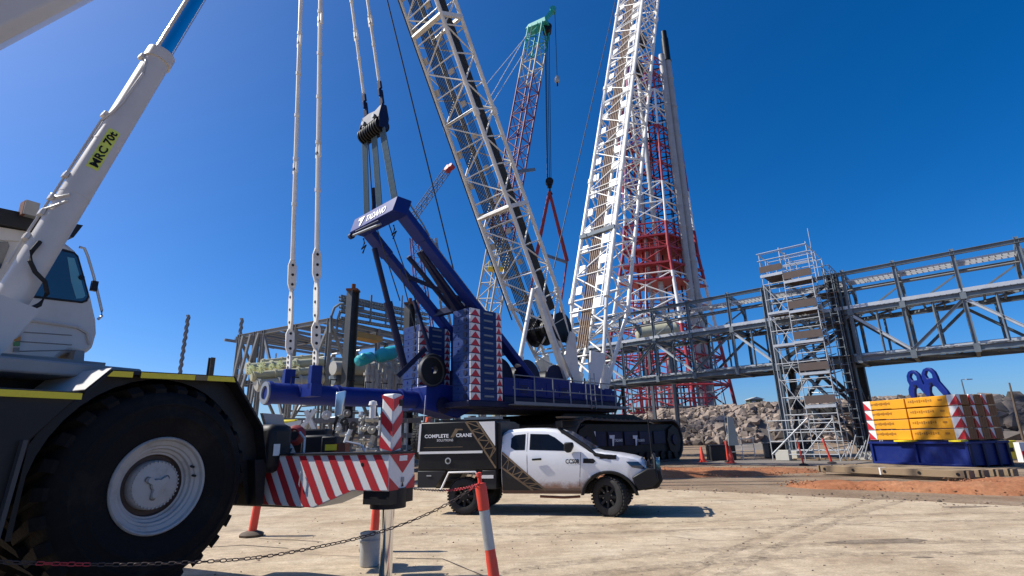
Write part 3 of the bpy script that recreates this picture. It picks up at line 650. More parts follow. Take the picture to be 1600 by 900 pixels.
# steel service rack at the tower's foot
for k in range(11):
    a = at(990 + k * 13, 650, FY - 9 + (k % 3)); a.z = 0
    rod('stanchion', a, V((a.x, a.y, 9.5 + 1.5 * (k % 3))), .16, REDST if k % 2 else STEELM, flare)
for z in (3, 5.2, 7.4, 9.6):
    rod('service_pipe', V((at(985, 650, FY - 9).x, FY - 9, z)), V((at(1125, 650, FY - 9).x, FY - 9, z)), .14, REDST, flare); rod('service_pipe', V((at(985, 650, FY - 8).x, FY - 8, z + .9)), V((at(1125, 650, FY - 8).x, FY - 8, z + .9)), .12, STEELM, flare)

# ------------------------------------------------------------------ pale lattice boom sections and knock-out drum lying behind the rack
def lay(px0, py0, px1, py1, Y, r, m_, label):
    a, c = at(px0, py0, Y), at(px1, py1, Y); t = thing('process_vessel', label, 'vessel', V(((a.x + c.x) / 2, Y, 0)))
    d = (c - a).normalized(); b = MB().lathe([(0, -.6), (r * .7, -.4), (r, 0), (r, (c - a).length), (r * .7, (c - a).length + .4), (0, (c - a).length + .6)], a, d, 20); b.build('shell', m_, t)
    for f in (.2, .8):
        q = lerp(a, c, f); b = MB().box(V((q.x, q.y, q.z / 2 - r * .4)), (.14, 0, 0), (0, r * 1.2, 0), (0, 0, max(.2, q.z - r * .6))); b.build('saddle', STEELD, t)
        MB().tube(q + Z * r * .9, q + Z * (r + .7), .3).build('nozzle', m_, t)
    return t
lay(1000, 523, 1055, 516, 62, 1.0, PIPEY, 'cream drum with rusty patch seen through the rack beside the red tower legs')

# ================================================================== BLUE CRAWLER CRANE
psi = R_(47); e1 = V((math.cos(psi), math.sin(psi), 0)); e2 = V((math.sin(psi), -math.cos(psi), 0)); CO = V((3.7, 35.4, 0))
def K(u, v, z): return CO + e1 * u + e2 * v + Z * z
def Kp(x, y, v):   # the point of the crane's lateral plane v seen at a photo pixel
    return onplane(x, y, e2, CO.dot(e2) + v)
cc = thing('crawler_crane', 'huge blue crawler crane with white lattice mast and boom behind the utility truck', 'crawler crane', CO)
# ---- tracks
def track(v0, v1):
    ua, ub, h, r = -5.3, 7.0, 2.65, 1.25; vm = (v0 + v1) / 2
    b = MB(); prof = [K(ua + .9, v0 + .12, .35), K(ua + .3, v0 + .12, 1.0), K(ua + .3, v0 + .12, 1.8), K(ua + .9, v0 + .12, 2.35), K(ub - .9, v0 + .12, 2.35), K(ub - .3, v0 + .12, 1.8), K(ub - .3, v0 + .12, 1.0), K(ub - .9, v0 + .12, .35)]
    b.prism(prof, e2 * (v1 - v0 - .3)); fr = b.build('track_frame', BLACK, cc, bevel=.04)
    # path of the shoes
    path = []; L = ub - ua - 2 * r; n = 20
    for k in range(n): path.append((ua + r + L * k / n, h - .06 - .07 * math.sin(math.pi * k / n), 0.0, 1))
    for k in range(8): a = math.pi / 2 - math.pi * k / 8; path.append((ub - r + r * math.cos(a), h / 2 + (h / 2 - .06) * math.sin(a), 0, 0))
    for k in range(n): path.append((ub - r - L * k / n, .06, 0, 1))
    for k in range(8): a = -math.pi / 2 - math.pi * k / 8; path.append((ua + r + r * math.cos(a), h / 2 + (h / 2 - .06) * math.sin(a), 0, 0))
    n = len(path); sh = MB()
    sh.box((0, 0, 0), (.52, 0, 0), (0, v1 - v0, 0), (0, 0, .11)); sh.box((0, 0, .075), (.14, 0, 0), (0, (v1 - v0) * .96, 0), (0, 0, .06)); me = sh.mesh('track_shoe', TRK)
    for i, (u, z, _, _) in enumerate(path):
        un, zn = path[(i + 1) % n][:2]; up_, zp = path[i - 1][:2]; d = V((un - up_, zn - zp)).normalized()
        X = e1 * d.x + Z * d.y; Zv = -(e1 * d.y) * 1 + Z * d.x; Y = Zv.cross(X); p = K(u, vm, z)
        o = link('track_shoe', me, fr); o.matrix_basis = Matrix(((X.x, Y.x, Zv.x, p.x), (X.y, Y.y, Zv.y, p.y), (X.z, Y.z, Zv.z, p.z), (0, 0, 0, 1)))
    for k in range(12): rod('track_roller', K(ua + 1.1 + k * .92, v1 - .2, .38), K(ua + 1.1 + k * .92, v1 - .04, .38), .28, BLACK, fr)
    for u in (ua + 1.15, ub - 1.15):
        rod('idler_wheel', K(u, v1 - .2, h / 2), K(u, v1 - .05, h / 2), .95, BLACK, fr); rod('hub', K(u, v1 - .06, h / 2), K(u, v1 + .02, h / 2), .35, DARKBLUE, fr)
    for k in range(5): bx('panel', DARKBLUE, fr, K(ua + 2.3 + k * 1.75, v1 - .14, 1.5), e1 * 1.5, e2 * .06, Z * .8, bevel=.02)
    return fr
TRK = mat('track_steel', (.07, .06, .055), .6, .2, var=.3, dirt=(.20, .13, .08), damt=.5, dscale=1.5)
tr = track(2.45, 4.13); track(-4.13, -2.45)
for px in (966, 1001):
    p = Kp(px, 688, 4.04); text('lettering', 'TADANO', p, e1, Z, .17, LOGO, tr, width=.85, bold=.02, lift=.03)
    q = p - e1 * .68; b = MB(); b.prism([q - Z * .3 + e2 * .03, q + e1 * .12 - Z * .3 + e2 * .03, q + e1 * .3 + Z * .3 + e2 * .03, q + Z * .3 - e1 * .25 + e2 * .03, q + Z * .12 - e1 * .25 + e2 * .03, q + Z * .1 + e2 * .03], e2 * .004); b.build('emblem', LOGO, tr, smooth=0)
bx('plate', LOGO, tr, Kp(928, 679, 4.06), e1 * .28, e2 * .02, Z * .34)
MB().prism([K(-5.0, -2.5, .9), K(6.2, -2.5, .9), K(6.2, -2.5, 2.4), K(3.5, -2.5, 3.0), K(-4.0, -2.5, 3.0), K(-5.0, -2.5, 2.4)], e2 * 5.0).build('car_body', BLACK, cc, bevel=.05)
MB().tube(K(.3, 0, 2.55), K(.3, 0, 3.12), 2.1, n=40).build('slew_ring', BLACK, cc)
# brown slabs added for the sunlit, dusty shoe tops at the near track end
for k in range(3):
    MB().box(Kp(884 + k * 13, 652 + k * .3, 3.6 - k * .3), e1 * 1.1, e2 * .5, Z * .09).build('lit_shoe_top', TIMBER, cc)
# ---- upper works
RAIL2 = mat('latch_grey', (.25, .26, .28), .5, .3, var=.1)
dk = MB().prism([K(-9.0, -2.6, 3.1), K(1.2, -2.6, 3.1), K(1.9, -2.6, 3.45), K(1.9, -2.6, 3.75), K(-9.0, -2.6, 3.75)], e2 * 5.2).build('slewing_deck', DARKBLUE, cc, bevel=.05)
for (ua, ub, z1) in ((-9.0, -6.55, 4.7), (-6.45, -3.4, 4.85), (-3.3, -.4, 4.75), (-.3, 1.6, 4.5)):
    MB().box(K((ua + ub) / 2, 1.95, (3.76 + z1) / 2), e1 * (ub - ua), e2 * 1.2, Z * (z1 - 3.76)).build('machinery_cover', BLUE, cc, bevel=.04)
    MB().box(K((ua + ub) / 2, -1.95, (3.76 + z1) / 2), e1 * (ub - ua), e2 * 1.2, Z * (z1 - 3.76)).build('machinery_cover', BLUE, cc, bevel=.04)
for k in range(9):
    u = -8.6 + k * 1.15; bx('access_door', BLUE, cc, K(u, 2.56, 4.2), e1 * .85, e2 * .03, Z * .72, bevel=.01); bx('door_latch', RAIL2, cc, K(u + .32, 2.585, 4.2), e1 * .06, e2 * .02, Z * .14)
    if k % 3 == 1:
        for q in range(5): bx('louvre', DARKBLUE, cc, K(u, 2.585, 3.98 + q * .09), e1 * .6, e2 * .02, Z * .04)
for k in range(7): MB().path([K(-8 + k * 1.3, 1.3, 4.8), K(-7.8 + k * 1.3, 1.2, 5.3 + .2 * (k % 2)), K(-7.2 + k * 1.3, .8, 5.2), K(-6.9 + k * 1.3, .5, 4.6)], .045, 6).build('hydraulic_hose', BLACK, cc)
bx('walkway', GALV, cc, K(-3.6, 2.95, 3.30), e1 * 10.6, e2 * .65, Z * .06)
RAIL = mat('rail_grey', (.20, .22, .25), .5, .2, var=.1)
hu = [-8.9 + 1.53 * k for k in range(8)]
for u in hu: rod('handrail_post', K(u, 3.25, 3.3), K(u, 3.25, 4.75), .035, RAIL, cc)
for z in (4.05, 4.75): rod('handrail', K(hu[0], 3.25, z), K(hu[-1], 3.25, z), .03, RAIL, cc)
bx('toe_plate', RAIL, cc, K(-3.55, 3.27, 3.37), e1 * 10.7, e2 * .02, Z * .14)
for s in (-.22, .22): rod('ladder_stile', K(-2.2 + s, 3.32, 3.2), K(-2.2 + s, 3.32, 5.3), .03, RAIL, cc)
for k in range(6): rod('ladder_rung', K(-2.42, 3.32, 3.35 + k * .32), K(-1.98, 3.32, 3.35 + k * .32), .02, RAIL, cc)
for (u, z, r) in ((-7.9, 4.9, 1.05), (-5.6, 4.95, 1.1), (-3.0, 4.95, 1.0)):
    w = MB().tube(K(u, -1.2, z), K(u, 1.15, z), r * .72, n=24); wo_ = w.build('winch_drum', BLACK, cc)
    for v in (-1.25, 1.2): MB().tube(K(u, v - .04, z), K(u, v + .04, z), r, n=28).build('drum_flange', DARKBLUE, wo_)
# upper boom winch on the mast foot
w = MB().tube(Kp(836, 520, -1.0), Kp(836, 520, -1.0) + e2 * 2.3, .72, n=24).build('mast_winch', BLACKG, cc)
for s in (0, .8, 1.55, 2.3): MB().tube(Kp(836, 520, -1.0) + e2 * (s - .03), Kp(836, 520, -1.0) + e2 * (s + .03), .98, n=28).build('drum_flange', BLACK, w)
# ---- counterweights: two stacks of slabs and one centre stack
def chevron(b, o, X, h, red_up=True):
    """white plate with one red arrowhead; o = lower left corner"""
    b.add([o, o + X, o + X + Z * h, o + Z * h], [(0, 1, 2, 3)], 0); n = X.cross(Z).normalized() * .004
    b.add([o + X * .02 + n, o + X * .98 + n, o + X * .5 + Z * h * .94 + n], [(0, 1, 2)], 1)
def cw_stack(u0, u1, v0, v1, z0, z1, n):
    hh = (z1 - z0) / n
    for k in range(n):
        z = z0 + k * hh; j = random.uniform(-.012, .012)
        sl = MB().frame(K(u0 + j, v0, z + .004), e1 * (u1 - u0), e2 * (v1 - v0), Z * (hh - .008)).build('counterweight_slab', BLUE2, cc, bevel=.008)
        b = MB(); L = u1 - u0
        chevron(b, K(u0 + .02, v1 + .006, z + .02), e1 * .62, hh - .04); chevron(b, K(u1 - .40, v1 + .006, z + .02), e1 * .38, hh - .04)
        b.build('chevron_plate', [WHITEM, RED], sl, smooth=0)
        MB().box(K(u0 + L * .55, v1 + .03, z + hh * .55), e1 * .62, e2 * .05, Z * .085).build('lifting_handle', RAIL, sl)
        MB().box(K(u0 - .004, v1 - .02, z + hh / 2), e1 * .012, e2 * .05, Z * (hh - .04)).build('edge_marking', WHITEM, sl)
        # round lifting pocket on the back face
        MB().tube(K(u0 - .03, v0 + (v1 - v0) * .72, z + hh / 2), K(u0 + .02, v0 + (v1 - v0) * .72, z + hh / 2), .13, n=14).build('lifting_pocket', DARKBLUE, sl)
        MB().tube(K(u0 - .02, v0 + (v1 - v0) * .3, z + hh / 2), K(u0 + .02, v0 + (v1 - v0) * .3, z + hh / 2), .06, n=10).build('bolt', BLUE, sl)
cw_stack(-11.43, -9.25, 1.45, 2.75, 3.45, 7.95, 12)
cw_stack(-11.43, -9.25, -2.75, -1.35, 3.45, 7.75, 12)
cw_stack(-9.1, -7.6, -.9, .55, 5.05, 6.8, 4)
bx('counterweight_tray', DARKBLUE, cc, K(-10.1, 0, 3.3), e1 * 3.0, e2 * 5.6, Z * .28, bevel=.03)
bx('counterweight_guide', DARKBLUE, cc, K(-9.0, 0, 4.4), e1 * .5, e2 * 4.6, Z * 2.0)
for v in (1.3, -1.2): bx('stack_post', BLUE, cc, K(-9.0, v, 5.7), e1 * .4, e2 * .3, Z * 4.6)
# ---- A frame
af = MB()
TOPU, TOPZ = -15.05, 12.45
for v in (-1.55, 1.55):
    af.beam(K(-5.6, v, 4.75), K(-13.6, v, 11.35), .34, .62, u=e2); af.beam(K(-13.5, v, 11.25), K(TOPU, v, TOPZ + .1), .36, .78, u=e2)
afr = af.build('a_frame', BLUE, cc, bevel=.04)
MB().frame(K(TOPU - .55, -1.95, TOPZ - .35), e1 * .85, e2 * 3.9, Z * .85 + e1 * .25).build('head_beam', BLUE, afr, bevel=.05)
fo = K(TOPU - .43, 0, TOPZ + .02); fx = e2; fy = (Z * .85 + e1 * .25).normalized()
text('lettering', 'TADANO', fo + e2 * .35 - e1 * .02, e2, fy, .42, LOGO, afr, width=1.75, bold=.02, lift=.02)
q = fo - e2 * 1.05 - e1 * .02; nn = fx.cross(fy) * .02
MB().prism([q + nn - fy * .28, q + nn + fx * .13 - fy * .28, q + nn + fx * .3 + fy * .28, q + nn + fy * .28 - fx * .25, q + nn + fy * .12 - fx * .25, q + nn + fy * .1], nn * .2).build('emblem', LOGO, afr, smooth=0)
MB().beam(K(-10.2, -1.5, 8.55), K(-10.2, 1.5, 8.55), .35, .35).beam(K(-7.4, -1.5, 6.3), K(-7.4, 1.5, 6.3), .3, .3).beam(K(-10.4, 1.3, 8.7), K(-12.4, -1.3, 10.3), .2, .2).build('cross_tie', DARKBLUE, afr)
for v, du in ((1.0, 0), (-.1, .5)): rod('strut', K(-13.2, v, 10.9), K(-9.6 + du, v, 7.7), .13, DARKBLUE, afr)
MB().beam(K(-13.2, .9, 10.95), K(-10.6, .9, 8.2), .28, .32).build('inner_leg', DARKBLUE, afr)
b = MB(); b.path([K(-13.9, 1.78, 11.95), K(-12, 1.78, 10.3), K(-9.5, 1.78, 8.25)], .035); b.path([K(-14.6, 1.78, 12.9), K(-13.7, 1.78, 12.0), K(-13.3, 1.78, 11.5)], .04); b.build('hydraulic_line', RAIL, afr)
rod('fly_arm', Kp(549, 369, -1.2), Kp(595, 350, 1.0), .06, RAIL, afr); rod('fly_arm', Kp(556, 362, -1.2), Kp(592, 345, 1.0), .05, DARKBLUE, afr); MB().tube(Kp(549, 369, -1.2) - e2 * .1, Kp(549, 369, -1.2) + e2 * .1, .15).build('arm_tip', DARKBLUE, afr)
for (x, y) in ((568, 373), (615, 352)):
    p = Kp(x, y, 0); b = MB().path([p, p - Z * .25 + e2 * .12, p - Z * .5 - e2 * .1, p - Z * .4 + e2 * .25, p - Z * .75], .045); b.build('hanging_hose', BLACK, afr)
lo = MB(); a, c = Kp(585, 388, -1.4), Kp(632, 575, -1.4); lo.tube(a, lerp(a, c, .45), .15).tube(lerp(a, c, .45), lerp(a, c, .49), .24).tube(lerp(a, c, .49), c, .2); lo.build('retaining_strut', DARKBLUE, afr)
# lower end: lever and sheave at the foot of the strut
MB().beam(Kp(622, 588, -1.2), Kp(665, 545, -.6), .2, .25).build('lever', DARKBLUE, cc)
MB().lathe([(.2, -.15), (.75, -.15), (.82, 0), (.75, .15), (.2, .15)], Kp(676, 578, .9), e2, 24, close=True).build('rope_sheave', BLACK, cc)
MB().lathe([(.66, -.12), (.72, -.12), (.72, .12), (.66, .12)], Kp(674, 580, 1.0), e2, 24, close=True).build('sheave_guard', STEELD, cc)
rod('rope_guide', Kp(647, 470, -.5), Kp(676, 560, .6), .11, DARKBLUE, cc)
# ---- luffing tackle: bundles of rope up to the equaliser block
blk_c = Kp(583, 205, 0)
def bundle(pa, pb, X, n, w, m_, r=.03, name='rope'):
    for k in range(n): s = (k / (n - 1) - .5) * w; rod(name, pa + X * s, pb + X * s, r, m_, cc)
for vb, vt in ((-1.15, -.78), (.05, .10), (1.4, .85)):
    bundle(K(TOPU - .05, vb, TOPZ + .35), blk_c + e2 * vt - Z * .25, e2, 6, .42, ROPET, .034)
rod('rope', K(TOPU, -.62, TOPZ + .3), blk_c + e2 * -.5, .03, ROPE, cc); MB().tube(K(TOPU, -.62, TOPZ + .3), K(TOPU - .03, -.62, TOPZ + 1.9), .12).build('rope_socket', DARKBLUE, cc)
bk = MB().tube(blk_c - e2 * .88, blk_c + e2 * .88, .33, n=24).build('equaliser_block', BLACK, cc)
for k in range(9): v = -.82 + k * .205; MB().tube(blk_c + e2 * (v - .04), blk_c + e2 * (v + .04), .42, n=24).build('sheave_disc', BLACK, bk)
b = MB()
for v in (-.92, .92): b.prism([blk_c + e2 * v - e1 * .25 - Z * .25, blk_c + e2 * v + e1 * .25 - Z * .25, blk_c + e2 * v + e1 * .3 + Z * .4, blk_c + e2 * v * .95 + e1 * .15 + Z * 1.15, blk_c + e2 * v * .95 - e1 * .15 + Z * 1.15, blk_c + e2 * v - e1 * .3 + Z * .4], e2 * .06)
b.prism([blk_c - e1 * .22 - e2 * .98 + Z * .42, blk_c - e1 * .22 + e2 * .92 + Z * .42, blk_c - e1 * .15 + e2 * .85 + Z * 1.12, blk_c - e1 * .15 + e2 * .3 + Z * 1.0, blk_c - e1 * .15 - e2 * .3 + Z * 1.12, blk_c - e1 * .15 - e2 * .88 + Z * 1.12], e1 * .3)
b.build('block_plate', DARKBLUE, bk, bevel=.02)
for v in (-.5, .45): MB().tube(blk_c - e1 * .36 + e2 * v + Z * .55, blk_c - e1 * .2 + e2 * v + Z * .55, .12, n=16).build('pin', RAIL, bk)
# ---- mast (leans back) and boom (leans out)
head = Kp(496, -480, 0)
def pendant(pa, pb, r, name, m_, seg=3.4, plates=True, first=None):
    d = (pb - pa); L = d.length; d = d / L; b = MB(); b.tube(pa, pb, r, n=10); k = seg * .6
    while k < L - .5:
        q = pa + d * k; b.tube(q - d * .08, q + d * .08, r * 1.25, n=10); k += seg / 2
    k = seg
    o = b.build(name, m_, cc)
    while k < L - 1:
        q = pa + d * k; MB().box(q, e1 * .10, e2 * r * 3.6, d * .55).build('link_plate', m_, o); MB().tube(q - e1 * .1 - d * .1, q + e1 * .1 - d * .1, r * .9, n=8).build('link_pin', BLACK, o); k += seg * 1.5
    return o
for v in (-.62, .62):
    a = blk_c + e2 * v * 1.2 + Z * 1.25; bq = head + e2 * v
    d = (bq - a).normalized()
    pendant(a + d * 1.3, bq, .085, 'mast_pendant', CREAM)
    b = MB()
    for k in range(3): b.box(a + d * (.2 + .42 * k), e1 * (.26 if k % 2 else .12), e2 * (.12 if k % 2 else .28), d * .40)
    b.build('shackle_link', DARKBLUE, cc, bevel=.02)
SLA, SLB = K(-18.4, -1.2, 4.45), K(-18.4, 1.2, 4.35)
for a, v in ((SLA, -.9), (SLB, .9)):
    bq = head + e2 * v; d = (bq - a).normalized(); o = pendant(a + d * 5.2, bq, .10, 'ballast_pendant', CREAM, seg=4.6)
    # flat twisted links at the lower end
    for k, (s0, s1, tw) in enumerate(((.25, 1.0, 0), (1.0, 2.1, 1), (2.0, 3.9, 0), (3.8, 5.3, 1))):
        X = e2 if not tw else e1; Y_ = e1 if not tw else e2
        c = a + d * (s0 + s1) / 2; h = (s1 - s0)
        pr = [c - X * .09 - d * h / 2, c + X * .09 - d * h / 2, c + X * .19 - d * h * .28, c + X * .19 + d * h * .28, c + X * .09 + d * h / 2, c - X * .09 + d * h / 2, c - X * .19 + d * h * .28, c - X * .19 - d * h * .28]
        lk = MB().prism([p - Y_ * .05 for p in pr], Y_ * .10).build('flat_link', CREAM, cc, bevel=.015)
        for f in (-.3, 0, .3): MB().tube(c + d * h * f - Y_ * .07, c + d * h * f + Y_ * .07, .06, n=10).build('pin_hole', BLACK, lk)
    MB().box(a - Z * .15, e1 * .45, e2 * .3, Z * .95).build('clevis', BLUE, cc, bevel=.03)
# superlift frame: large blue tube to the rear
sl = MB().tube(K(-19.7, 0, 3.62), K(-11.6, 0, 3.6), .42, n=28)
for u in (-19.7, -16.8, -13.5): sl.tube(K(u - .08, 0, 3.62), K(u + .08, 0, 3.62), .47, n=28)
slo = sl.build('ballast_spreader_tube', BLUE, cc)
MB().lathe([(.28, 0), (.44, 0), (.44, .12), (.28, .12)], K(-19.85, 0, 3.62), e1, 28, close=True).build('end_ring', RAIL, slo)
MB().beam(K(-18.4, -1.4, 3.75), K(-18.4, 1.4, 3.7), .45, .5).build('cross_yoke', BLUE, slo)
for k in range(9): MB().path([K(-18.9 + k * .85, .2, 4.0), K(-18.9 + k * .85, .2, 4.28), K(-18.6 + k * .85, .2, 4.28)], .03).build('hose_clip', BLACK, slo)
MB().prism([K(-12.6, -.5, 3.1), K(-10.6, -.5, 2.7), K(-9.4, -.5, 3.2), K(-9.4, -.5, 4.2), K(-11.8, -.5, 4.35), K(-12.6, -.5, 4.2)], e2 * 1.4).build('ballast_bracket', BLUE, cc, bevel=.05)
MB().tube(K(-11.6, .85, 3.3), K(-11.6, 1.0, 3.3), .4, n=20).build('bracket_pin', DARKBLUE, cc)
# lattice bodies
def section(P, d, perp, w, t): return [P - perp * t / 2 - e2 * w / 2, P - perp * t / 2 + e2 * w / 2, P + perp * t / 2 + e2 * w / 2, P + perp * t / 2 - e2 * w / 2]
def lattice_jib(name, foot, tip, w, t, foot_len, bay, rc, rb, m_, wf, hz=2, cross=False, faces=(0, 1, 2, 3)):
    d = (tip - foot).normalized(); perp = e2.cross(d).normalized()
    if perp.dot(e1) < 0: perp = -perp
    L = (tip - foot).length
    S0 = section(foot + d * .6, d, perp, wf, .5); S1 = section(foot + d * foot_len, d, perp, w, t); S2 = section(tip, d, perp, w, t)
    b = MB()
    for p, q in zip(S0, S1): b.tube(p, q, rc * .9, n=10)
    for p, q in zip(S1, S2): b.tube(p, q, rc, n=10)
    # connector lugs where the sections pin together
    k = foot_len
    while k < L:
        S = section(foot + d * k, d, perp, w, t)
        for p in S: b.tube(p - d * .22, p + d * .22, rc * 1.5, n=10)
        k += 12.0
    for v in (-wf / 2, wf / 2):   # foot plates
        f = foot + e2 * v
        b.prism([f - e2 * .06 - perp * .35 - d * .2, f - e2 * .06 + perp * .35 - d * .2, f - e2 * .06 + perp * .75 + d * 2.0, f - e2 * .06 - perp * .75 + d * 2.0], e2 * .12)
    j = b.build(name, m_, cc)
    lattice(j, S0, S1, 3, rc, rb * 1.2, m_, horiz=1, chords=False)
    nb = max(2, round((L - foot_len) / bay)); lattice(j, S1, S2, nb, rc, rb, m_, horiz=hz, cross=cross, chords=False, faces=faces)
    if faces != (0, 1, 2, 3): lattice(j, S1, S2, nb, rc, rb, m_, horiz=hz, chords=False, faces=tuple(k for k in range(4) if k not in faces))
    return j, d, perp, L
BOOMW = mat('boom_white', (.80, .78, .72), .42, var=.06, dirt=(.45, .38, .28), damt=.35, dscale=1.2)
mfoot = Kp(882, 600, 0)
mast, md, mp, mL = lattice_jib('mast', mfoot, head, 2.75, 1.75, 6.0, 1.75, .125, .05, CREAM, 2.2, hz=1)
bfoot = K(2.0, 0, 4.4); btip = Kp(998, 0, 0); btip = bfoot + (btip - bfoot) * 1.25
boom, bd, bp_, bL = lattice_jib('boom', bfoot, btip, 3.15, 2.8, 7.0, 2.2, .155, .06, BOOMW, 2.5, hz=1, cross=True, faces=(1, 3))
CREAMG = mat('guide_beige', (.42, .37, .29), .6, var=.15)
# ropes inside the mast
for k in range(9):
    v = -.95 + k * .13; rod('rope', mfoot + md * 4 - mp * .7 + e2 * v, head + e2 * v * .9 - mp * .6, .036, ROPE, mast)
for k in range(5):
    v = .15 + k * .11; rod('rope', mfoot + md * 4 - mp * .55 + e2 * (v + .15), head + e2 * v - mp * .6, .022, ROPE, mast)
for k in range(7):
    s = -.1 + k * .1; rod('rope', mfoot + md * 5 + mp * s + e2 * .95, head + mp * s * .8 + e2 * .9, .036, ROPE, mast)
k = 8.0
while k < mL - 2:
    q = mfoot + md * k
    bx('rope_guide', CREAMG, mast, q - mp * .78 - e2 * 1.12, e2 * .34, md * .4, mp * .08); bx('rope_guide', CREAMG, mast, q - mp * .78 + e2 * .55 + md * .6, e2 * .4, md * .32, mp * .08)
    rod('guide_bar', q - mp * .95 - e2 * 1.3, q - mp * .95 + e2 * 1.3, .04, GALVB, mast) if int(k) % 3 == 0 else None
    k += 2.05
for k in (12.0, 24.0): # heavy ties at section joints
    q = mfoot + md * k; MB().beam(q - mp * .87 - e2 * 1.4, q - mp * .87 + e2 * 1.4, .3, .2).beam(q + mp * .87 - e2 * 1.4, q + mp * .87 + e2 * 1.4, .2, .2).beam(q - mp * .87 + e2 * 1.4, q + mp * .87 + e2 * 1.4, .2, .24).build('section_tie', CREAM, mast)
MB().beam(mfoot + md * 14 + mp * .95 + e2 * 1.4, mfoot + md * 14 + mp * 3.4 + e2 * 1.0, .2, .2).build('boom_stop', GALV, mast)
# ropes and service pipes up the back of the boom
for k in range(5):
    v = -.48 + k * .19; rod('rope', bfoot + bd * 3 - bp_ * 1.3 + e2 * v, btip - bp_ * 1.3 + e2 * v, .068, ROPEB, boom)
k = 6.0; i = 0
while k < bL - 1:
    q = bfoot + bd * k
    bx('rope_guide', WHITE, boom, q - bp_ * 1.35 - e2 * 1.05, e2 * .5, bd * .7, bp_ * .1); bx('rope_guide', WHITE, boom, q - bp_ * 1.35 + e2 * .9 + bd * .5, e2 * .6, bd * .75, bp_ * .1)
    if i % 3 == 0: rod('guide_bar', q - bp_ * 1.47 - e2 * 1.55, q - bp_ * 1.47 + e2 * 1.55, .045, GALVB, boom)
    k += 1.9; i += 1
for v in (1.32, 1.12): rod('service_pipe', bfoot + bd * 6 - bp_ * 1.4 + e2 * v, btip - bp_ * 1.35 + e2 * v, .05, WHITE, boom)
for k in (34.0, 38.5): bx('sheave_box', BLACK, boom, bfoot + bd * k + bp_ * .3 + e2 * .9, e2 * .5, bd * 1.5, bp_ * .9)
MB().beam(bfoot + bd * 13 - bp_ * 1.46 - e2 * 1.65, bfoot + bd * 13 - bp_ * 1.46 + e2 * 1.65, .4, .3).build('section_tie', GALV, boom)
# mast foot: white backstop strut, side plates
a, c = Kp(811, 568, 1.6), Kp(833, 452, 1.3); MB().tube(a, c, .13, n=14).tube(a - (c - a).normalized() * .2, a + (c - a).normalized() * .4, .22, n=14).build('mast_backstop', CREAM, cc)
a, c = Kp(884, 590, 1.3), Kp(836, 450, 1.3); MB().beam(a, c, .34, .30, u=e2).build('mast_side_plate', CREAM, cc)
b = MB(); P = [Kp(x, y, 1.6) for x, y in ((889, 518), (897, 522), (903, 585), (893, 590), (880, 560))]; b.prism(P, e2 * .1); b.build('foot_plate', CREAM, cc)
b = MB(); P = [Kp(x, y, 1.6) for x, y in ((921, 548), (945, 553), (933, 606), (926, 616), (919, 606))]; b.prism(P, e2 * .12); b.build('foot_plate', WHITE, cc)
MB().tube(Kp(926, 607, 1.75), Kp(926, 607, 1.75) + e2 * .1, .18).build('foot_pin', RAIL, cc)
# loose long ropes from the deck winches to the mast head
a, c = Kp(715, 448, .2), Kp(605, 0, .2); rod('hoist_rope', a, c + (c - a) * 1.05, .04, ROPE, cc)
a, c = Kp(800, 500, .5), Kp(622, 0, .5); rod('hoist_rope', a, c + (c - a) * .95, .04, ROPE, cc)
a, c = Kp(865, 420, -2.2), Kp(948, 60, -2.2); rod('hoist_rope', a, c + (c - a) * .4, .04, ROPE, cc)
for (x0, y0, x1, y1) in ((604, 340, 660, 500), (625, 420, 650, 520), (590, 360, 625, 470)): rod('hoist_rope', Kp(x0, y0, -.6), Kp(x1, y1, -.6), .03, ROPE, cc)

# ================================================================== CRANES FARTHER BACK
def far_boom(nm, lab, cat_, top, base, Y, w, t, rc, rb, segs, nb_scale=1.0, yaw=35):
    T0, B0 = at(*top, Y), at(*base, Y); tg = thing(nm, lab, cat_, V((B0.x, Y, 0)))
    d = (T0 - B0).normalized(); a1 = V((math.cos(R_(yaw)), -math.sin(R_(yaw)), 0)); a1 = (a1 - d * a1.dot(d)).normalized(); a2 = d.cross(a1)
    L = (T0 - B0).length
    for f0, f1, m_ in segs:
        S = [[B0 + d * L * f + a1 * sx * w / 2 + a2 * sy * t / 2 for sx, sy in ((-1, -1), (1, -1), (1, 1), (-1, 1))] for f in (f0, f1)]
        lattice(tg, S[0], S[1], max(2, round(L * (f1 - f0) / (w * .85) * nb_scale)), rc, rb, m_, horiz=1)
    return tg, B0, T0, d, a1, a2, L
CREAMD = mat('aged_cream', (.46, .43, .34), .55, var=.15, dirt=(.3, .25, .16), damt=.4)
gc, B0, T0, d, a1, a2, L = far_boom('lattice_crane', 'far lattice crane with teal boom head and purple red boom section', 'lattice crane', (842, 45), (742, 600), 75, 2.9, 2.3, .15, .075,
    ((0, .36, CREAMD), (.36, .83, PURPLE), (.83, .925, CREAMD), (.925, 1.0, TEAL)))
S = [T0 + a1 * sx * 1.45 + a2 * sy * 1.15 for sx, sy in ((-1, -1), (1, -1), (1, 1), (-1, 1))]
hb = MB().prism([T0 + d * .2 - a1 * 2.3 - a2 * .9, T0 + d * .2 + a1 * 1.9 - a2 * .9, T0 + d * 1.2 + a1 * 1.6 - a2 * .9, T0 + d * 1.0 - a1 * 1.8 - a2 * .9], a2 * 1.8).build('boom_head', TEAL, gc, bevel=.05)
for sx in (-.7, .5): MB().beam(T0 - d * 6 + a1 * sx - a2 * 1.15, T0 + a1 * sx - a2 * 1.15, .5, .08).build('side_plate', CREAM if sx < 0 else TEAL, gc)
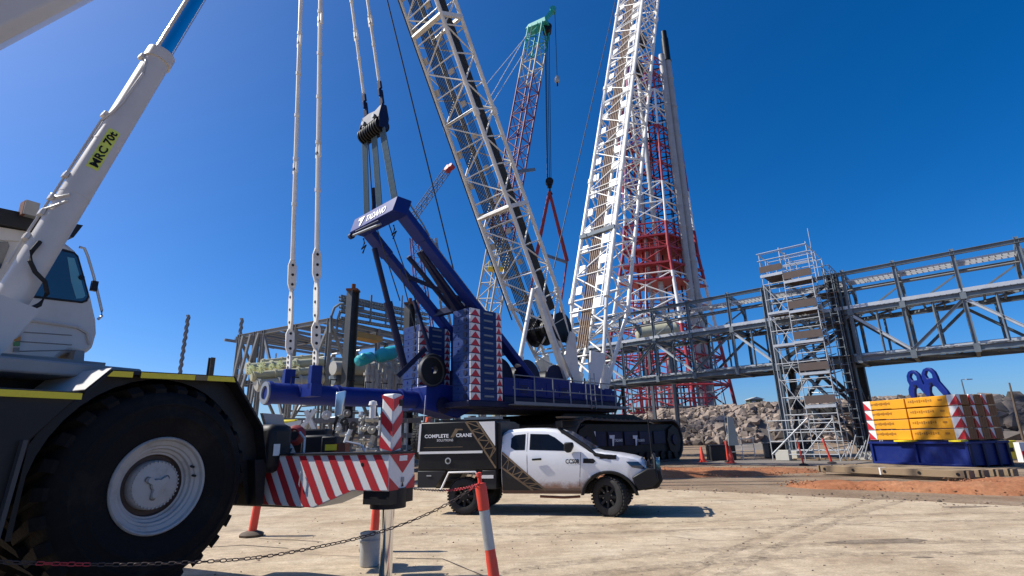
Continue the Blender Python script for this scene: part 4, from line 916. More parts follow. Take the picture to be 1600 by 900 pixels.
fa, fb = at(845, 40, 75), at(864, 16, 75); MB().beam(fa, fb, .5, .6).tube(fb - V((0, .5, 0)), fb + V((0, .5, 0)), .55, n=16).build('fly_head', TEAL, gc)
MB().tube(at(855, 46, 75) - V((0, .8, 0)), at(855, 46, 75) + V((0, .8, 0)), .75, n=18).build('head_sheave', BLACK, gc)
for x0, x1 in ((853, 856), (855.5, 858.5), (858, 861), (851.5, 855)): rod('hoist_rope', at(x0, 52, 75), at(x1, 282, 75), .055, ROPE, gc)
rod('whip_line', at(867, 20, 75), at(870.5, 120, 75), .05, ROPE, gc); p = at(870.5, 124, 75); MB().lathe([(0, .7), (.25, .65), (.45, .2), (.45, -.3), (.25, -.6), (0, -.65)], p, Z, 16).build('headache_ball', SLEEVE, gc); MB().tube(p - Z * 1.3, p - Z * .6, .12).build('whip_hook', BLACK, gc)
for (x0, y0, x1, y1) in ((825, 50, 757, 168), (820, 80, 770, 160), (826, 52, 760, 132)): rod('stay_rope', at(x0, y0, 75), at(x1, y1, 73), .05, CREAM, gc)
MB().box(at(776, 421, 74), (2.6, 0, 0), (0, 1.6, 0), (0, 0, .2)).build('platform', YELT, gc)
for k in range(7): a = at(764 + k * 4, 421, 73.4); rod('platform_rail', a, a + Z * 1.3, .06, YELT, gc); rod('platform_rail', a + Z * .7 * (k % 2), a + Z * 1.2 + V((.5, 0, 0)), .05, YELT, gc)
hk = thing('hook_block', 'black hook block hanging on ropes with two red slings below', 'hook block', at(858, 292, 75))
p = at(858.5, 287, 75); MB().box(p, (.7, 0, 0), (0, .6, 0), (0, 0, 1.3)).tube(p + Z * .3 - V((0, .4, 0)), p + Z * .3 + V((0, .4, 0)), .62, n=16).build('sheave_case', BLACK, hk); MB().path([p - Z * .6, p - Z * 1.3, p - Z * 1.8 + V((.3, 0, 0)), p - Z * 2.1, p - Z * 1.8 - V((.35, 0, 0))], .17).build('hook', BLACK, hk)
SLING = mat('red_sling', (.30, .03, .025), .7, var=.3, scale=4)
for i, (x1, y1, lab) in enumerate(((838, 400, 'left red round sling hanging from the black hook block'), (886, 408, 'right red round sling hanging from the black hook block'))):
    a, c = at(858.5, 300, 75), at(x1, y1, 75); o = MB().tube(a, c, .24, .30, n=10).build('sling', SLING, None, label=lab, category='sling')
o = MB().beam(at(850, 398, 75), at(886, 410, 75), .35, .4).build('spreader_bar', GALV, None, label='grey spreader bar hung between the red slings', category='spreader bar')
for i, (xa, ya, xb, yb, lab) in enumerate(((886, 408, 870, 520, 'lower right red sling below the spreader bar'), (840, 396, 826, 470, 'lower left red sling below the spreader bar'))):
    MB().tube(at(xa, ya, 75), at(xb, yb, 75), .13, n=8).build('sling', SLING, None, label=lab, category='sling')
# small red crane behind the A frame
rc_, B0, T0, d, a1, a2, L = far_boom('lattice_crane', 'small distant crane with red boom tip behind the blue gantry', 'lattice crane', (699, 266), (642, 345), 88, 1.0, 1.0, .07, .03, ((0, 1.0, STEELD),))
MB().box(T0 + d * .3, a1 * 1.1, a2 * 1.0, d * 1.3).tube(T0 + d * .9 - a2 * .5 + a1 * .5, T0 + d * .9 + a2 * .5 + a1 * .5, .5, n=14).build('boom_tip', REDST, rc_, bevel=.05)
S0 = [at(*q) for q in ((665, 620, 86), (690, 620, 86), (694, 620, 88.5), (669, 620, 88.5))]; S1 = [at(*q) for q in ((640, 372, 86), (652, 372, 86), (656, 372, 88.5), (644, 372, 88.5))]
lattice(rc_, S0, S1, 15, .10, .045, PURPLE, horiz=1)
S0 = [at(*q) for q in ((700, 560, 86), (712, 560, 86), (714, 560, 88), (702, 560, 88))]; S1 = [at(*q) for q in ((672, 372, 86), (680, 372, 86), (682, 372, 88), (674, 372, 88))]
lattice(rc_, S0, S1, 12, .10, .05, STEELM, horiz=1)

# ================================================================== STRAKED VENT STACKS
def stack(px, y0, y1, Y, r, lab):
    a, c = at(px[0], y0, Y), at(px[1], y1, Y); ax = (a.x + c.x) / 2; a = V((c.x, Y, 0)); zt = at(px[0], y0, Y).z
    t = thing('vent_stack', lab, 'vent stack', a); c = V((c.x, Y, zt)); MB().tube(a, c, r, n=14).build('stack_tube', STEELM, t)
    for ph in range(3):
        b = MB(); vs = []; n = 90
        for i in range(n + 1):
            z = zt * .35 + zt * .65 * i / n; an = ph * 2.094 + i * .32; x = V((math.cos(an), math.sin(an), 0)); q = V((a.x, a.y, z))
            vs += [q + x * r * .9, q + x * r * 1.55]
        b.add(vs, [(2 * i, 2 * i + 1, 2 * i + 3, 2 * i + 2) for i in range(n)]); b.build('helical_strake', STEELM, t, smooth=0)
stack((293, 283), 492, 570, 58, .15, 'spiral straked vent stack standing alone above the tyre')
stack((384, 372), 497, 550, 58, .14, 'spiral straked vent stack beside the steel process module')

# ================================================================== PROCESS MODULE (left background)
MY = 34.0
mod = thing('process_module', 'grey steel process module with pipes and cable ladders behind the blue ballast tube', 'process module', V((at(507, 620, MY).x, MY, 0)))
mc = at(507, 620, MY); mc = V((mc.x, MY, 0)); ml = V((-.87, .49, 0)).normalized(); mr = V((.49, .87, 0)).normalized()
def M_(a, b_, z): return mc + ml * a + mr * b_ + Z * z
ZM1 = at(507, 497, MY).z; ZM0 = 1.2
LL, RR = 9.6, 9.0
for a in (0, 3.4, 6.8, LL * .8, LL):
    for c in (0, RR / 2, RR):
        if a > 0 and 0 < c < RR and a != LL: continue
        ibeam('column', M_(a, c, 0), M_(a, c, ZM1), .26, .28, STEELM, mod, u=ml)
for z in (ZM1 - .15, ZM1 * .62, 2.3):
    for c in (0, RR / 2, RR): ibeam('beam', M_(0, c, z), M_(LL, c, z), .20, .28, STEELM, mod)
    for a in (0, 3.4, 6.8, LL * .8, LL): ibeam('beam', M_(a, 0, z), M_(a, RR, z), .20, .26, STEELM, mod)
for c in (0, RR):
    for k, (a0, a1_) in enumerate(((0, 3.4), (3.4, 6.8), (6.8, LL * .8), (LL * .8, LL))):
        beam('brace', M_(a0, c, 2.4 if k % 2 else ZM1 - .3), M_(a1_, c, ZM1 - .3 if k % 2 else 2.4), .15, .17, STEELM, mod)
for a in (0, LL):
    for k in range(2): c0, c1 = k * RR / 2, (k + 1) * RR / 2; beam('brace', M_(a, c0, 2.4 if k else ZM1 - .3), M_(a, c1, ZM1 - .3 if k else 2.4), .15, .17, STEELM, mod)
for k in range(9):
    a = 1.0 + k * 1.35; beam('roof_beam', M_(a, .2, ZM1 - .12), M_(a, RR - .2, ZM1 - .12), .14, .2, STEELM, mod)
    if k % 2: beam('brace', M_(a, .2, ZM1 - .2), M_(a + 1.3, RR / 2, ZM1 - .2), .12, .14, STEELM, mod)
# slanted end braces on the far left
for k in range(3): beam('brace', M_(LL + .2 + k * .3, -.2, 1.0), M_(LL - 2.5 + k * .9, -.2, ZM1 - .2), .16, .18, STEELM, mod)
ibeam('column', M_(LL + 2.2, -.6, 0), M_(LL + 2.2, -.6, ZM1 - 1.6), .34, .36, STEELD, mod, u=ml)
# tall dark columns with rusty caps
for px, y0, Y in ((551, 455, 31.5), (645, 476, 34.5)):
    q = at(px, y0, Y); q0 = V((at(px - 8, 600, Y).x, Y, 0)); q = V((q0.x, Y, q.z))
    ibeam('column', q0, q, .55, .55, STEELD, mod, u=V((.6, .8, 0))); MB().box(q + Z * .04, (.7, 0, 0), (0, .7, 0), (0, 0, .12)).tube(q + Z * .1, q + Z * .45, .14).build('column_cap', RUST, mod)
# cable ladders over the module roof
for k, (ya, yb) in enumerate(((463, 492), (468, 499), (479, 507), (486, 513), (497, 521))):
    a, c = at(531, ya, 32.5), at(668, yb, 40); b = MB(); X = V((.55, -.83, 0)) * .22
    for s in (-1, 1): b.beam(a + X * s, c + X * s, .05, .13)
    for i in range(34): q = lerp(a, c, (i + .5) / 34); b.beam(q - X, q + X, .08, .05)
    b.build('cable_ladder', GALV, mod, smooth=0)
for k in range(5): q = at(556 + k * 24, 470, 33 + k * 1.4); rod('ladder_post', V((q.x, q.y, ZM1 - .3)), V((q.x, q.y, q.z + .4)), .07, GALV, mod)
for k in range(3):
    a = at(516 + k * 10, 520, 33); z1 = at(520, 475 + k * 6, 33).z; MB().path([a, V((a.x, a.y, z1 - .8)), V((a.x + .15, a.y, z1 - .25)), V((a.x + .5, a.y, z1)), V((a.x + 1.6, a.y + .3, z1))], .09, 8).build('conduit', GALV, mod)
# pipes: pale headers on the left, insulated bank on the right
for k, (y, r, Y) in enumerate(((572, .30, 31.0), (584, .26, 30.6), (598, .30, 30.5), (562, .16, 32))):
    a, c = at(384 + 8 * k, y + 4, Y), at(504, y - 6, Y + 3); d = (c - a).normalized(); b = MB().tube(a, c, r, n=18)
    for f in (.02, .3, .62, .9): q = lerp(a, c, f); b.tube(q, q + d * .12, r * 1.3, n=18)
    b.build('header_pipe', PIPEY if k != 2 else PIPE, mod)
def handwheel(p, r, m_, nrm=V((-.3, -.95, 0))):
    n_ = nrm.normalized(); X = n_.cross(Z).normalized(); Y_ = X.cross(n_); b = MB()
    for k in range(6): an = k * math.pi / 6; dv = X * math.cos(an) + Y_ * math.sin(an); b.beam(p - dv * r, p + dv * r, .05, .07, u=n_)
    b.tube(p - n_ * .1, p + n_ * .12, r * .22); b.tube(p, p - n_ * .6, .07); return b.build('valve_handwheel', m_, mod)
HW = mat('pale_green_yellow', (.62, .66, .34), .5, var=.1)
for x, y, r in ((392, 577, .27), (408, 574, .33), (424, 573, .2), (437, 570, .24), (456, 569, .2)): handwheel(at(x, y, 29.6), r, HW)
for k in range(12):
    x = 575 + k * 6.5; a = at(x, 560 + 9 * (k % 3), 31 + .3 * k); MB().tube(V((a.x, a.y, a.z - 2.2)), a, .12 + .03 * (k % 3), n=10).tube(a - Z * .15, a, .24, n=12).tube(a - Z * 1.0, a - Z * .85, .22, n=12).build('riser', PIPE, mod)
for k, (y, r) in enumerate(((575, .42), (592, .36), (607, .4), (563, .18), (600, .15))):
    a, c = at(520, y, 31.5 + k * .3), at(640, y + 4, 36 + k * .3); d = (c - a).normalized(); b = MB().tube(a, c, r, n=16)
    for f in (.15, .35, .5, .68, .85): q = lerp(a, c, f); b.tube(q, q + d * .1, r * 1.22, n=16)
    b.build('header_pipe', PIPE if k % 2 == 0 else GALV, mod)
for (x0, y0, x1, y1, r, Y) in ((558, 565, 582, 557, .34, 30.5), (589, 557, 620, 549, .42, 31.5), (566, 556, 575, 560, .2, 30.2)):
    a, c = at(x0, y0, Y), at(x1, y1, Y + .8); d = (c - a).normalized(); L_ = (c - a).length; prof = [(0, -.1), (r * .8, 0)] + [(r * (1 + .12 * noise.noise(V((k, x0, 0)) * .9)), L_ * (k + 1) / 7) for k in range(5)] + [(r * .8, L_), (0, L_ + .1)]
    MB().lathe(prof, a, d, 14).build('wrapped_valve', TEALW, mod)
bx('timber_packer', mat('orange_timber', (.5, .27, .08), .7, var=.2), mod, at(570, 527, 34), mr * 2.4, ml * .9, Z * .35)
# lower skid: beams, pipes, flanges seen under the blue tube
for k in range(10): q = at(418 + k * 24, 690, 29 + .5 * k); rod('skid_post', V((q.x, q.y, 0)), V((q.x, q.y, 3.0)), .13, STEELM if k % 3 else GALVB, mod)
for z in (.5, 1.3, 2.0, 2.9): beam('skid_beam', V((at(410, 690, 29).x, 29, z)), V((at(655, 690, 34).x, 34, z)), .25, .28, STEELM if z != 1.3 else GALV, mod)
rr = random.Random(12)
for k in range(46):
    q = at(rr.uniform(425, 600), rr.uniform(645, 708), rr.uniform(26.5, 28.5)); d = rr.choice((V((.9, .3, 0)), V((0, 0, 1)), V((.3, .1, .9)), V((.5, -.8, 0)))); Lq = rr.uniform(.4, 1.3)
    b = MB().tube(q - d * Lq / 2, q + d * Lq / 2, rr.uniform(.05, .14), n=8); b.tube(q, q + d * .08, rr.uniform(.16, .24), n=10); b.build('spool_piece', rr.choice((GALVB, PIPE, STEELM, STEELD, STEELD, PIPE)), mod)
bx('name_plate', GALVB, mod, at(462, 690, 28), (1.1, .2, 0), (-.1, .5, 0), (0, 0, .3)); bx('lagging_box', YELT, mod, at(448, 662, 27), (1.1, 0, 0), (0, .5, 0), (0, 0, .38), bevel=.1)
for x0, y0, x1, y1 in ((470, 672, 493, 640), (478, 642, 492, 672), (430, 668, 470, 660)): beam('skid_brace', at(x0, y0, 26.5), at(x1, y1, 26.5), .16, .2, GALVB, mod)
# hanging valves and lines at the crane's feet, seen over the truck's canopy
for k in range(16):
    q = at(648 + k * 9 + rr.uniform(-3, 3), rr.uniform(643, 656), 40); MB().tube(V((q.x, 40, 0)), V((q.x, 40, q.z)), .16, n=8).tube(q - Z * .3, q, .3, n=10).build('stub_pipe', rr.choice((PIPEY, PIPE, STEELM)), mod)

# small-bore lines, supports and handrails that fill the module
rr = random.Random(77)
for k in range(70):
    a, c = rr.uniform(.3, LL - .3), rr.uniform(.2, RR - .2); z0 = rr.uniform(2.4, ZM1 - 1.6); o_ = rr.random(); r_ = rr.uniform(.035, .10); m_ = rr.choice((GALVB, PIPE, STEELM, STEELM, GALV, PIPEY))
    if o_ < .4: rod('small_pipe', M_(a, c, z0), M_(a, c, min(ZM1 - .3, z0 + rr.uniform(.8, 2.5))), r_, m_, mod)
    elif o_ < .7: rod('small_pipe', M_(max(.2, a - 2), c, z0), M_(min(LL - .2, a + 2), c, z0), r_, m_, mod)
    else: rod('small_pipe', M_(a, max(.2, c - 2), z0), M_(a, min(RR - .2, c + 2), z0), r_, m_, mod)
for k in range(12): rod('handrail_post', M_(k * LL / 11, -.05, ZM1 * .62), M_(k * LL / 11, -.05, ZM1 * .62 + 1.1), .03, GALVB, mod); rod('handrail_post', M_(-.05, k * RR / 11, ZM1 * .62), M_(-.05, k * RR / 11, ZM1 * .62 + 1.1), .03, GALVB, mod)
for h in (.6, 1.1): rod('handrail', M_(0, -.05, ZM1 * .62 + h), M_(LL, -.05, ZM1 * .62 + h), .028, GALVB, mod); rod('handrail', M_(-.05, 0, ZM1 * .62 + h), M_(-.05, RR, ZM1 * .62 + h), .028, GALVB, mod)
# ================================================================== YELLOW BALLAST STACK ON A BLUE TRAY
A0, B0 = gnd(1366, 723.5), gnd(1521, 730.5); A0.z = B0.z = 0
ty = (B0 - A0).normalized(); tx = V((-ty.y, ty.x, 0))
if tx.x < 0: tx = -tx
BL = (B0 - A0).length; BD = 2.15
def TY(s, d, z): return A0 + ty * s + tx * d + Z * z      # s along the front, d to the back
zt = onplane(1440, 690, tx, A0.dot(tx)).z
tray = thing('ballast_tray', 'open dark blue steel tray under the yellow ballast blocks', 'ballast tray', TY(BL / 2, BD / 2, 0))
fl = .09
def slantbox(b, s0, s1, d0, d1, z0, z1): b.add([TY(s, d, z) for z in (z0, z1) for s, d in ((s0, d0), (s1, d0), (s1, d1), (s0, d1))], [(0, 1, 2, 3), (4, 5, 6, 7), (0, 1, 5, 4), (1, 2, 6, 5), (2, 3, 7, 6), (3, 0, 4, 7)])
b = MB(); slantbox(b, .02, BL - .02, .06, BD - .06, .06, zt - .05); b.build('tray_body', TRAYBLUE, tray, bevel=.02)
for s in (0.0, BL / 2 - .06, BL - .12):
    for d in (0.0, BD - .05): bx('stiffener', TRAYBLUE, tray, TY(s + .06, d + .03, zt / 2), ty * .12, tx * .14, Z * (zt - .02), bevel=.01)
for d in (.0, BD / 3, BD * 2 / 3, BD - .1):
    for s in (-.02, BL - .02): bx('stiffener', DARKBLUE, tray, TY(s + .02, d + .05, zt / 2), ty * .12, tx * .12, Z * (zt - .04), bevel=.01)
for d in (-.02, BD - .06): bx('rim', TRAYBLUE, tray, TY(BL / 2, d + .04, zt - .05), ty * (BL + .14), tx * .16, Z * .1, bevel=.01); bx('skid', TRAYBLUE, tray, TY(BL / 2, d + .05, .05), ty * (BL + .02), tx * .2, Z * .1, bevel=.01)
for s in (-.02, BL - .06): bx('rim', TRAYBLUE, tray, TY(s + .04, BD / 2, zt - .05), ty * .16, tx * BD, Z * .096, bevel=.01)
for s, w in ((BL * .42, .95), (BL * .93, .55)): bx('yellow_spacer', YELT, tray, TY(s, -.02, zt + .03), ty * w, tx * .4, Z * .08, bevel=.01)
zt2 = onplane(1440, 620, tx, A0.dot(tx) + .1).z; BH = (zt2 - zt - .07) / 4
names = ['bottom', 'second', 'third', 'top']; cols_ = ['left', 'right']; rows_ = ['front', 'middle', 'back']
SIDEB = mat('shaded_side_brown', (.24, .12, .05), .8, var=.3, scale=4)  # brown of the side ribs, with the flank's shade put into the colour
YELD = mat('print_brown', (.33, .14, .01), .6, var=.1)
sA, sB, sC = .03, BL * .485, BL - .03
rowd = [(.05, .66), (.78, 1.36), (1.48, 2.06)]
for ri, (d0, d1) in enumerate(rowd):
    for li in range(4):
        for ci, (s0, s1) in enumerate(((sA, sB - .03), (sB + .04, sC))):
            z0 = zt + .08 + li * BH; lab = 'yellow ballast block, %s layer, %s column, %s row of the stack' % (names[li], cols_[ci], rows_[ri])
            t = thing('ballast_block', lab, 'ballast block', TY((s0 + s1) / 2, (d0 + d1) / 2, z0), group='yellow ballast blocks on the tray')
            b = MB(); hh = BH - .03; k = .03
            sm = s0 + (s1 - s0) * (.48 + .18 * ((li + ci) % 2)); st = .05
            prof = [(s0, k if li else 0), (sm, k if li else 0), (sm + .08, -st * 0 + k * .2 if li else 0), (s1, k * .2 if li else 0), (s1, hh), (s0, hh)]
            b.prism([TY(s, d0, z0 + z) for s, z in prof], tx * (d1 - d0)); blk = b.build('casting', YELLOW, t, bevel=.02)
            if ri == 0:
                # cast lettering ribs
                n = 9 if (s1 - s0) < 2 else 11
                for q in range(n):
                    ss = s0 + .62 + (s1 - s0 - 1.35) * q / n if ci == 0 else s0 + .18 + (s1 - s0 - 1.25) * q / n
                    bx('cast_figure', YELD, blk, TY(ss, d0 - .004, z0 + hh * .62), ty * .07, tx * .012, Z * (.07 + .04 * ((q * 7) % 3)))
                bx('cast_figure', YELD, blk, TY(s0 + .45 if ci == 0 else s1 - .75, d0 - .004, z0 + hh * .6), ty * .2, tx * .012, Z * .08)
            # red and white corner plate
            L_ = .42; b = MB(); n = -tx * .004
            if ci == 0: o_ = TY(s0 - .005, d0 - .012, z0 + .01); X = ty * L_
            else: o_ = TY(s1 - L_ + .005, d0 - .012, z0 + .01); X = ty * L_
            b.add([o_, o_ + X, o_ + X + Z * hh, o_ + Z * hh], [(0, 1, 2, 3)], 0)
            if ci == 0: b.add([o_ + n + Z * .01, o_ + X * .96 + n + Z * .01, o_ + Z * hh * .9 + n], [(0, 1, 2)], 1)
            else: b.add([o_ + n + X * .1 + Z * .01, o_ + X + n + Z * .01, o_ + X + Z * hh * .92 + n], [(0, 1, 2)], 1)
            b.build('hazard_plate', [WHITEM, RED], blk, smooth=0)
            if ci == 1:
                o_ = TY(s1 + .012, d0 + .0, z0 + .01); X = tx * .2; b = MB(); b.add([o_, o_ + X, o_ + X + Z * hh, o_ + Z * hh], [(0, 1, 2, 3)], 0); n2 = ty * .004
                b.add([o_ + n2, o_ + X + n2, o_ + Z * hh * .9 + n2], [(0, 1, 2)], 1); b.build('hazard_plate', [WHITEM, RED], blk, smooth=0)
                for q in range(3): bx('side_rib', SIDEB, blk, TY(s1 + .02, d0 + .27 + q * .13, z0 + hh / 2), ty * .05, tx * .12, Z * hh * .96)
# two blue lifting shackles standing on the stack
def shackle(px, lab, dd):
    base = onplane(px, 618, tx, A0.dot(tx) + dd); t = thing('lifting_link', lab, 'lifting link', V((base.x, base.y, zt2)), group='blue lifting links on the ballast')
    def Q(x, z): return V((base.x, base.y, zt2)) + ty * x + Z * z
    b = MB(); out = []; n = 22
    # forked link: eye on top, two legs below
    prof = [(-.34, 0), (-.42, .18), (-.40, .40), (-.30, .58), (-.36, .76), (-.34, 1.0), (-.22, 1.17), (-.05, 1.23), (.12, 1.18), (.26, 1.02), (.32, .80), (.34, .60), (.46, .40), (.60, .16), (.66, 0), (.40, 0), (.28, .18), (.18, .36), (.04, .44), (-.08, .38), (-.13, .2), (-.14, 0)]
    outer = prof; eye = [(-.12, .76), (-.18, .92), (-.10, 1.06), (.02, 1.06), (.12, .92), (.12, .76)]
    bm = bmesh.new()
    ov = [bm.verts.new(Q(x * 1.08, z * 1.08)) for x, z in outer]; ev = [bm.verts.new(Q(x * 1.08, z * 1.08)) for x, z in eye]
    eo = [bm.edges.new((ov[i], ov[(i + 1) % len(ov)])) for i in range(len(ov))]; ee = [bm.edges.new((ev[i], ev[(i + 1) % len(ev)])) for i in range(len(ev))]
    bmesh.ops.triangle_fill(bm, use_beauty=True, use_dissolve=False, edges=eo + ee)
    r = bmesh.ops.extrude_face_region(bm, geom=bm.faces[:]); bmesh.ops.translate(bm, verts=[v for v in r['geom'] if isinstance(v, bmesh.types.BMVert)], vec=tx * .16)
    bmesh.ops.recalc_face_normals(bm, faces=bm.faces); me = bpy.data.meshes.new('link_body'); bm.to_mesh(me); bm.free(); me.materials.append(BLUE); me.shade_smooth(); me.set_sharp_from_angle(angle=R_(35))
    o = link('link_body', me, t); bv = o.modifiers.new('bevel', 'BEVEL'); bv.width = .03; bv.segments = 2; bv.limit_method = 'ANGLE'
    MB().tube(Q(.0, .55) - tx * .05, Q(.0, .55) + tx * .2, .07).build('pin', DARKBLUE, t)
shackle(1434, 'left of the two blue forked lifting links on top of the yellow ballast', .5); shackle(1459, 'right of the two blue forked lifting links on top of the yellow ballast', .3)
# timber bearers in front
ma, mb = gnd(1283, 741), gnd(1522, 753); ma.z = mb.z = 0; mdv = (mb - ma).normalized(); mw = V((-mdv.y, mdv.x, 0)); mw = mw if mw.y > 0 else -mw
labs = ['nearest long timber bearer on the red earth in front of the blue tray', 'second long timber bearer from the front by the blue tray', 'third long timber bearer from the front by the blue tray', 'rearmost long timber bearer close against the blue tray']
for k in range(4):
    t = thing('timber_bearer', labs[k], 'timber', ma + mw * (.55 * k), group='timber bearers by the ballast tray')
    a = ma + mw * (.55 * k) + mdv * (.15 * k) + Z * .22; c = mb + mw * (.55 * k) + mdv * (.15 * k) + Z * .22
    MB().beam(a, c, .34, .23).build('baulk', TIMBER, t, bevel=.015)
    L_ = (c - a).length
    for q in range(5): p = a + mdv * (L_ * (.06 + .22 * q)) - mw * .17; MB().tube(p + mw * .02, p - mw * .02, .05, n=10).build('bolt_head', BLACK, t)
    if k == 0: MB().box(lerp(a, c, .47), mdv * .05, mw * .36, Z * .24).build('strap', WHITEM, t)
    for q in (.02, .98): MB().box(lerp(a, c, q), mdv * .06, mw * .352, Z * .242).build('end_band', BLACK, t)

# ================================================================== SMALL SITE OBJECTS, right
def cone(px, py, lab, h=.75):
    p = gnd(px, py); p.z = 0; t = thing('traffic_cone', lab, 'traffic cone', p, group='orange cones near the track'); MB().lathe([(0, h), (.035, h), (.19, .05), (.0, .05)], p, Z, 16).build('cone_body', ORANGE, t)
    MB().box(p + Z * .025, (.42, 0, 0), (0, .42, 0), (0, 0, .05)).build('cone_base', ORANGE, t, bevel=.01); MB().lathe([(.078, h * .72), (.128, h * .42)], p, Z, 16).build('reflective_band', SLEEVE, t)
cone(1143, 724, 'orange traffic cone beside the toe of the black track', .95); cone(1098, 722, 'orange traffic cone half hidden by the end of the black track', .9)
def bollard(base, top, lab, band=True, r=.055, tee=True):
    base, top = V(base), V(top); t = thing('bollard', lab, 'bollard', base, group='orange plastic bollards'); d = (top - base).normalized(); L = (top - base).length
    MB().lathe([(0, .0), (.22, .0), (.23, .04), (.19, .07), (.09, .10), (.0, .10)], base, Z, 8).build('rubber_base', RUBBER if not band else TIMBERD, t)
    b = MB().lathe([(0, .05), (r * 1.25, .05), (r * 1.2, L * .46), (r * 1.12, L * .5), (r * 1.1, L * .80), (r * 1.22, L * .805), (r * 1.24, L * .82), (r * 1.28, L * .95), (r * 1.15, L * .985), (r * .5, L * .99), (r * .45, L * 1.03), (r * .6, L * 1.035), (r * .6, L * 1.06), (0, L * 1.065)], base, d, 20); b.build('post', ORANGE, t)
    if band:
        MB().lathe([(r * 1.14, L * .54), (r * 1.15, L * .80)], base, d, 20).build('reflective_sleeve', SLEEVE, t)
    return t
p = gnd(1300, 724); bollard(V((p.x, p.y, 0)), V((p.x - .25, p.y, 1.2)), 'thin orange bollard leaning at the foot of the scaffold', False, .045)
p = gnd(1256, 727); bollard(V((p.x, p.y, 0)), V((p.x - .12, p.y, 1.15)), 'brownish bollard left of the scaffold foot', False, .035)
p = gnd(1138, 722); bollard(V((p.x, p.y, 0)), V((p.x, p.y, 1.2)), 'orange bollard standing next to the traffic cone by the track', False, .05)
t = thing('light_pole', 'slim street light pole with one arm behind the yellow ballast', 'light pole', V((at(1514, 640, 80).x, 80, 0))); p = V((at(1514, 640, 80).x, 80, 0)); zt_ = at(1509, 593, 80).z
MB().tube(p, V((p.x, 80, zt_)), .14, .08).build('pole', GALV, t); MB().beam(V((p.x, 80, zt_)), V((p.x + 1.2, 80, zt_ + .05)), .08, .08).box(V((p.x + 1.1, 80, zt_ + .02)), (.9, 0, 0), (0, .35, 0), (0, 0, .14)).build('lamp_head', GALVB, t)
t = thing('timber_post', 'leaning dark timber post on the quarry edge at far right', 'post', V((at(1586, 640, 60).x, 60, 0))); q = at(1586, 640, 60); MB().tube(V((q.x, 60, 2)), at(1577, 598, 60), .14, .08, n=7).tube(V((q.x, 60, 0)), V((q.x, 60, 2)), .14, n=7).build('shaft', TIMBERD, t)
t = thing('yellow_bin', 'small yellow steel bin beside the blue ballast tray', 'bin', gnd(1580, 719)); p = gnd(1580, 719); MB().prism([V((p.x - .55, p.y, .05)), V((p.x + .6, p.y, .05)), V((p.x + .5, p.y, .95)), V((p.x - .6, p.y, .95))], (0, .9, 0)).build('bin_body', YELT, t, bevel=.03); MB().box(V((p.x, p.y - .01, .5)), (.5, 0, 0), (0, .03, 0), (0, 0, .2)).build('pocket', BLACK, t)
t = thing('yellow_bin', 'red and white barrier end at the right edge beside the yellow bin', 'barrier', gnd(1603, 722)); p = gnd(1604, 722); MB().box(V((p.x, p.y, .45)), (.5, 0, 0), (0, .3, 0), (0, 0, .9)).build('panel', WHITEM, t); MB().box(V((p.x, p.y - .02, .35)), (.46, 0, 0), (0, .3, 0), (0, 0, .3)).build('stripe', RED, t)
hp = at(1180, 636, 110); t = thing('site_hut', 'tiny pale site hut on top of the rubble bank', 'hut', V((hp.x, 110, 4))); MB().box(V((hp.x, 110, 7)), (2.6, 0, 0), (0, 2, 0), (0, 0, 2.2)).build('wall', mat('hut_green', (.12, .14, .09), .7), t); MB().prism([V((hp.x - 1.7, 108.7, 8.1)), V((hp.x + 1.7, 108.7, 8.1)), V((hp.x, 108.7, 8.6))], (0, 2.6, 0)).build('roof', HUTW, t)
MB().box(V((hp.x - .6, 108.95, 6.9)), (.8, 0, 0), (0, .2, 0), (0, 0, 1.8)).build('door', HUTW, t)
for k, (px, py, lab) in enumerate(((1128, 719, 'dark steel plate box lying beside the traffic cone'), (1216, 707, 'dark storage box left of the scaffold base'))):
    p = gnd(px, py) if k == 0 else at(px, py, 37); p.z = 0; t = thing('steel_box', lab, 'box', p); MB().box(p + Z * .45, (1.6, 0, 0), (0, .9, 0), (0, 0, .9)).build('box_shell', GREYP, t, bevel=.04); MB().box(p + Z * .93, (1.65, 0, 0), (0, .95, 0), (0, 0, .06)).build('lid', STEELD, t)
t = thing('crowd_barrier', 'grey tubular barrier with a draped sign cloth past the black track', 'barrier', gnd(1165, 720)); p = gnd(1165, 719); p.z = 0
for k in range(3): rod('upright', p + V((k * .9 - .9, .3 * k, 0)), p + V((k * .9 - .9, .3 * k, 1.35)), .03, GALVB, t)
for z in (.5, .95, 1.3): rod('rail', p + V((-.9, 0, z)), p + V((.9, .6, z)), .025, GALVB, t)
MB().prism([p + V((-.95, -.05, .9)), p + V((-.3, -.05, .9)), p + V((-.45, -.05, 2.6)), p + V((-.8, -.05, 2.7))], (0, .05, 0)).build('cloth', mat('sign_cloth', (.35, .38, .34), .8), t)
q = at(1120, 600, 45); t = thing('marker_pole', 'thin tall marker pole in front of the rubble bank', 'pole', V((q.x, 45, 0))); MB().tube(V((q.x + .3, 45, 0)), at(1126, 612, 45), .03, n=6).build('shaft', GALVB, t); MB().tube(V((q.x + .3, 45, 0)), V((q.x + .3, 45, .06)), .2).build('foot', STEELD, t)

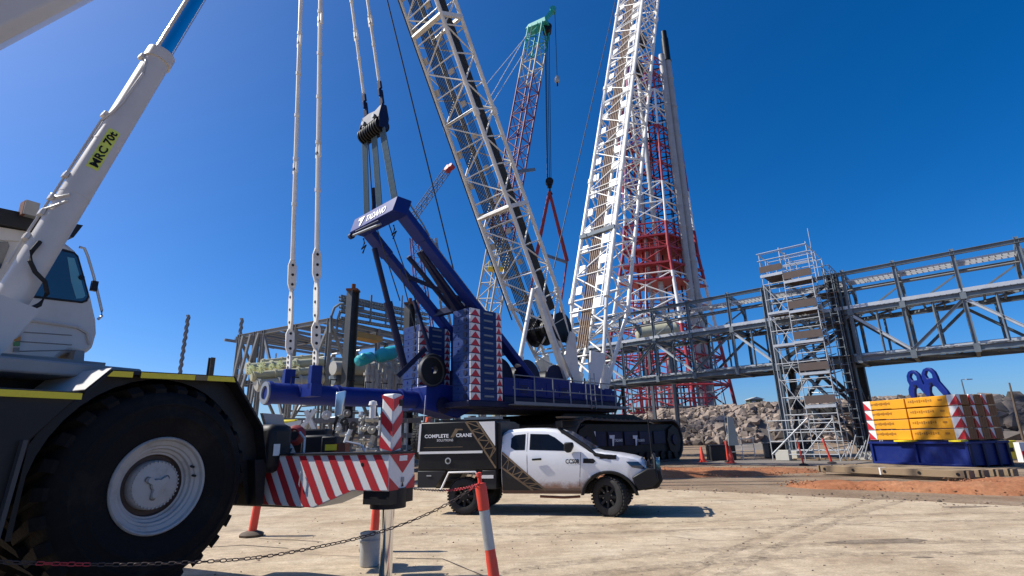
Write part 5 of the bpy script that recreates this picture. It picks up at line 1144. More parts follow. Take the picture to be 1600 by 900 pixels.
# ================================================================== UTILITY TRUCK
fa, ra = gnd(955, 808), gnd(725, 805); uf = (fa - ra); WB = uf.length; uf = uf.normalized(); ul = V((-uf.y, uf.x, 0)); UO = V((fa.x, fa.y, 0)) + ul * .90
def U(x, y, z): return UO + uf * x + ul * y + Z * z     # x forward from the front axle, y to the far side, z up
ute = thing('utility_truck', 'white utility truck with black canopy and bronze lattice print on the hardstand', 'utility truck', U(-1.6, 0, 0))
def pw(tab, x):
    if x <= tab[0][0]: return tab[0][1]
    for (a, va), (c, vc) in zip(tab, tab[1:]):
        if x <= c:
            t = (x - a) / (c - a); t = t * t * (3 - 2 * t) * .35 + t * .65; return va + (vc - va) * t
    return tab[-1][1]
TOP = [(-2.42, 1.80), (-2.30, 1.875), (-1.9, 1.90), (-1.45, 1.89), (-1.15, 1.855), (-1.0, 1.80), (-.36, 1.385), (-.20, 1.335), (.2, 1.285), (.52, 1.225), (.70, 1.165), (.80, 1.06), (.84, .92)]
BELT = [(-2.42, 1.36), (-1.2, 1.345), (-.45, 1.315), (-.1, 1.26), (.3, 1.215), (.6, 1.15), (.8, 1.0), (.84, .88)]
HWD = [(-2.42, .905), (-1.0, .925), (0, .93), (.45, .915), (.70, .86), (.84, .74)]
def bottom(x):
    z = .47 + (.10 if x > .5 else 0)
    if abs(x) < .56: z = max(z, .36 + math.sqrt(max(0, .56 ** 2 - x * x)) * .93)
    return z
def ring(x):
    top, belt, hw = pw(TOP, x), pw(BELT, x), pw(HWD, x); bt = bottom(x); belt = min(belt, top - .02)
    zr = max(belt + .01, top - .085); yr = hw - .015 - .40 * (zr - belt)
    m1 = max(bt + .01, .78); m2 = max(m1 + .01, 1.04); m2 = min(m2, belt - .01) if belt - .01 > m1 else m1 + .005
    return [(hw - .06, bt), (hw - .005, m1), (hw, m2), (hw - .015, belt), (yr, zr), (yr - .10, top - .018), (yr * .45, top - .002), (0, top)]
xs = sorted(set([-2.42, -2.36, -2.3, -2.1, -1.9, -1.7, -1.45, -1.3, -1.15, -1.07, -1.0, -.9, -.75, -.6, -.58, -.5, -.42, -.36, -.28, -.2, -.1, 0, .1, .2, .3, .4, .48, .54, .56, .58, .64, .70, .75, .80, .84] + [-.56 + .04 * k for k in range(29)]))
b = MB(); vs = []; nr = 15
for x in xs:
    rg = ring(x); full = [(y, z) for y, z in rg] + [(-y, z) for y, z in rg[-2::-1]]; vs += [U(x, y, z) for y, z in full]
n = len(xs); b.add(vs, [(i * nr + k, i * nr + k + 1, (i + 1) * nr + k + 1, (i + 1) * nr + k) for i in range(n - 1) for k in range(nr - 1)] + [tuple(range(nr)), tuple(range((n - 1) * nr, n * nr))])
body = b.build('body', UTE, ute, smooth=28)
def ysurf(x, z):
    rg = ring(x)
    for (y0, z0), (y1, z1) in zip(rg, rg[1:]):
        if z0 <= z <= z1 and z1 > z0: return y0 + (y1 - y0) * (z - z0) / (z1 - z0)
    return rg[0][0]
def skin(name, poly, m_, parent, off=.006, sub=6):
    """a panel lying on the truck's flank: poly in (x, z)"""
    for side in (-1, 1):
        P = []
        for (x0, z0), (x1, z1) in zip(poly, poly[1:] + poly[:1]):
            for k in range(sub): f = k / sub; P.append((x0 + (x1 - x0) * f, z0 + (z1 - z0) * f))
        cx, cz = sum(p[0] for p in P) / len(P), sum(p[1] for p in P) / len(P); vs = []
        for sc in (1, .66, .33): vs += [(cx + (x - cx) * sc, cz + (z - cz) * sc) for x, z in P]
        vs.append((cx, cz)); N_ = len(P); b = MB()
        b.add([U(x, side * (ysurf(x, z) + off), z) for x, z in vs], [(r * N_ + i, r * N_ + (i + 1) % N_, (r + 1) * N_ + (i + 1) % N_, (r + 1) * N_ + i) for r in range(2) for i in range(N_)] + [(2 * N_ + i, 2 * N_ + (i + 1) % N_, 3 * N_) for i in range(N_)])
        b.build(name, m_, parent)
skin('side_window', [(-1.75, 1.40), (-.80, 1.36), (-.84, 1.42), (-1.16, 1.66), (-1.32, 1.735), (-1.75, 1.755)], GLASS, body)
skin('quarter_window', [(-2.20, 1.46), (-2.10, 1.40), (-1.86, 1.40), (-1.86, 1.755), (-2.12, 1.735), (-2.2, 1.66)], GLASS, body)
for poly in ([(-1.815, 1.78), (-1.805, 1.78), (-1.805, .56), (-1.815, .56)], [(-.575, 1.33), (-.565, 1.33), (-.63, .62), (-.64, .62)], [(-1.81, .565), (-.63, .565), (-.63, .555), (-1.81, .555)]): skin('panel_gap', poly, BLACK, body, .003, 4)
skin('vent_badge', [(-.53, 1.10), (-.30, 1.09), (-.25, 1.14), (-.30, 1.19), (-.52, 1.20)], BLACK, body, .008)
skin('sill', [(-2.40, .53), (-.62, .53), (-.62, .46), (-2.40, .46)], mat('dirty_sill', (.12, .065, .04), .8), body, .012)
skin('dark_wrap', [(-2.41, 1.33), (-2.41, .535), (-1.42, .535)], GREYP, body, .004)
for side in (-1, 1):   # handles, mirrors
    MB().beam(U(-1.68, side * .955, 1.19), U(-1.46, side * .955, 1.20), .03, .045).build('door_handle', BLACK, body, bevel=.01)
    MB().prism([U(-.86, side * .93, 1.33), U(-.78, side * .93, 1.33), U(-.70, side * .93, 1.46), U(-.72, side * .93, 1.55), U(-.90, side * .93, 1.55), U(-.92, side * .93, 1.40)], ul * side * .2).build('door_mirror', BLACK, body, bevel=.03)
b = MB(); b.add([U(-.97, -.60, 1.79), U(-.97, .60, 1.79), U(-.37, .72, 1.40), U(-.37, -.72, 1.40)], [(0, 1, 2, 3)]); b.v = [tuple(V(p) + (Z * .7 + uf) * .012) for p in b.v]; b.build('windscreen', GLASS, body)
# wheel arch flare (dark) and liners
for side in (-1, 1):
    b = MB(); vs = []; N_ = 24
    for i in range(N_ + 1):
        a = math.pi * i / N_; x, z = -math.cos(a), math.sin(a)
        for r, y in ((.55, .90), (.555, .965), (.60, .975), (.625, .925)): vs.append(U(x * r, side * y, max(.44, .36 + z * r * .93)))
    b.add(vs, [(i * 4 + k, i * 4 + k + 1, i * 4 + k + 5, i * 4 + k + 4) for i in range(N_) for k in range(3)]); b.build('arch_flare', BLACK, body)
b = MB(); vs = []
for i in range(25):
    a = math.pi * i / 24
    for y in (-.9, .9): vs.append(U(-math.cos(a) * .56, y, max(.47, .36 + math.sin(a) * .52)))
b.add(vs, [(2 * i, 2 * i + 1, 2 * i + 3, 2 * i + 2) for i in range(24)]); b.build('arch_liner', BLACK, body)
# snorkel, aerial
b = MB().path([U(.12, -.86, 1.22), U(-.05, -.90, 1.235), U(-.25, -.89, 1.27), U(-.45, -.82, 1.44), U(-.75, -.76, 1.64), U(-1.0, -.70, 1.80), U(-1.08, -.69, 1.88)], .045, 8); b.box(U(-1.07, -.69, 1.95), uf * .14, ul * .12, Z * .14); b.box(U(.02, -.87, 1.215), uf * .36, ul * .1, Z * .09); b.build('snorkel', BLACK, body)
MB().tube(U(.95, -.3, 1.05), U(.92, -.3, 2.35), .012, n=6).tube(U(.95, -.3, 1.05), U(.945, -.3, 1.3), .022, n=6).build('aerial', BLACK, ute)
# bull bar, bumper, lamps, grille
b = MB(); b.prism([U(.50, -.93, .80), U(.84, -.93, .98), U(1.02, -.93, .96), U(1.05, -.93, .72), U(.92, -.93, .58), U(.60, -.93, .52), U(.56, -.93, .62)], ul * .22); b.prism([U(.50, .93, .80), U(.84, .93, .98), U(1.02, .93, .96), U(1.05, .93, .72), U(.92, .93, .58), U(.60, .93, .52), U(.56, .93, .62)], -ul * .22)
b.prism([U(.80, -.74, .95), U(1.10, -.74, .93), U(1.14, -.74, .72), U(1.02, -.74, .56), U(.74, -.74, .52)], ul * 1.48); b.build('steel_bumper', BLACK, ute, bevel=.03)
b = MB()
for pts in ([U(.98, -.62, .92), U(1.0, -.60, 1.12), U(.97, -.48, 1.22), U(.97, .48, 1.22), U(1.0, .60, 1.12), U(.98, .62, .92)], [U(.98, -.28, .92), U(.98, -.26, 1.21)], [U(.98, .28, .92), U(.98, .26, 1.21)], [U(1.0, -.86, .94), U(1.0, -.80, 1.12), U(.99, -.60, 1.12)], [U(1.0, .86, .94), U(1.0, .80, 1.12), U(.99, .60, 1.12)]): b.path(pts, .032, 8)
b.build('bull_bar', BLACK, ute)
for s in (-.4, .4): MB().tube(U(1.02, s, 1.05), U(1.10, s, 1.05), .1, n=16).build('driving_lamp', GLASST, ute)
skin('headlamp', [(.40, 1.12), (.66, 1.11), (.80, .97), (.72, .96), (.52, 1.0)], GLASSB, body, .008)
bx('grille', BLACK, body, U(.845, 0, 1.0), uf * .02, ul * 1.2, Z * .22)
# wheels
def wheel(c, axis, R=.405, w=.27, spare=False, parent=ute, name='wheel', steer=0):
    ax = V(axis).normalized()
    b = MB().lathe([(R * .58, -w / 2), (R * .80, -w / 2 - .012), (R * .93, -w / 2 + .005), (R, -w / 2 + .05), (R, w / 2 - .05), (R * .93, w / 2 - .005), (R * .80, w / 2 + .012), (R * .58, w / 2), (R * .5, 0)], c, ax, 40, close=True)
    q = ax.to_track_quat('Z', 'Y'); X, Y_ = q @ V((1, 0, 0)), q @ V((0, 1, 0))
    for k in range(36):
        a = 2 * math.pi * k / 36; dv = X * math.cos(a) + Y_ * math.sin(a); tv = ax.cross(dv)
        for s in (-1, 1): b.box(V(c) + dv * (R + .002) + ax * (s * w * .27 + .02 * (k % 2)) , tv * .045, ax * w * .36, dv * .02)
    o = b.build('tyre', RUBBER, parent)
    rb = MB().lathe([(R * .60, w / 2 - .02), (R * .57, w / 2 - .01), (R * .50, w / 2 - .05), (R * .46, w / 2 - .10), (R * .22, w / 2 - .06), (R * .2, w / 2 - .02), (0, w / 2 - .015)], c, ax, 30); rb.lathe([(R * .6, -w / 2 + .02), (0, -w / 2 + .03)], c, ax, 20)
    for k in range(8):
        a = 2 * math.pi * k / 8; dv = X * math.cos(a) + Y_ * math.sin(a); rb.beam(V(c) + dv * R * .2 + ax * (w / 2 - .05), V(c) + dv * R * .55 + ax * (w / 2 - .035), .055, .04, u=ax)
    ro_ = rb.build('rim', BLACK, o)
    for k in range(6):
        a = 2 * math.pi * k / 6 + .3; dv = X * math.cos(a) + Y_ * math.sin(a); MB().tube(V(c) + dv * R * .27 + ax * (w / 2 - .06), V(c) + dv * R * .27 + ax * (w / 2 - .015), .016, n=6).build('wheel_nut', mat('nut_steel', (.2, .17, .14), .5, .5), o)
stv = (-ul * math.cos(R_(27)) - uf * math.sin(R_(27)))
wheel(U(0, -.77, .405), stv); wheel(U(0, .77, .405), -stv); wheel(U(-WB, -.77, .405), -ul); wheel(U(-WB, .77, .405), ul)
MB().beam(U(-WB, -.7, .4), U(-WB, .7, .4), .16, .16).beam(U(-WB - .9, -.4, .62), U(.6, -.4, .60), .1, .16).beam(U(-WB - .9, .4, .62), U(.6, .4, .60), .1, .16).box(U(-1.2, 0, .52), uf * 1.4, ul * .7, Z * .22).box(U(.1, 0, .55), uf * .9, ul * .9, Z * .25).build('chassis', BLACK, ute)
MB().path([U(-1.55, -.82, .40), U(-1.0, -.82, .38), U(-.65, -.82, .40)], .03, 6).build('step_bar', RUST, ute)
# canopy
CX0, CX1 = -4.50, -2.52; YC = .94
cb = MB().prism([U(CX0, -YC, .98), U(CX1, -YC, .98), U(CX1, -YC, 2.08), U(CX0 + .05, -YC, 2.08)], ul * 2 * YC).build('canopy', BLACKG, ute, bevel=.025)
MB().prism([U(CX0, -YC - .004, .60), U(-WB - .70, -YC - .004, .60), U(-WB - .44, -YC - .004, .97), U(CX0, -YC - .004, .97)], ul * .5).prism([U(CX0, YC, .60), U(-WB - .70, YC, .60), U(-WB - .44, YC, .97), U(CX0, YC, .97)], -ul * .5).build('rear_tool_box', GREYP, ute, bevel=.015)
MB().prism([U(-WB + .50, -YC - .004, .56), U(CX1 - .02, -YC - .004, .56), U(CX1 - .02, -YC - .004, .97), U(-WB + .46, -YC - .004, .97)], ul * 1.87).build('front_tool_box', GREYP, ute, bevel=.015)
MB().box(U((CX0 + CX1) / 2, 0, .96), uf * (CX1 - CX0), ul * 1.8, Z * .08).build('tray_floor', BLACK, ute)
for s in (-1, 1):
    y = s * (YC + .012)
    MB().beam(U(CX0 + .03, y, 1.38), U(-2.86, y, 1.38), .02, .055).build('trim', WHITEM, cb)
    MB().beam(U(CX0 + .02, y, 1.40), U(CX0 + .06, y, 2.06), .02, .05).build('trim', WHITEM, cb)
    MB().path([U(-WB - .57, y, .52), U(-WB - .36, y, .93), U(-WB + .30, y, .94), U(-WB + .48, y, .62)], .024, 6).build('guard_trim', WHITEM, cb)
    MB().beam(U(-2.94, y, .83), U(-2.60, y, .83), .02, .07).build('trim', WHITEM, cb)
    MB().tube(U(-3.72, y - s * .02, 1.19), U(-3.72, y, 1.19), .075, n=20).build('lock_escutcheon', SLEEVE, cb); MB().tube(U(-3.72, y, 1.19), U(-3.72, y + s * .006, 1.19), .045, n=16).build('lock_core', BLACK, cb)
    # white front wedge of the canopy, then bronze crane-lattice print
    P = [U(-2.95, s * (YC + .004), 2.06), U(CX1 - .03, s * (YC + .004), 2.06), U(CX1 - .03, s * (YC + .004), 1.50)]; MB().prism(P, ul * s * .003).build('white_wrap', WHITEM, cb, smooth=0)
    pr = MB(); y2 = s * (YC + .010)
    a0, a1_, c0, c1 = V((-3.28, 2.07)), V((-2.54, 1.02)), V((-3.00, 2.07)), V((-2.54, 1.42))
    for a, c in ((a0, a1_), (c0, c1)): pr.beam(U(a.x, y2, a.y), U(c.x, y2, c.y), .003, .04)
    for k in range(5):
        f0, f1 = k / 5, (k + 1) / 5; p0_, p1_, q0, q1 = a0.lerp(a1_, f0), a0.lerp(a1_, f1), c0.lerp(c1, min(1, f0 * 1.15)), c0.lerp(c1, min(1, f1 * 1.15)); pr.beam(U(p0_.x, y2, p0_.y), U(q0.x, y2, q0.y), .003, .02); pr.beam(U(p0_.x, y2, p0_.y), U(q1.x, y2, q1.y), .003, .02)
    pr.build('lattice_print', BRONZE, cb, smooth=0)
    pr = MB(); sk = lambda p: U(p.x, s * (ysurf(p.x, max(.5, p.y)) + .010), p.y)
    a0, a1_, c0, c1 = V((-2.40, 1.02)), V((-1.70, .53)), V((-2.40, 1.36)), V((-1.40, .53))
    for a, c in ((a0, a1_), (c0, c1)):
        for k in range(6): pr.beam(sk(a.lerp(c, k / 6)), sk(a.lerp(c, (k + 1) / 6)), .003, .04)
    for k in range(6):
        f0, f1 = k / 6, (k + 1) / 6; pr.beam(sk(a0.lerp(a1_, f0)), sk(c0.lerp(c1, f0)), .003, .02); pr.beam(sk(a0.lerp(a1_, f0)), sk(c0.lerp(c1, f1)), .003, .02)
    pr.build('lattice_print', BRONZE, body, smooth=0)
X_, o_ = uf, lambda x, z: U(x, -YC - .012, z)
text('lettering', 'COMPLETE', o_(-4.02, 1.76), X_, Z, .085, LOGO, cb, width=.62, bold=.025); text('lettering', 'CRANE', o_(-3.32, 1.765), X_, Z, .085, LOGO, cb, width=.40, bold=.025)
text('lettering', 'SOLUTIONS', o_(-3.80, 1.66), X_, Z, .055, LOGO, cb, width=.42); MB().box(o_(-3.85, 1.50), X_ * 1.0, ul * .002, Z * .012).build('web_address', BRONZE, cb)
MB().prism([o_(-3.66, 1.72), o_(-3.58, 1.72), o_(-3.46, 1.88), o_(-3.34, 1.88), o_(-3.36, 1.91), o_(-3.54, 1.92)], -ul * .002).build('logo_mark', BRONZE, cb, smooth=0)
text('lettering', 'CCS08', U(-.77, -ysurf(-.77, 1.13) - .004, 1.14), X_, Z, .10, BLACK, body, width=.30, bold=.03, lift=.006)
MB().box(U(-4.2, -YC - .01, .86), X_ * .12, ul * .01, Z * .025).build('maker_plate', SLEEVE, cb)
for k in (-.6, 0, .6): MB().beam(U(CX0 + .3, k, 2.12), U(CX1 - .1, k, 2.12), .04, .05).build('roof_rack', BLACK, cb)
MB().box(U(-2.95, -.6, 2.15), uf * .9, ul * .3, Z * .06).build('roof_rack_tray', GALV, cb); MB().lathe([(0, .13), (.07, .12), (.085, 0), (0, 0)], U(-4.35, -.7, 2.10), Z, 14).build('beacon', AMBER, cb); MB().tube(U(-4.44, -.8, 2.1), U(-4.40, -.8, 2.75), .008, n=5).build('aerial', WHITEM, cb)
MB().frame(U(CX1 - .01, -.86, 1.0), uf * .10, ul * 1.72, Z * 1.03).build('canopy_bulkhead', GREYP, cb)
wheel(U(CX0 - .16, -.35, 1.62), -uf, .40, .26)

# ================================================================== ROUGH TERRAIN CRANE (near left)
HUB = V((-3.363, 5.2, 1.323)); ph = R_(24); ca_ = V((math.sin(ph), math.cos(ph), 0)); cn = V((math.cos(ph), -math.sin(ph), 0))
def Cc(a, n, z): return V((HUB.x, HUB.y, 0)) + ca_ * a + cn * n + Z * z     # a along the carrier, n outward (towards the camera side), z up
rtc = thing('mobile_crane', 'white and black rough terrain crane raised on outriggers at the left edge', 'mobile crane', Cc(-1.5, -1.3, 0))
# ---- near wheel
wph = R_(26.4); wn_ = V((math.cos(wph), -math.sin(wph), 0)); TR = .935
def tyre(c, ax, name='tyre'):
    R = TR; w = .74
    prof = [(.40, 0), (.43, .03), (.52, .075), (.60, .098), (.605, .104), (.625, .104), (.63, .10), (.72, .092), (.725, .10), (.745, .096), (.75, .088), (.79, .07), (.845, .02), (.865, -.05), (.872, -.20), (.872, -w + .20), (.865, -w + .05), (.845, -w - .02), (.66, -w - .1), (.43, -w - .02), (.40, -w)]
    b = MB().lathe(prof, c, ax, 72, close=True); q = ax.to_track_quat('Z', 'Y'); X, Y_ = q @ V((1, 0, 0)), q @ V((0, 1, 0)); n = 26
    for k in range(n):
        for s, ph_ in ((0, 0), (1, .5)):
            a0 = 2 * math.pi * (k + ph_) / n; h0 = -.02 if s == 0 else -w + .02; h1 = -w * .52 if s == 0 else -w * .48; vs = []
            for (h, aa, wd, ri, ro) in ((h0 + (.035 if s == 0 else -.035), a0, .105, .80, .885), (h0 - (.03 if s == 0 else -.03), a0, .10, .86, R), (h1, a0 + .16, .075, .86, R)):
                for r in (ri, ro):
                    for sg in (-1, 1):
                        an = aa + sg * wd / 2 / .9; vs.append(V(c) + ax * h + (X * math.cos(an) + Y_ * math.sin(an)) * r)
            b.add(vs, [(0, 1, 3, 2), (2, 3, 7, 6), (6, 7, 11, 10), (0, 2, 6, 4), (1, 5, 7, 3), (4, 6, 10, 8), (5, 9, 11, 7), (8, 10, 11, 9)])
    return b.build(name, RUBBER2, rtc)
RUBBER2 = mat('big_tyre_rubber', (.011, .010, .010), .9, var=.35, scale=4, bump=.4, bscale=25, dirt=(.04, .033, .027), damt=.6, dscale=2.6, spec=.2)
tyr = tyre(HUB, wn_)
RIMP = mat('rim_paint', (.43, .41, .385), .5, var=.06, dirt=(.26, .22, .18), damt=.75, dscale=5)
rimo = MB().lathe([(.43, -.02), (.432, .045), (.42, .06), (.405, .05), (.395, .02), (.36, .005), (.352, -.01), (.33, -.015), (.322, -.04), (.30, -.05), (.292, -.07), (.275, -.075)], HUB, wn_, 64).build('rim', RIMP, tyr)
MB().lathe([(.285, -.075), (.262, -.115), (.215, -.115), (.205, -.075)], HUB, wn_, 56).build('rim_recess', mat('rusty_hub', (.075, .05, .04), .8, var=.4, scale=14), rimo)
hubo = MB().lathe([(.22, -.12), (.218, -.045), (.205, -.025), (.19, -.02), (0, -.016)], HUB, wn_, 56).build('hub_cap', RIMP, rimo)
q = wn_.to_track_quat('Z', 'Y'); HX = wn_.cross(Z).normalized() * -1; HY = Z
for k in range(36):
    an = 2 * math.pi * k / 36; dv = HX * math.cos(an) + HY * math.sin(an); MB().tube(HUB + dv * .203 - wn_ * .03, HUB + dv * .203 - wn_ * .012, .0085, n=6).build('hub_bolt', RIMP, hubo)
# raised three lobed casting on the hub
out = []
for i in range(120):
    an = 2 * math.pi * i / 120; r_ = .052
    for a_, h_ in ((R_(148), .062), (R_(32), .066), (R_(262), .072)):
        dd_ = (an - a_ + math.pi) % (2 * math.pi) - math.pi; r_ += h_ * math.exp(-(dd_ / .33) ** 4)
    out.append(HUB + HX * math.cos(an) * r_ + HY * math.sin(an) * r_ - wn_ * .018)
b = MB(); n = len(out); cx = sum(out, V()) / n; ring_o = [cx + (p - cx) * 1.10 + wn_ * .006 for p in out]; b.v = [tuple(p) for p in ring_o] + [tuple(HUB - wn_ * .011)]; b.f = [(i, (i + 1) % n, n) for i in range(n)]; b.m = [0] * n; b.build('groove_outline', mat('hub_groove_dark', (.16, .145, .13), .9, var=.3, scale=20), hubo, smooth=0)  # dark grimy ring that also paints the shade of the casting's groove
b = MB(); inn = [cx + (p - cx) * .90 + wn_ * .034 for p in out]; b.add(out + inn, [(i, (i + 1) % n, n + (i + 1) % n, n + i) for i in range(n)] ); o2 = len(b.v); b.v.append(tuple(HUB + wn_ * .016)); b.f += [(n + i, n + (i + 1) % n, o2) for i in range(n)]; b.m += [0] * n; b.build('hub_casting', RIMP, hubo, smooth=30)
for an in (.45, .18):
    dv = HX * math.cos(an) + HY * math.sin(an); MB().tube(HUB + dv * .345 - wn_ * .01, HUB + dv * .33 + wn_ * .05, .012, n=8).build('valve_stem', BLACK, rimo)
far_c = HUB - wn_ * .0 - cn * 1.95; tyre(far_c, -wn_)
MB().tube(HUB - wn_ * .3, far_c + wn_ * .3, .16, n=14).build('axle', BLACK, rtc)
# second axle to the left, mostly outside the frame
tyre(Cc(-3.9, .0, HUB.z), cn); tyre(Cc(-3.9, -1.95, HUB.z), -cn)
# ---- carrier
RTBLK = mat('carrier_black', (.011, .011, .013), .5, var=.25, scale=3, dirt=(.045, .038, .03), damt=.5, dscale=2.5, spec=.3)
DG = mat('deck_grey', (.26, .26, .26), .5, var=.15, dirt=(.15, .14, .13), damt=.4)
MB().prism([Cc(-5.4, -1.55, .95), Cc(1.9, -1.55, .95), Cc(1.9, -1.55, 1.75), Cc(-5.4, -1.55, 1.75)], cn * .62).build('chassis', RTBLK, rtc, bevel=.03)
# fender: angular shell over the tyre
fp = [(-.75, 2.14), (-.58, 2.335), (.66, 2.39), (1.10, 1.87), (1.20, 1.49)]
b = MB()
for (a0, z0), (a1_, z1) in zip(fp, fp[1:]):
    b.add([Cc(a, n, z) for a, z in ((a0, z0), (a1_, z1)) for n in (.03, -.95)] + [Cc(a, n, z - .035) for a, z in ((a0, z0), (a1_, z1)) for n in (.03, -.95)], [(0, 1, 3, 2), (4, 6, 7, 5), (0, 2, 6, 4), (1, 5, 7, 3), (0, 4, 5, 1), (2, 3, 7, 6)])
b.build('fender', RTBLK, rtc)
# fender skirt ahead of and over the tyre
arch = [(math.cos(t) * 1.04, HUB.z + math.sin(t) * 1.04) for t in [math.pi * k / 20 for k in range(1, 20)]]
skt = [(1.20, 1.49), (1.12, 1.84), (.66, 2.36), (-.58, 2.31), (-.75, 2.11)]
b = MB(); ar = [(max(-1.0, min(1.05, x)), z) for x, z in arch]
NS = 24; outer = []
def along(poly, f):
    L_ = [0]
    for p, q_ in zip(poly, poly[1:]): L_.append(L_[-1] + math.dist(p, q_))
    d = f * L_[-1]
    for i in range(len(poly) - 1):
        if d <= L_[i + 1] + 1e-9: t = (d - L_[i]) / (L_[i + 1] - L_[i]); return (poly[i][0] + (poly[i + 1][0] - poly[i][0]) * t, poly[i][1] + (poly[i + 1][1] - poly[i][1]) * t)
    return poly[-1]
skt2 = [(1.24, 1.02)] + skt + [(-1.0, 1.75), (-1.02, 1.0)]; inn_ = [(1.12, 1.02)] + [(math.cos(t) * .985, HUB.z + math.sin(t) * .985) for t in [math.pi * k / 24 for k in range(1, 24)]] + [(-.98, 1.0)]
vs = []
for k in range(NS + 1): vs += [Cc(*[along(skt2, k / NS)[0], -.12, along(skt2, k / NS)[1]]), Cc(along(inn_, k / NS)[0], -.12, along(inn_, k / NS)[1])]
b.add(vs, [(2 * k, 2 * k + 1, 2 * k + 3, 2 * k + 2) for k in range(NS)]); b.build('fender_skirt', RTBLK, rtc)
MB().prism([Cc(1.22, .0, 1.5), Cc(1.24, .0, 1.02), Cc(1.14, 0, 1.02), Cc(1.06, 0, 1.5)], -cn * .9).build('mud_guard', RTBLK, rtc)
MB().frame(Cc(-1.15, -.98, .95), ca_ * 2.5, cn * .03, Z * 1.42).build('inner_fender', RTBLK, rtc)
# side tank and deck to the left of the wheel
MB().prism([Cc(-5.4, .0, 1.05), Cc(-1.12, .0, 1.05), Cc(-1.04, .0, 1.74), Cc(-.74, .0, 2.13), Cc(-5.4, .0, 2.10)], -cn * .8).build('side_tank', RTBLK, rtc, bevel=.02)
MB().prism([Cc(-5.4, -.1, .72), Cc(-1.45, -.1, .72), Cc(-1.25, -.1, 1.06), Cc(-5.4, -.1, 1.06)], -cn * .7).build('under_tank', RTBLK, rtc, bevel=.08)
MB().beam(Cc(-1.10, .015, 1.74), Cc(-1.14, .015, 1.02), .03, .07, u=cn).build('arch_edge', mat('edge_grey', (.05, .05, .052), .6), rtc)
MB().frame(Cc(-5.4, -2.6, 2.10), ca_ * 4.55, cn * 2.55, Z * .03).build('deck', DG, rtc); MB().frame(Cc(-.84, -1.6, 2.10), ca_ * 2.3, cn * .6, Z * .03).build('deck', DG, rtc)
MB().prism([Cc(-.76, .03, 2.145), Cc(-.585, .03, 2.345), Cc(-.585, -.9, 2.345), Cc(-.76, -.9, 2.145)], Z * .006).build('fender_ramp', mat('ramp_grey', (.42, .40, .38), .6, var=.15), rtc)
# yellow reflective tape along the upper edges
def strip(a0, z0, a1_, z1, h, m_, cutl=0, cutr=0):
    b = MB(); b.prism([Cc(a0 - cutl, .034, z0 - h), Cc(a0, .034, z0), Cc(a1_, .034, z1), Cc(a1_ + cutr, .034, z1 - h)], cn * .003); b.build('reflective_tape', m_, rtc, smooth=0)
strip(-5.4, 2.085, -.775, 2.115, .052, YELT); strip(-.57, 2.325, -.40, 2.333, .052, YELT, .04); strip(-.33, 2.336, .20, 2.361, .052, YELT); strip(.205, 2.361, .33, 2.367, .052, mat('worn_tape', (.22, .17, .08), .7)); strip(.335, 2.367, .64, 2.38, .052, YELT, 0, .03)
# front frame ahead of the fender: pale wedge plate, hose reel, boxes
FA = 1.55
MB().prism([Cc(1.32, -.25, 2.03), Cc(1.62, -.25, 2.02), Cc(1.68, -.25, 1.88), Cc(1.92, -.25, 1.50), Cc(1.80, -.25, 1.42), Cc(1.62, -.25, 1.42)], -cn * .05).build('wedge_plate', mat('wedge_grey', (.38, .36, .34), .55), rtc)
MB().box(Cc(1.38, -.1, 1.62), ca_ * .34, cn * .3, Z * .55).build('valve_box', RTBLK, rtc, bevel=.08); MB().box(Cc(1.30, .055, 1.60), ca_ * .09, cn * .006, Z * .13).build('notice_plate', WHITEM, rtc)
MB().box(Cc(1.85, -.8, 1.2), ca_ * .7, cn * 2.2, Z * .5).build('front_frame', RTBLK, rtc, bevel=.03)
# ---- outrigger
na = 1.36; nt = 1.62
OUTW = .46; ZT_, ZB_, ZB2 = 1.535, 1.165, 1.0
face = lambda n, z: Cc(na, n, z)
nl_ = -.30
b = MB(); prof = [(nl_, ZB2), (.62, ZB2 - .02), (1.15, ZB_), (nt, ZB_), (nt, ZT_), (nl_, ZT_)]
b.prism([Cc(na, n, z) for n, z in prof], ca_ * OUTW); beamo = b.build('outrigger_beam', WHITEM, rtc, bevel=.012)
MB().frame(Cc(na - .02, nl_, ZT_), ca_ * (OUTW + .04), cn * (nt - nl_ + .02), Z * .018).build('top_plate', RTBLK, beamo)
def clip_below(poly):   # clip stripe polygon to the beam's side outline (convex pieces)
    def zb(n):
        for (n0, z0), (n1, z1) in zip(prof[:4], prof[1:4]):
            if n0 <= n <= n1: return z0 + (z1 - z0) * (n - n0) / (n1 - n0)
        return ZB_
    return zb
zb = clip_below(None)
b = MB(); s = nl_ - .4
while s < nt:
    # a slanted red stripe: leans so that its foot lies further out
    wst = .105; lean = .34; N_ = 8; vs = []
    for k in range(N_ + 1):
        f = k / N_; z = ZT_ - .006 - f * (ZT_ - ZB2 + .03)
        for e in (0, wst): n_ = s + e + lean * f; vs.append((n_, z))
    for k in range(N_):
        P = [vs[2 * k], vs[2 * k + 1], vs[2 * k + 3], vs[2 * k + 2]]
        P = [(min(max(n_, nl_), nt - .002), z) for n_, z in P]
        P = [(n_, max(z, zb(n_) + .004)) for n_, z in P]
        if abs(P[0][0] - P[1][0]) + abs(P[2][0] - P[3][0]) < .01 or (P[0][1] - P[3][1]) < .002 and (P[1][1] - P[2][1]) < .002: continue
        b.add([Cc(na - .004, n_, z) for n_, z in P], [(0, 1, 2, 3)])
    s += .21
b.build('red_stripe', RED, beamo, smooth=0)
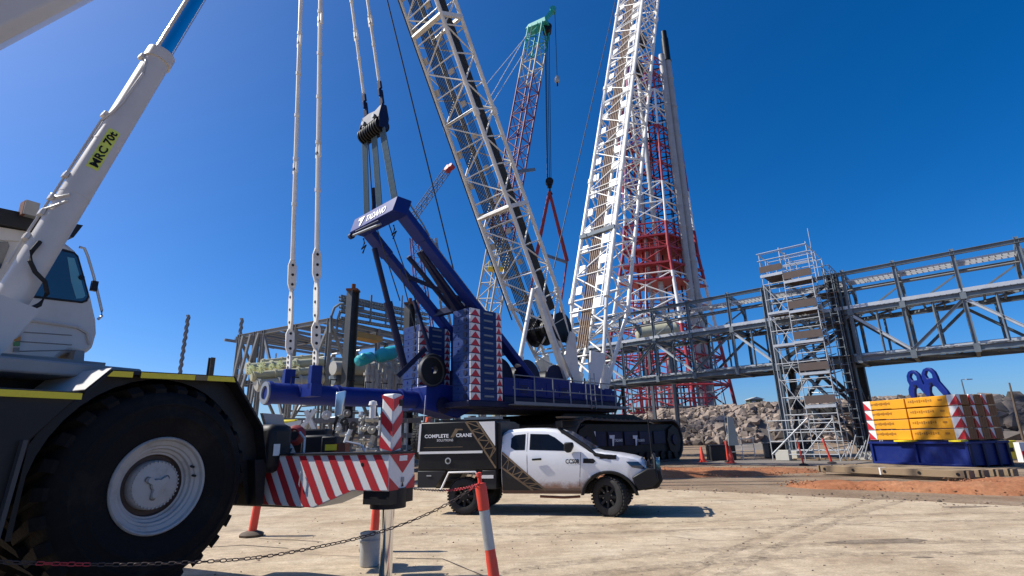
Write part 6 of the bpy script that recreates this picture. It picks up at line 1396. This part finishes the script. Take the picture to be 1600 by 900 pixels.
MB().tube(Cc(na - .006, 1.27, 1.43), Cc(na + .01, 1.27, 1.43), .022, n=6).build('hole', BLACK, beamo); MB().path([Cc(na - .02, .42, 1.36), Cc(na - .03, .42, 1.34), Cc(na - .03, .415, 1.22), Cc(na - .02, .415, 1.20)], .007, 6).build('grab_handle', GALVB, beamo)
# end face with chevron
def endq(f, z): return Cc(na + OUTW * f, nt + .005, z)
h_ = ZT_ - ZB_; b = MB()
b.add([endq(0, ZT_ - .005), endq(1, ZT_ - .005), endq(.5, ZT_ - h_ * .55)], [(0, 1, 2)]); b.add([endq(0, ZT_ - h_ * .62), endq(.42, ZB_ + .004), endq(0, ZB_ + .004)], [(0, 1, 2)]); b.add([endq(1, ZT_ - h_ * .62), endq(1, ZB_ + .004), endq(.58, ZB_ + .004)], [(0, 1, 2)]); b.build('end_chevron', RED, beamo, smooth=0)
MB().box(endq(.5, ZT_ - .05) + cn * .004, ca_ * .14, cn * .004, Z * .055).build('number_plate', WHITEM, beamo); MB().box(endq(.5, ZB_ + .10) + cn * .004, ca_ * .05, cn * .004, Z * .05).build('label_plate', DG, beamo); MB().prism([endq(.46, ZB_ + .03) + cn * .004, endq(.54, ZB_ + .03) + cn * .004, endq(.5, ZB_ + .085) + cn * .004], cn * .002).build('warning_mark', BLACK, beamo)
jc = Cc(na + OUTW * .5, nt - .17, 0)
MB().tube(jc + Z * .98, jc + Z * 1.18, .19, n=20).box(jc + Z * 1.10, ca_ * .42, cn * .34, Z * .14).build('jack_collar', RTBLK, beamo)
jk = MB().tube(jc + Z * .10, jc + Z * 1.05, .068, n=24).build('jack_rod', CHROME, beamo); MB().lathe([(0, .0), (.24, .0), (.24, .05), (.10, .09), (.10, .14), (0, .14)], jc, Z, 24).build('jack_float', RTBLK, beamo)
# upright jack cover with chevrons
JW = .165; jo = Cc(na + .10, nt - .21, ZT_ + .018); JH = .62
cov = MB().frame(jo, ca_ * .17, cn * .16, Z * JH).build('jack_cover', WHITEM, beamo, bevel=.02)
b = MB()
for k in range(3):
    z0 = ZT_ - .10 + k * .27
    for fn, s0, s1 in ((lambda f: Cc(na + .096, nt - .21 + .16 * f, 0), .16, .0), (lambda f: Cc(na + .10 + .17 * f, nt - .046, 0), .0, .16)):
        P = [(f, z0 + s0 + (s1 - s0) * f + e_) for f in (0, 1) for e_ in (0, .135)]
        P = [(f, min(max(z, ZT_ + .022), ZT_ + JH + .012)) for f, z in P]
        b.add([fn(P[i_][0]) + Z * P[i_][1] for i_ in (0, 1, 3, 2)], [(0, 1, 2, 3)])
b.build('red_chevron', RED, cov, smooth=0); MB().lathe([(0, .05), (.04, .04), (.05, 0), (0, 0)], Cc(na + .06, nt - .30, ZT_ + .52), Z, 12).tube(Cc(na + .06, nt - .30, ZT_ + .38), Cc(na + .06, nt - .30, ZT_ + .52), .035, n=10).build('limit_switch', WHITEM, cov)
MB().box(Cc(na + .23, nt - .043, ZT_ + .54), ca_ * .06, cn * .006, Z * .07).build('warning_plate', BLACK, cov)
# far outrigger pair and rear pair, simple but complete
for (a, sgn) in ((na, -1), (-5.0, 1), (-5.0, -1)):
    n0 = -1.3 + sgn * 1.0; n1 = -1.3 + sgn * 2.85
    if a < 0 and sgn > 0: n1 = -1.3 + sgn * 2.0
    bb = MB().frame(Cc(a, n0, 1.05), ca_ * OUTW, cn * (n1 - n0), Z * .42).build('outrigger_beam', WHITEM, rtc, bevel=.012); j2 = Cc(a + OUTW / 2, n1 - sgn * .17, 0); MB().tube(j2 + Z * .1, j2 + Z * 1.1, .068, n=16).build('jack_rod', CHROME, bb); MB().lathe([(0, 0), (.24, 0), (.24, .05), (.1, .1), (0, .14)], j2, Z, 16).build('jack_float', RTBLK, bb)
# mirror on a stalk, hose coil, yellow tagged valve
mq = at(529, 625, 7.6); P = [at(x, y, 7.6) for x, y in ((525, 613), (540, 610), (537, 628), (533, 648), (522, 650))]; MB().prism(P, (0, .05, 0)).build('mirror', mat('mirror_face', (.62, .70, .78), .12, .6, var=.05), rtc, bevel=.01); MB().path([at(527, 650, 7.62), at(524, 660, 7.62), at(520, 685, 7.62), at(526, 712, 7.62)], .028, 8).build('mirror_stalk', BLACK, rtc)
hc = at(457, 680, 6.9)
for k in range(4): MB().lathe([(.085 + .008 * k, -.02), (.105 + .008 * k, 0), (.085 + .008 * k, .02), (.065, 0)], hc + V((.0, .03 * k, .0)), V((.25, -.95, .1)), 20, close=True).build('hose_coil', mat('red_hose', (.25, .03, .03), .6), rtc)
MB().path([at(452, 690, 6.9), at(455, 700, 6.9), at(453, 714, 6.9)], .02, 6).path([at(468, 675, 6.9), at(476, 685, 6.9), at(474, 712, 6.9)], .016, 6).build('hose', GALVB, rtc)
bx('control_box', RTBLK, rtc, at(517, 695, 7.3), (.20, 0, 0), (0, .2, 0), (0, 0, .22), bevel=.02); bx('yellow_tag', YELT, rtc, at(517, 699, 7.17), (.15, 0, 0), (0, .01, 0), (0, 0, .075)); bx('amber_block', RUST, rtc, at(533, 700, 7.3), (.17, 0, 0), (0, .2, 0), (0, 0, .12))
bx('front_cover', GREYP, rtc, at(496, 695, 7.6), (.36, 0, 0), (0, .3, 0), (0, 0, .26), bevel=.03); bx('front_cover', RTBLK, rtc, at(476, 690, 8.0), (.7, .1, 0), (0, .3, 0), (0, 0, .35), bevel=.03)
MB().path([at(540, 690, 7.4), at(560, 694, 7.4), at(566, 697, 7.4), at(570, 706, 7.4)], .018, 6).build('grab_rail', GALVB, rtc)
# ---- superstructure
sp_ = R_(30); sa = V((math.sin(sp_), math.cos(sp_), 0)); sn = V((math.cos(sp_), -math.sin(sp_), 0)); SO = HUB - cn * 1.35 - ca_ * 1.9; SO.z = 0
def SP(x, y, off): return onplane(x, y, sn, SO.dot(sn) + off)
def SS(a, n, z): return SO + sa * a + sn * n + Z * z
MB().tube(SS(0, 0, 2.05), SS(0, 0, 2.35), .85, n=32).build('slew_ring', RTBLK, rtc)
MB().prism([SS(-2.6, -1.1, 2.3), SS(1.9, -1.1, 2.3), SS(1.9, -1.1, 2.42), SS(-2.6, -1.1, 2.45)], sn * 1.9).build('slewing_frame', DG, rtc, bevel=.02)
MB().prism([SS(-2.6, -.28, 2.4), SS(.9, -.28, 2.4), SS(1.15, -.28, 2.9), SS(.6, -.28, 3.1), SS(-1.2, -.28, 4.2), SS(-2.0, -.28, 4.2)], sn * .12).prism([SS(-2.6, .22, 2.4), SS(.9, .22, 2.4), SS(1.15, .22, 2.95), SS(.6, .22, 3.1), SS(-1.2, .22, 4.2), SS(-2.0, .22, 4.2)], sn * .12).build('boom_cheek', RTWHITE, rtc)
MB().box(SS(-2.4, -.1, 3.0), sa * 1.2, sn * 2.2, Z * 1.2).build('counterweight', RTWHITE, rtc, bevel=.08)
# cab, set on the far side of the boom
CO_ = -.62; CW_ = .95
def CP(x, y): return SP(x, y, CO_)
cab_pts = [(-60, 556), (-60, 372), (-20, 362), (60, 374), (104, 378), (120, 392), (131, 420), (143, 460), (152, 500), (153, 520), (146, 545), (138, 550), (128, 553), (108, 550), (96, 556), (88, 565), (20, 560)]
cabo = MB().prism([CP(x, y) for x, y in cab_pts], -sn * CW_).build('cab', RTWHITE, rtc, bevel=.05)
def cabskin(name, pts, m_, off=.01, th=.006, bev=0): return MB().prism([CP(x, y) + sn * off for x, y in pts], sn * th).build(name, m_, cabo, smooth=0, bevel=bev)
cabskin('window_seal', [(20, 462), (38, 432), (76, 385), (88, 386), (116, 394), (122, 400), (132, 435), (139, 464), (136, 471), (128, 474)], BLACK, .004)
cabskin('cab_window', [(27, 459), (42, 435), (78, 389), (114, 397), (119, 402), (129, 437), (136, 463), (132, 469), (126, 471)], GLASSB, .012, .004)
cabskin('painted_reflection', [(104, 402), (115, 404), (126, 440), (132, 462), (129, 466), (118, 467), (110, 440)], GLASST, .017, .003)  # lighter patch laid on the window to paint a reflection
MB().tube(CP(126, 434) + sn * .02, CP(126, 434) + sn * .03, .03, n=14).build('window_catch', BLACK, cabo)
cabskin('left_window', [(-60, 420), (-60, 378), (12, 378), (14, 385), (0, 420)], GLASSB, .01, .004)
b = MB().path([CP(20, 498) + sn * .012, CP(60, 502) + sn * .012, CP(120, 511) + sn * .012, CP(136, 520) + sn * .012, CP(140, 538) + sn * .012], .022, 6); b.build('body_moulding', RTWHITE, cabo)
for y in (518, 533, 549): MB().path([CP(24, y) + sn * .004, CP(112, y + 6 if y < 545 else y - 2) + sn * .004], .006, 4).build('panel_line', DG, cabo)
for k, (y, c) in enumerate(((518, (.45, .05, .03)), (526, (.45, .2, .03)), (534, (.08, .22, .08)), (543, (.2, .2, .2)))): cabskin('warning_decal', [(23 - k, y), (33 - k, y), (32 - k, y + 7), (22 - k, y + 7)], mat('decal_%d' % k, c, .5), .014, .002)
MB().prism([SP(x, y, CO_ + .1) for x, y in ((-60, 312), (130, 352), (115, 371), (98, 368), (-60, 338))], -sn * (CW_ + .2)).build('roof_guard', RTBLK, cabo)
MB().prism([SP(x, y, CO_ + .02) for x, y in ((-60, 345), (100, 371), (100, 380), (-60, 372))], -sn * (CW_ + .04)).build('roof_panel', RTWHITE, cabo)
b = MB().path([CP(124, 386), CP(132, 388), CP(137, 400), CP(146, 430), CP(152, 455), CP(159, 485), CP(159, 494), CP(153, 499)], .016, 8); b.build('front_handrail', GALVB, cabo); MB().box(CP(147, 447), sa * .06, sn * .05, Z * .12).build('mirror_bracket', BLACK, cabo)
MB().path([CP(97, 372) + sn * .02, CP(94, 362) + sn * .02, CP(99, 358) + sn * .02, CP(102, 366) + sn * .02], .012, 6).build('lifting_eye', RTWHITE, cabo)
bx('work_lamp', RUST, rtc, SP(36, 326, -.5), sa * .03, sn * .12, Z * .16); bx('work_lamp', DG, rtc, SP(45, 328, -.5), sa * .12, sn * .16, Z * .16)
MB().prism([CP(x, y) + sn * .1 for x, y in ((112, 548), (126, 550), (124, 575), (120, 588), (88, 587), (88, 582), (104, 578))], -sn * .5).build('cab_bracket', DG, cabo); MB().box(SS(1.0, -.5, 2.52), sa * 2.0, sn * .5, Z * .14).build('cab_mount', DG, cabo)
for k in range(6): q0 = SP(2 + k * 17, 580, -.2); MB().box(q0, sa * .25, sn * .2, Z * (.08 + .05 * (k % 3))).build('deck_fitting', DG if k % 2 else GREYP, rtc)
# lift cylinder and boom
lc0, lc1 = SP(-6, 506, 0), SP(252, 86, 0); ld = (lc1 - lc0).normalized()
lcy = MB().tube(lc0 - ld * .1, lc1, .140, n=40).tube(lc1 - ld * .16, lc1, .158, n=40).tube(lc0 + ld * 1.5, lc0 + ld * 1.53, .1425, n=40).tube(lc1 - ld * 1.55, lc1 - ld * 1.53, .1425, n=40).build('lift_cylinder', RTWHITE, rtc)
MB().tube(lc1, lc1 + ld * 2.6, .105, n=32).build('cylinder_rod', CHROME, lcy)
MB().lathe([(0, -.12), (.19, -.12), (.19, .12), (0, .12)], lc0, sn, 24).tube(lc0 - sn * .3, lc0 + sn * .3, .1, n=16).build('cylinder_pin', RTWHITE, lcy)
sx = sn; sy = sx.cross(ld)
def cyl(t, an, r=.16):
    r -= .015; return lc0 + ld * t + (sx * math.cos(an) + sy * math.sin(an)) * r
LC = (lc1 - lc0).length
sgn_ = 1 if sy.dot(-fw) > 0 else -1
pp = [cyl(LC - .14, 1.9, .17), cyl(LC - .3, .9, .165), cyl(LC - .5, .6, .165), cyl(LC - 1.0, .75, .165), cyl(LC - 1.18, 1.0, .165), cyl(LC - 1.3, 1.6, .17), cyl(LC - 2.4, 1.9, .175), cyl(LC - 2.6, 1.9, .18), cyl(.6, 2.0, .19)]
b = MB().path(pp, .014, 6); b.path([cyl(LC - 2.35, 1.9, .19), cyl(LC - 2.42, 1.0, .18), cyl(LC - 2.35, .5, .165)], .012, 6); b.path([cyl(1.25, 2.0, .19), cyl(1.25, 1.0, .18), cyl(1.38, .4, .165)], .012, 6); b.build('hydraulic_pipe', RTWHITE, lcy)
for t_ in (LC - .2, LC - 1.2, LC - 2.1, LC - 2.6, 1.4, .9): MB().box(cyl(t_, 1.7, .175), sx * .09, ld * .07, sy * .04).build('pipe_clamp', RTWHITE, lcy, bevel=.008)
b = MB().path([SP(62, 378, .15), SP(50, 392, .2), SP(47, 408, .2), SP(55, 425, .2), SP(70, 440, .2), SP(74, 458, .2), SP(62, 476, .2), SP(40, 486, .2), SP(14, 478, .2)], .022, 8); b.build('hydraulic_hose', RUBBER, lcy)
# plate with the crane's code
pc = at(149, 236, (SP(149, 236, 0).y)); pc = SP(149, 236, 0); an_ = .0
best = max((k / 20 for k in range(-31, 32)), key=lambda a: (sx * math.cos(a) + sy * math.sin(a)).dot((CAMP - pc).normalized()))
off_ = best; tt_ = (pc - lc0).dot(ld); nrm = (sx * math.cos(off_) + sy * math.sin(off_)); cx_ = lc0 + ld * tt_ + nrm * .143; tX = ld; tY = nrm.cross(tX).normalized()
pl = MB(); NP = 7; vs = []
for k in range(NP):
    a = off_ + (k / (NP - 1) - .5) * .82
    for s in (-.28, .28): vs.append(lc0 + ld * (tt_ + s) + (sx * math.cos(a) + sy * math.sin(a)) * .144)
pl.add(vs, [(2 * k, 2 * k + 1, 2 * k + 3, 2 * k + 2) for k in range(NP - 1)]); plo = pl.build('code_plate', mat('plate_lime', (.62, .68, .10), .5), lcy)
text('lettering', 'MRC 70t', cx_, tX, tY, .085, BLACK, lcy, width=.50, bold=.03, lift=.006)
bm0, bm1 = SP(0, 66, .25), SP(133, -4, .25); bdv = (bm1 - bm0).normalized(); bup = bdv.cross(sn).normalized(); bup = bup if bup.z > 0 else -bup
b0 = bm0 - bdv * 2.6; B_ = MB()
pr = [(-.62, .10), (-.50, .0), (-.10, .0), (.0, .10), (.0, .75), (-.62, .75)]
B_.prism([b0 + sn * x + bup * y for x, y in pr], bdv * 9.5); bo = B_.build('telescopic_boom', RTWHITE, rtc, bevel=.02)
MB().path([b0 + sn * .004 + bup * .30, b0 + bdv * 9.4 + sn * .004 + bup * .30], .008, 4).build('seam', DG, bo)
pr = [(-.57, .13), (-.48, .05), (-.12, .05), (-.05, .13), (-.05, .70), (-.57, .70)]; MB().prism([b0 + bdv * 9.5 + sn * x + bup * y for x, y in pr], bdv * 3.0).build('boom_stage', RTWHITE, bo)

# ================================================================== FOREGROUND: bollards, bucket, chain
bt = at(750, 752, 5.3); bb_ = at(772, 915, 5.0); gg = V((bt.x + .19, bt.y - .02, 0))
bollard(gg, bt, 'orange bollard with grey sleeve holding the chain in the foreground', True, .043)
p = gnd(393, 838); tp = at(403, 790, p.y); bollard(V((p.x, p.y, 0)), V((tp.x + .04, p.y, 1.15)), 'orange bollard leaning behind the big black tyre', True, .06)
p = gnd(583, 862); bollard(V((p.x, p.y, 0)), V((p.x + .03, p.y, 1.15)), 'orange bollard standing behind the white bucket', True, .055)
p = gnd(577, 884); p.z = 0; t = thing('bucket', 'dirty white plastic bucket beside the chrome outrigger leg', 'bucket', p)
MB().lathe([(0, .005), (.125, .005), (.132, .02), (.150, .40), (.156, .40), (.156, .43), (.148, .43), (.128, .05), (0, .05)], p, Z, 32).build('pail', BUCKET, t)
MB().lathe([(.153, .33), (.162, .33), (.162, .345), (.153, .345)], p, Z, 32, close=True).build('rim_band', BUCKET, t); MB().path([p + V((.155 * math.cos(a), .155 * math.sin(a) - .02 * math.sin(a), .37 - .10 * math.sin(a))) for a in [math.pi + math.pi * k / 10 for k in range(11)]], .005, 5).build('bail', STEELD, t)
# chain of single links
def link_mesh(nm, m_, L=.050, W=.030, r=.0042):
    pts = []; hl, hw = L / 2 - W / 2, W / 2 - r
    for k in range(7): a = -math.pi / 2 + math.pi * k / 6; pts.append(V((hl + hw * math.cos(a), hw * math.sin(a), 0)))
    for k in range(7): a = math.pi / 2 + math.pi * k / 6; pts.append(V((-hl + hw * math.cos(a), hw * math.sin(a), 0)))
    b = MB(); n = len(pts); ring_ = []; k_ = 5
    for i, p_ in enumerate(pts):
        d = (pts[(i + 1) % n] - pts[i - 1]).normalized(); s = V((-d.y, d.x, 0))
        ring_ += [p_ + s * (r * math.cos(2 * math.pi * q / k_)) + Z * (r * math.sin(2 * math.pi * q / k_)) for q in range(k_)]
    b.add(ring_, [(i * k_ + q, i * k_ + (q + 1) % k_, ((i + 1) % n) * k_ + (q + 1) % k_, ((i + 1) % n) * k_ + q) for i in range(n) for q in range(k_)])
    return b.mesh(nm, m_, 60)
LK, LKR = link_mesh('chain_link', DKCHAIN), link_mesh('red_chain_link', REDCHAIN)
def chain(lab, pts, redrange=lambda f: False):
    P = []
    for i in range(len(pts) - 1):   # smooth curve through the points
        p0_, p1_, p2_, p3_ = pts[max(0, i - 1)], pts[i], pts[i + 1], pts[min(len(pts) - 1, i + 2)]
        for k in range(24):
            t_ = k / 24; P.append(.5 * ((2 * p1_) + (p2_ - p0_) * t_ + (2 * p0_ - 5 * p1_ + 4 * p2_ - p3_) * t_ ** 2 + (3 * p1_ - p0_ - 3 * p2_ + p3_) * t_ ** 3))
    P.append(pts[-1]); t = thing('barrier_chain', lab, 'chain', pts[0], group='barrier chains'); d = 0; acc = 0; pitch = .0405; i = 0; L_ = sum((b_ - a_).length for a_, b_ in zip(P, P[1:])); s = 0; k = 0; run = 0
    while True:
        tgt = k * pitch
        while i < len(P) - 2 and run + (P[i + 1] - P[i]).length < tgt: run += (P[i + 1] - P[i]).length; i += 1
        if tgt > L_: break
        seg = (P[i + 1] - P[i]); p_ = P[i] + seg.normalized() * (tgt - run); X = seg.normalized(); Y_ = X.cross(Z).normalized(); Zv = Y_.cross(X) * -1
        a = R_(40 + 90 * (k % 2) + random.uniform(-14, 14)); Ya = Y_ * math.cos(a) + Zv * math.sin(a); Za = X.cross(Ya)
        o = link('chain_link', LKR if redrange(tgt / L_) else LK, t); o.matrix_basis = Matrix(((X.x, Ya.x, Za.x, p_.x), (X.y, Ya.y, Za.y, p_.y), (X.z, Ya.z, Za.z, p_.z), (0, 0, 0, 1))); k += 1
    return t
ctop = at(747, 757, 5.22)
chain('long dark barrier chain sagging from the bollard past the big tyre', [ctop, at(700, 787, 5.1), at(640, 815, 5.0), at(570, 838, 4.85), at(490, 856, 4.65), at(410, 870, 4.4), at(330, 877, 4.2), at(210, 882, 3.95), at(90, 881, 3.72), at(-30, 876, 3.55), at(-200, 860, 3.35)], lambda f: .735 < f < .80 or f < .03)
chain('short barrier chain running from the bollard behind the striped outrigger', [ctop, at(725, 763, 5.6), at(700, 766, 6.0), at(670, 765.5, 6.5), at(635, 762, 7.0), at(600, 752, 7.5)], lambda f: f < .35)
for o in scn.objects:
    if '_o' in o: del o['_o']
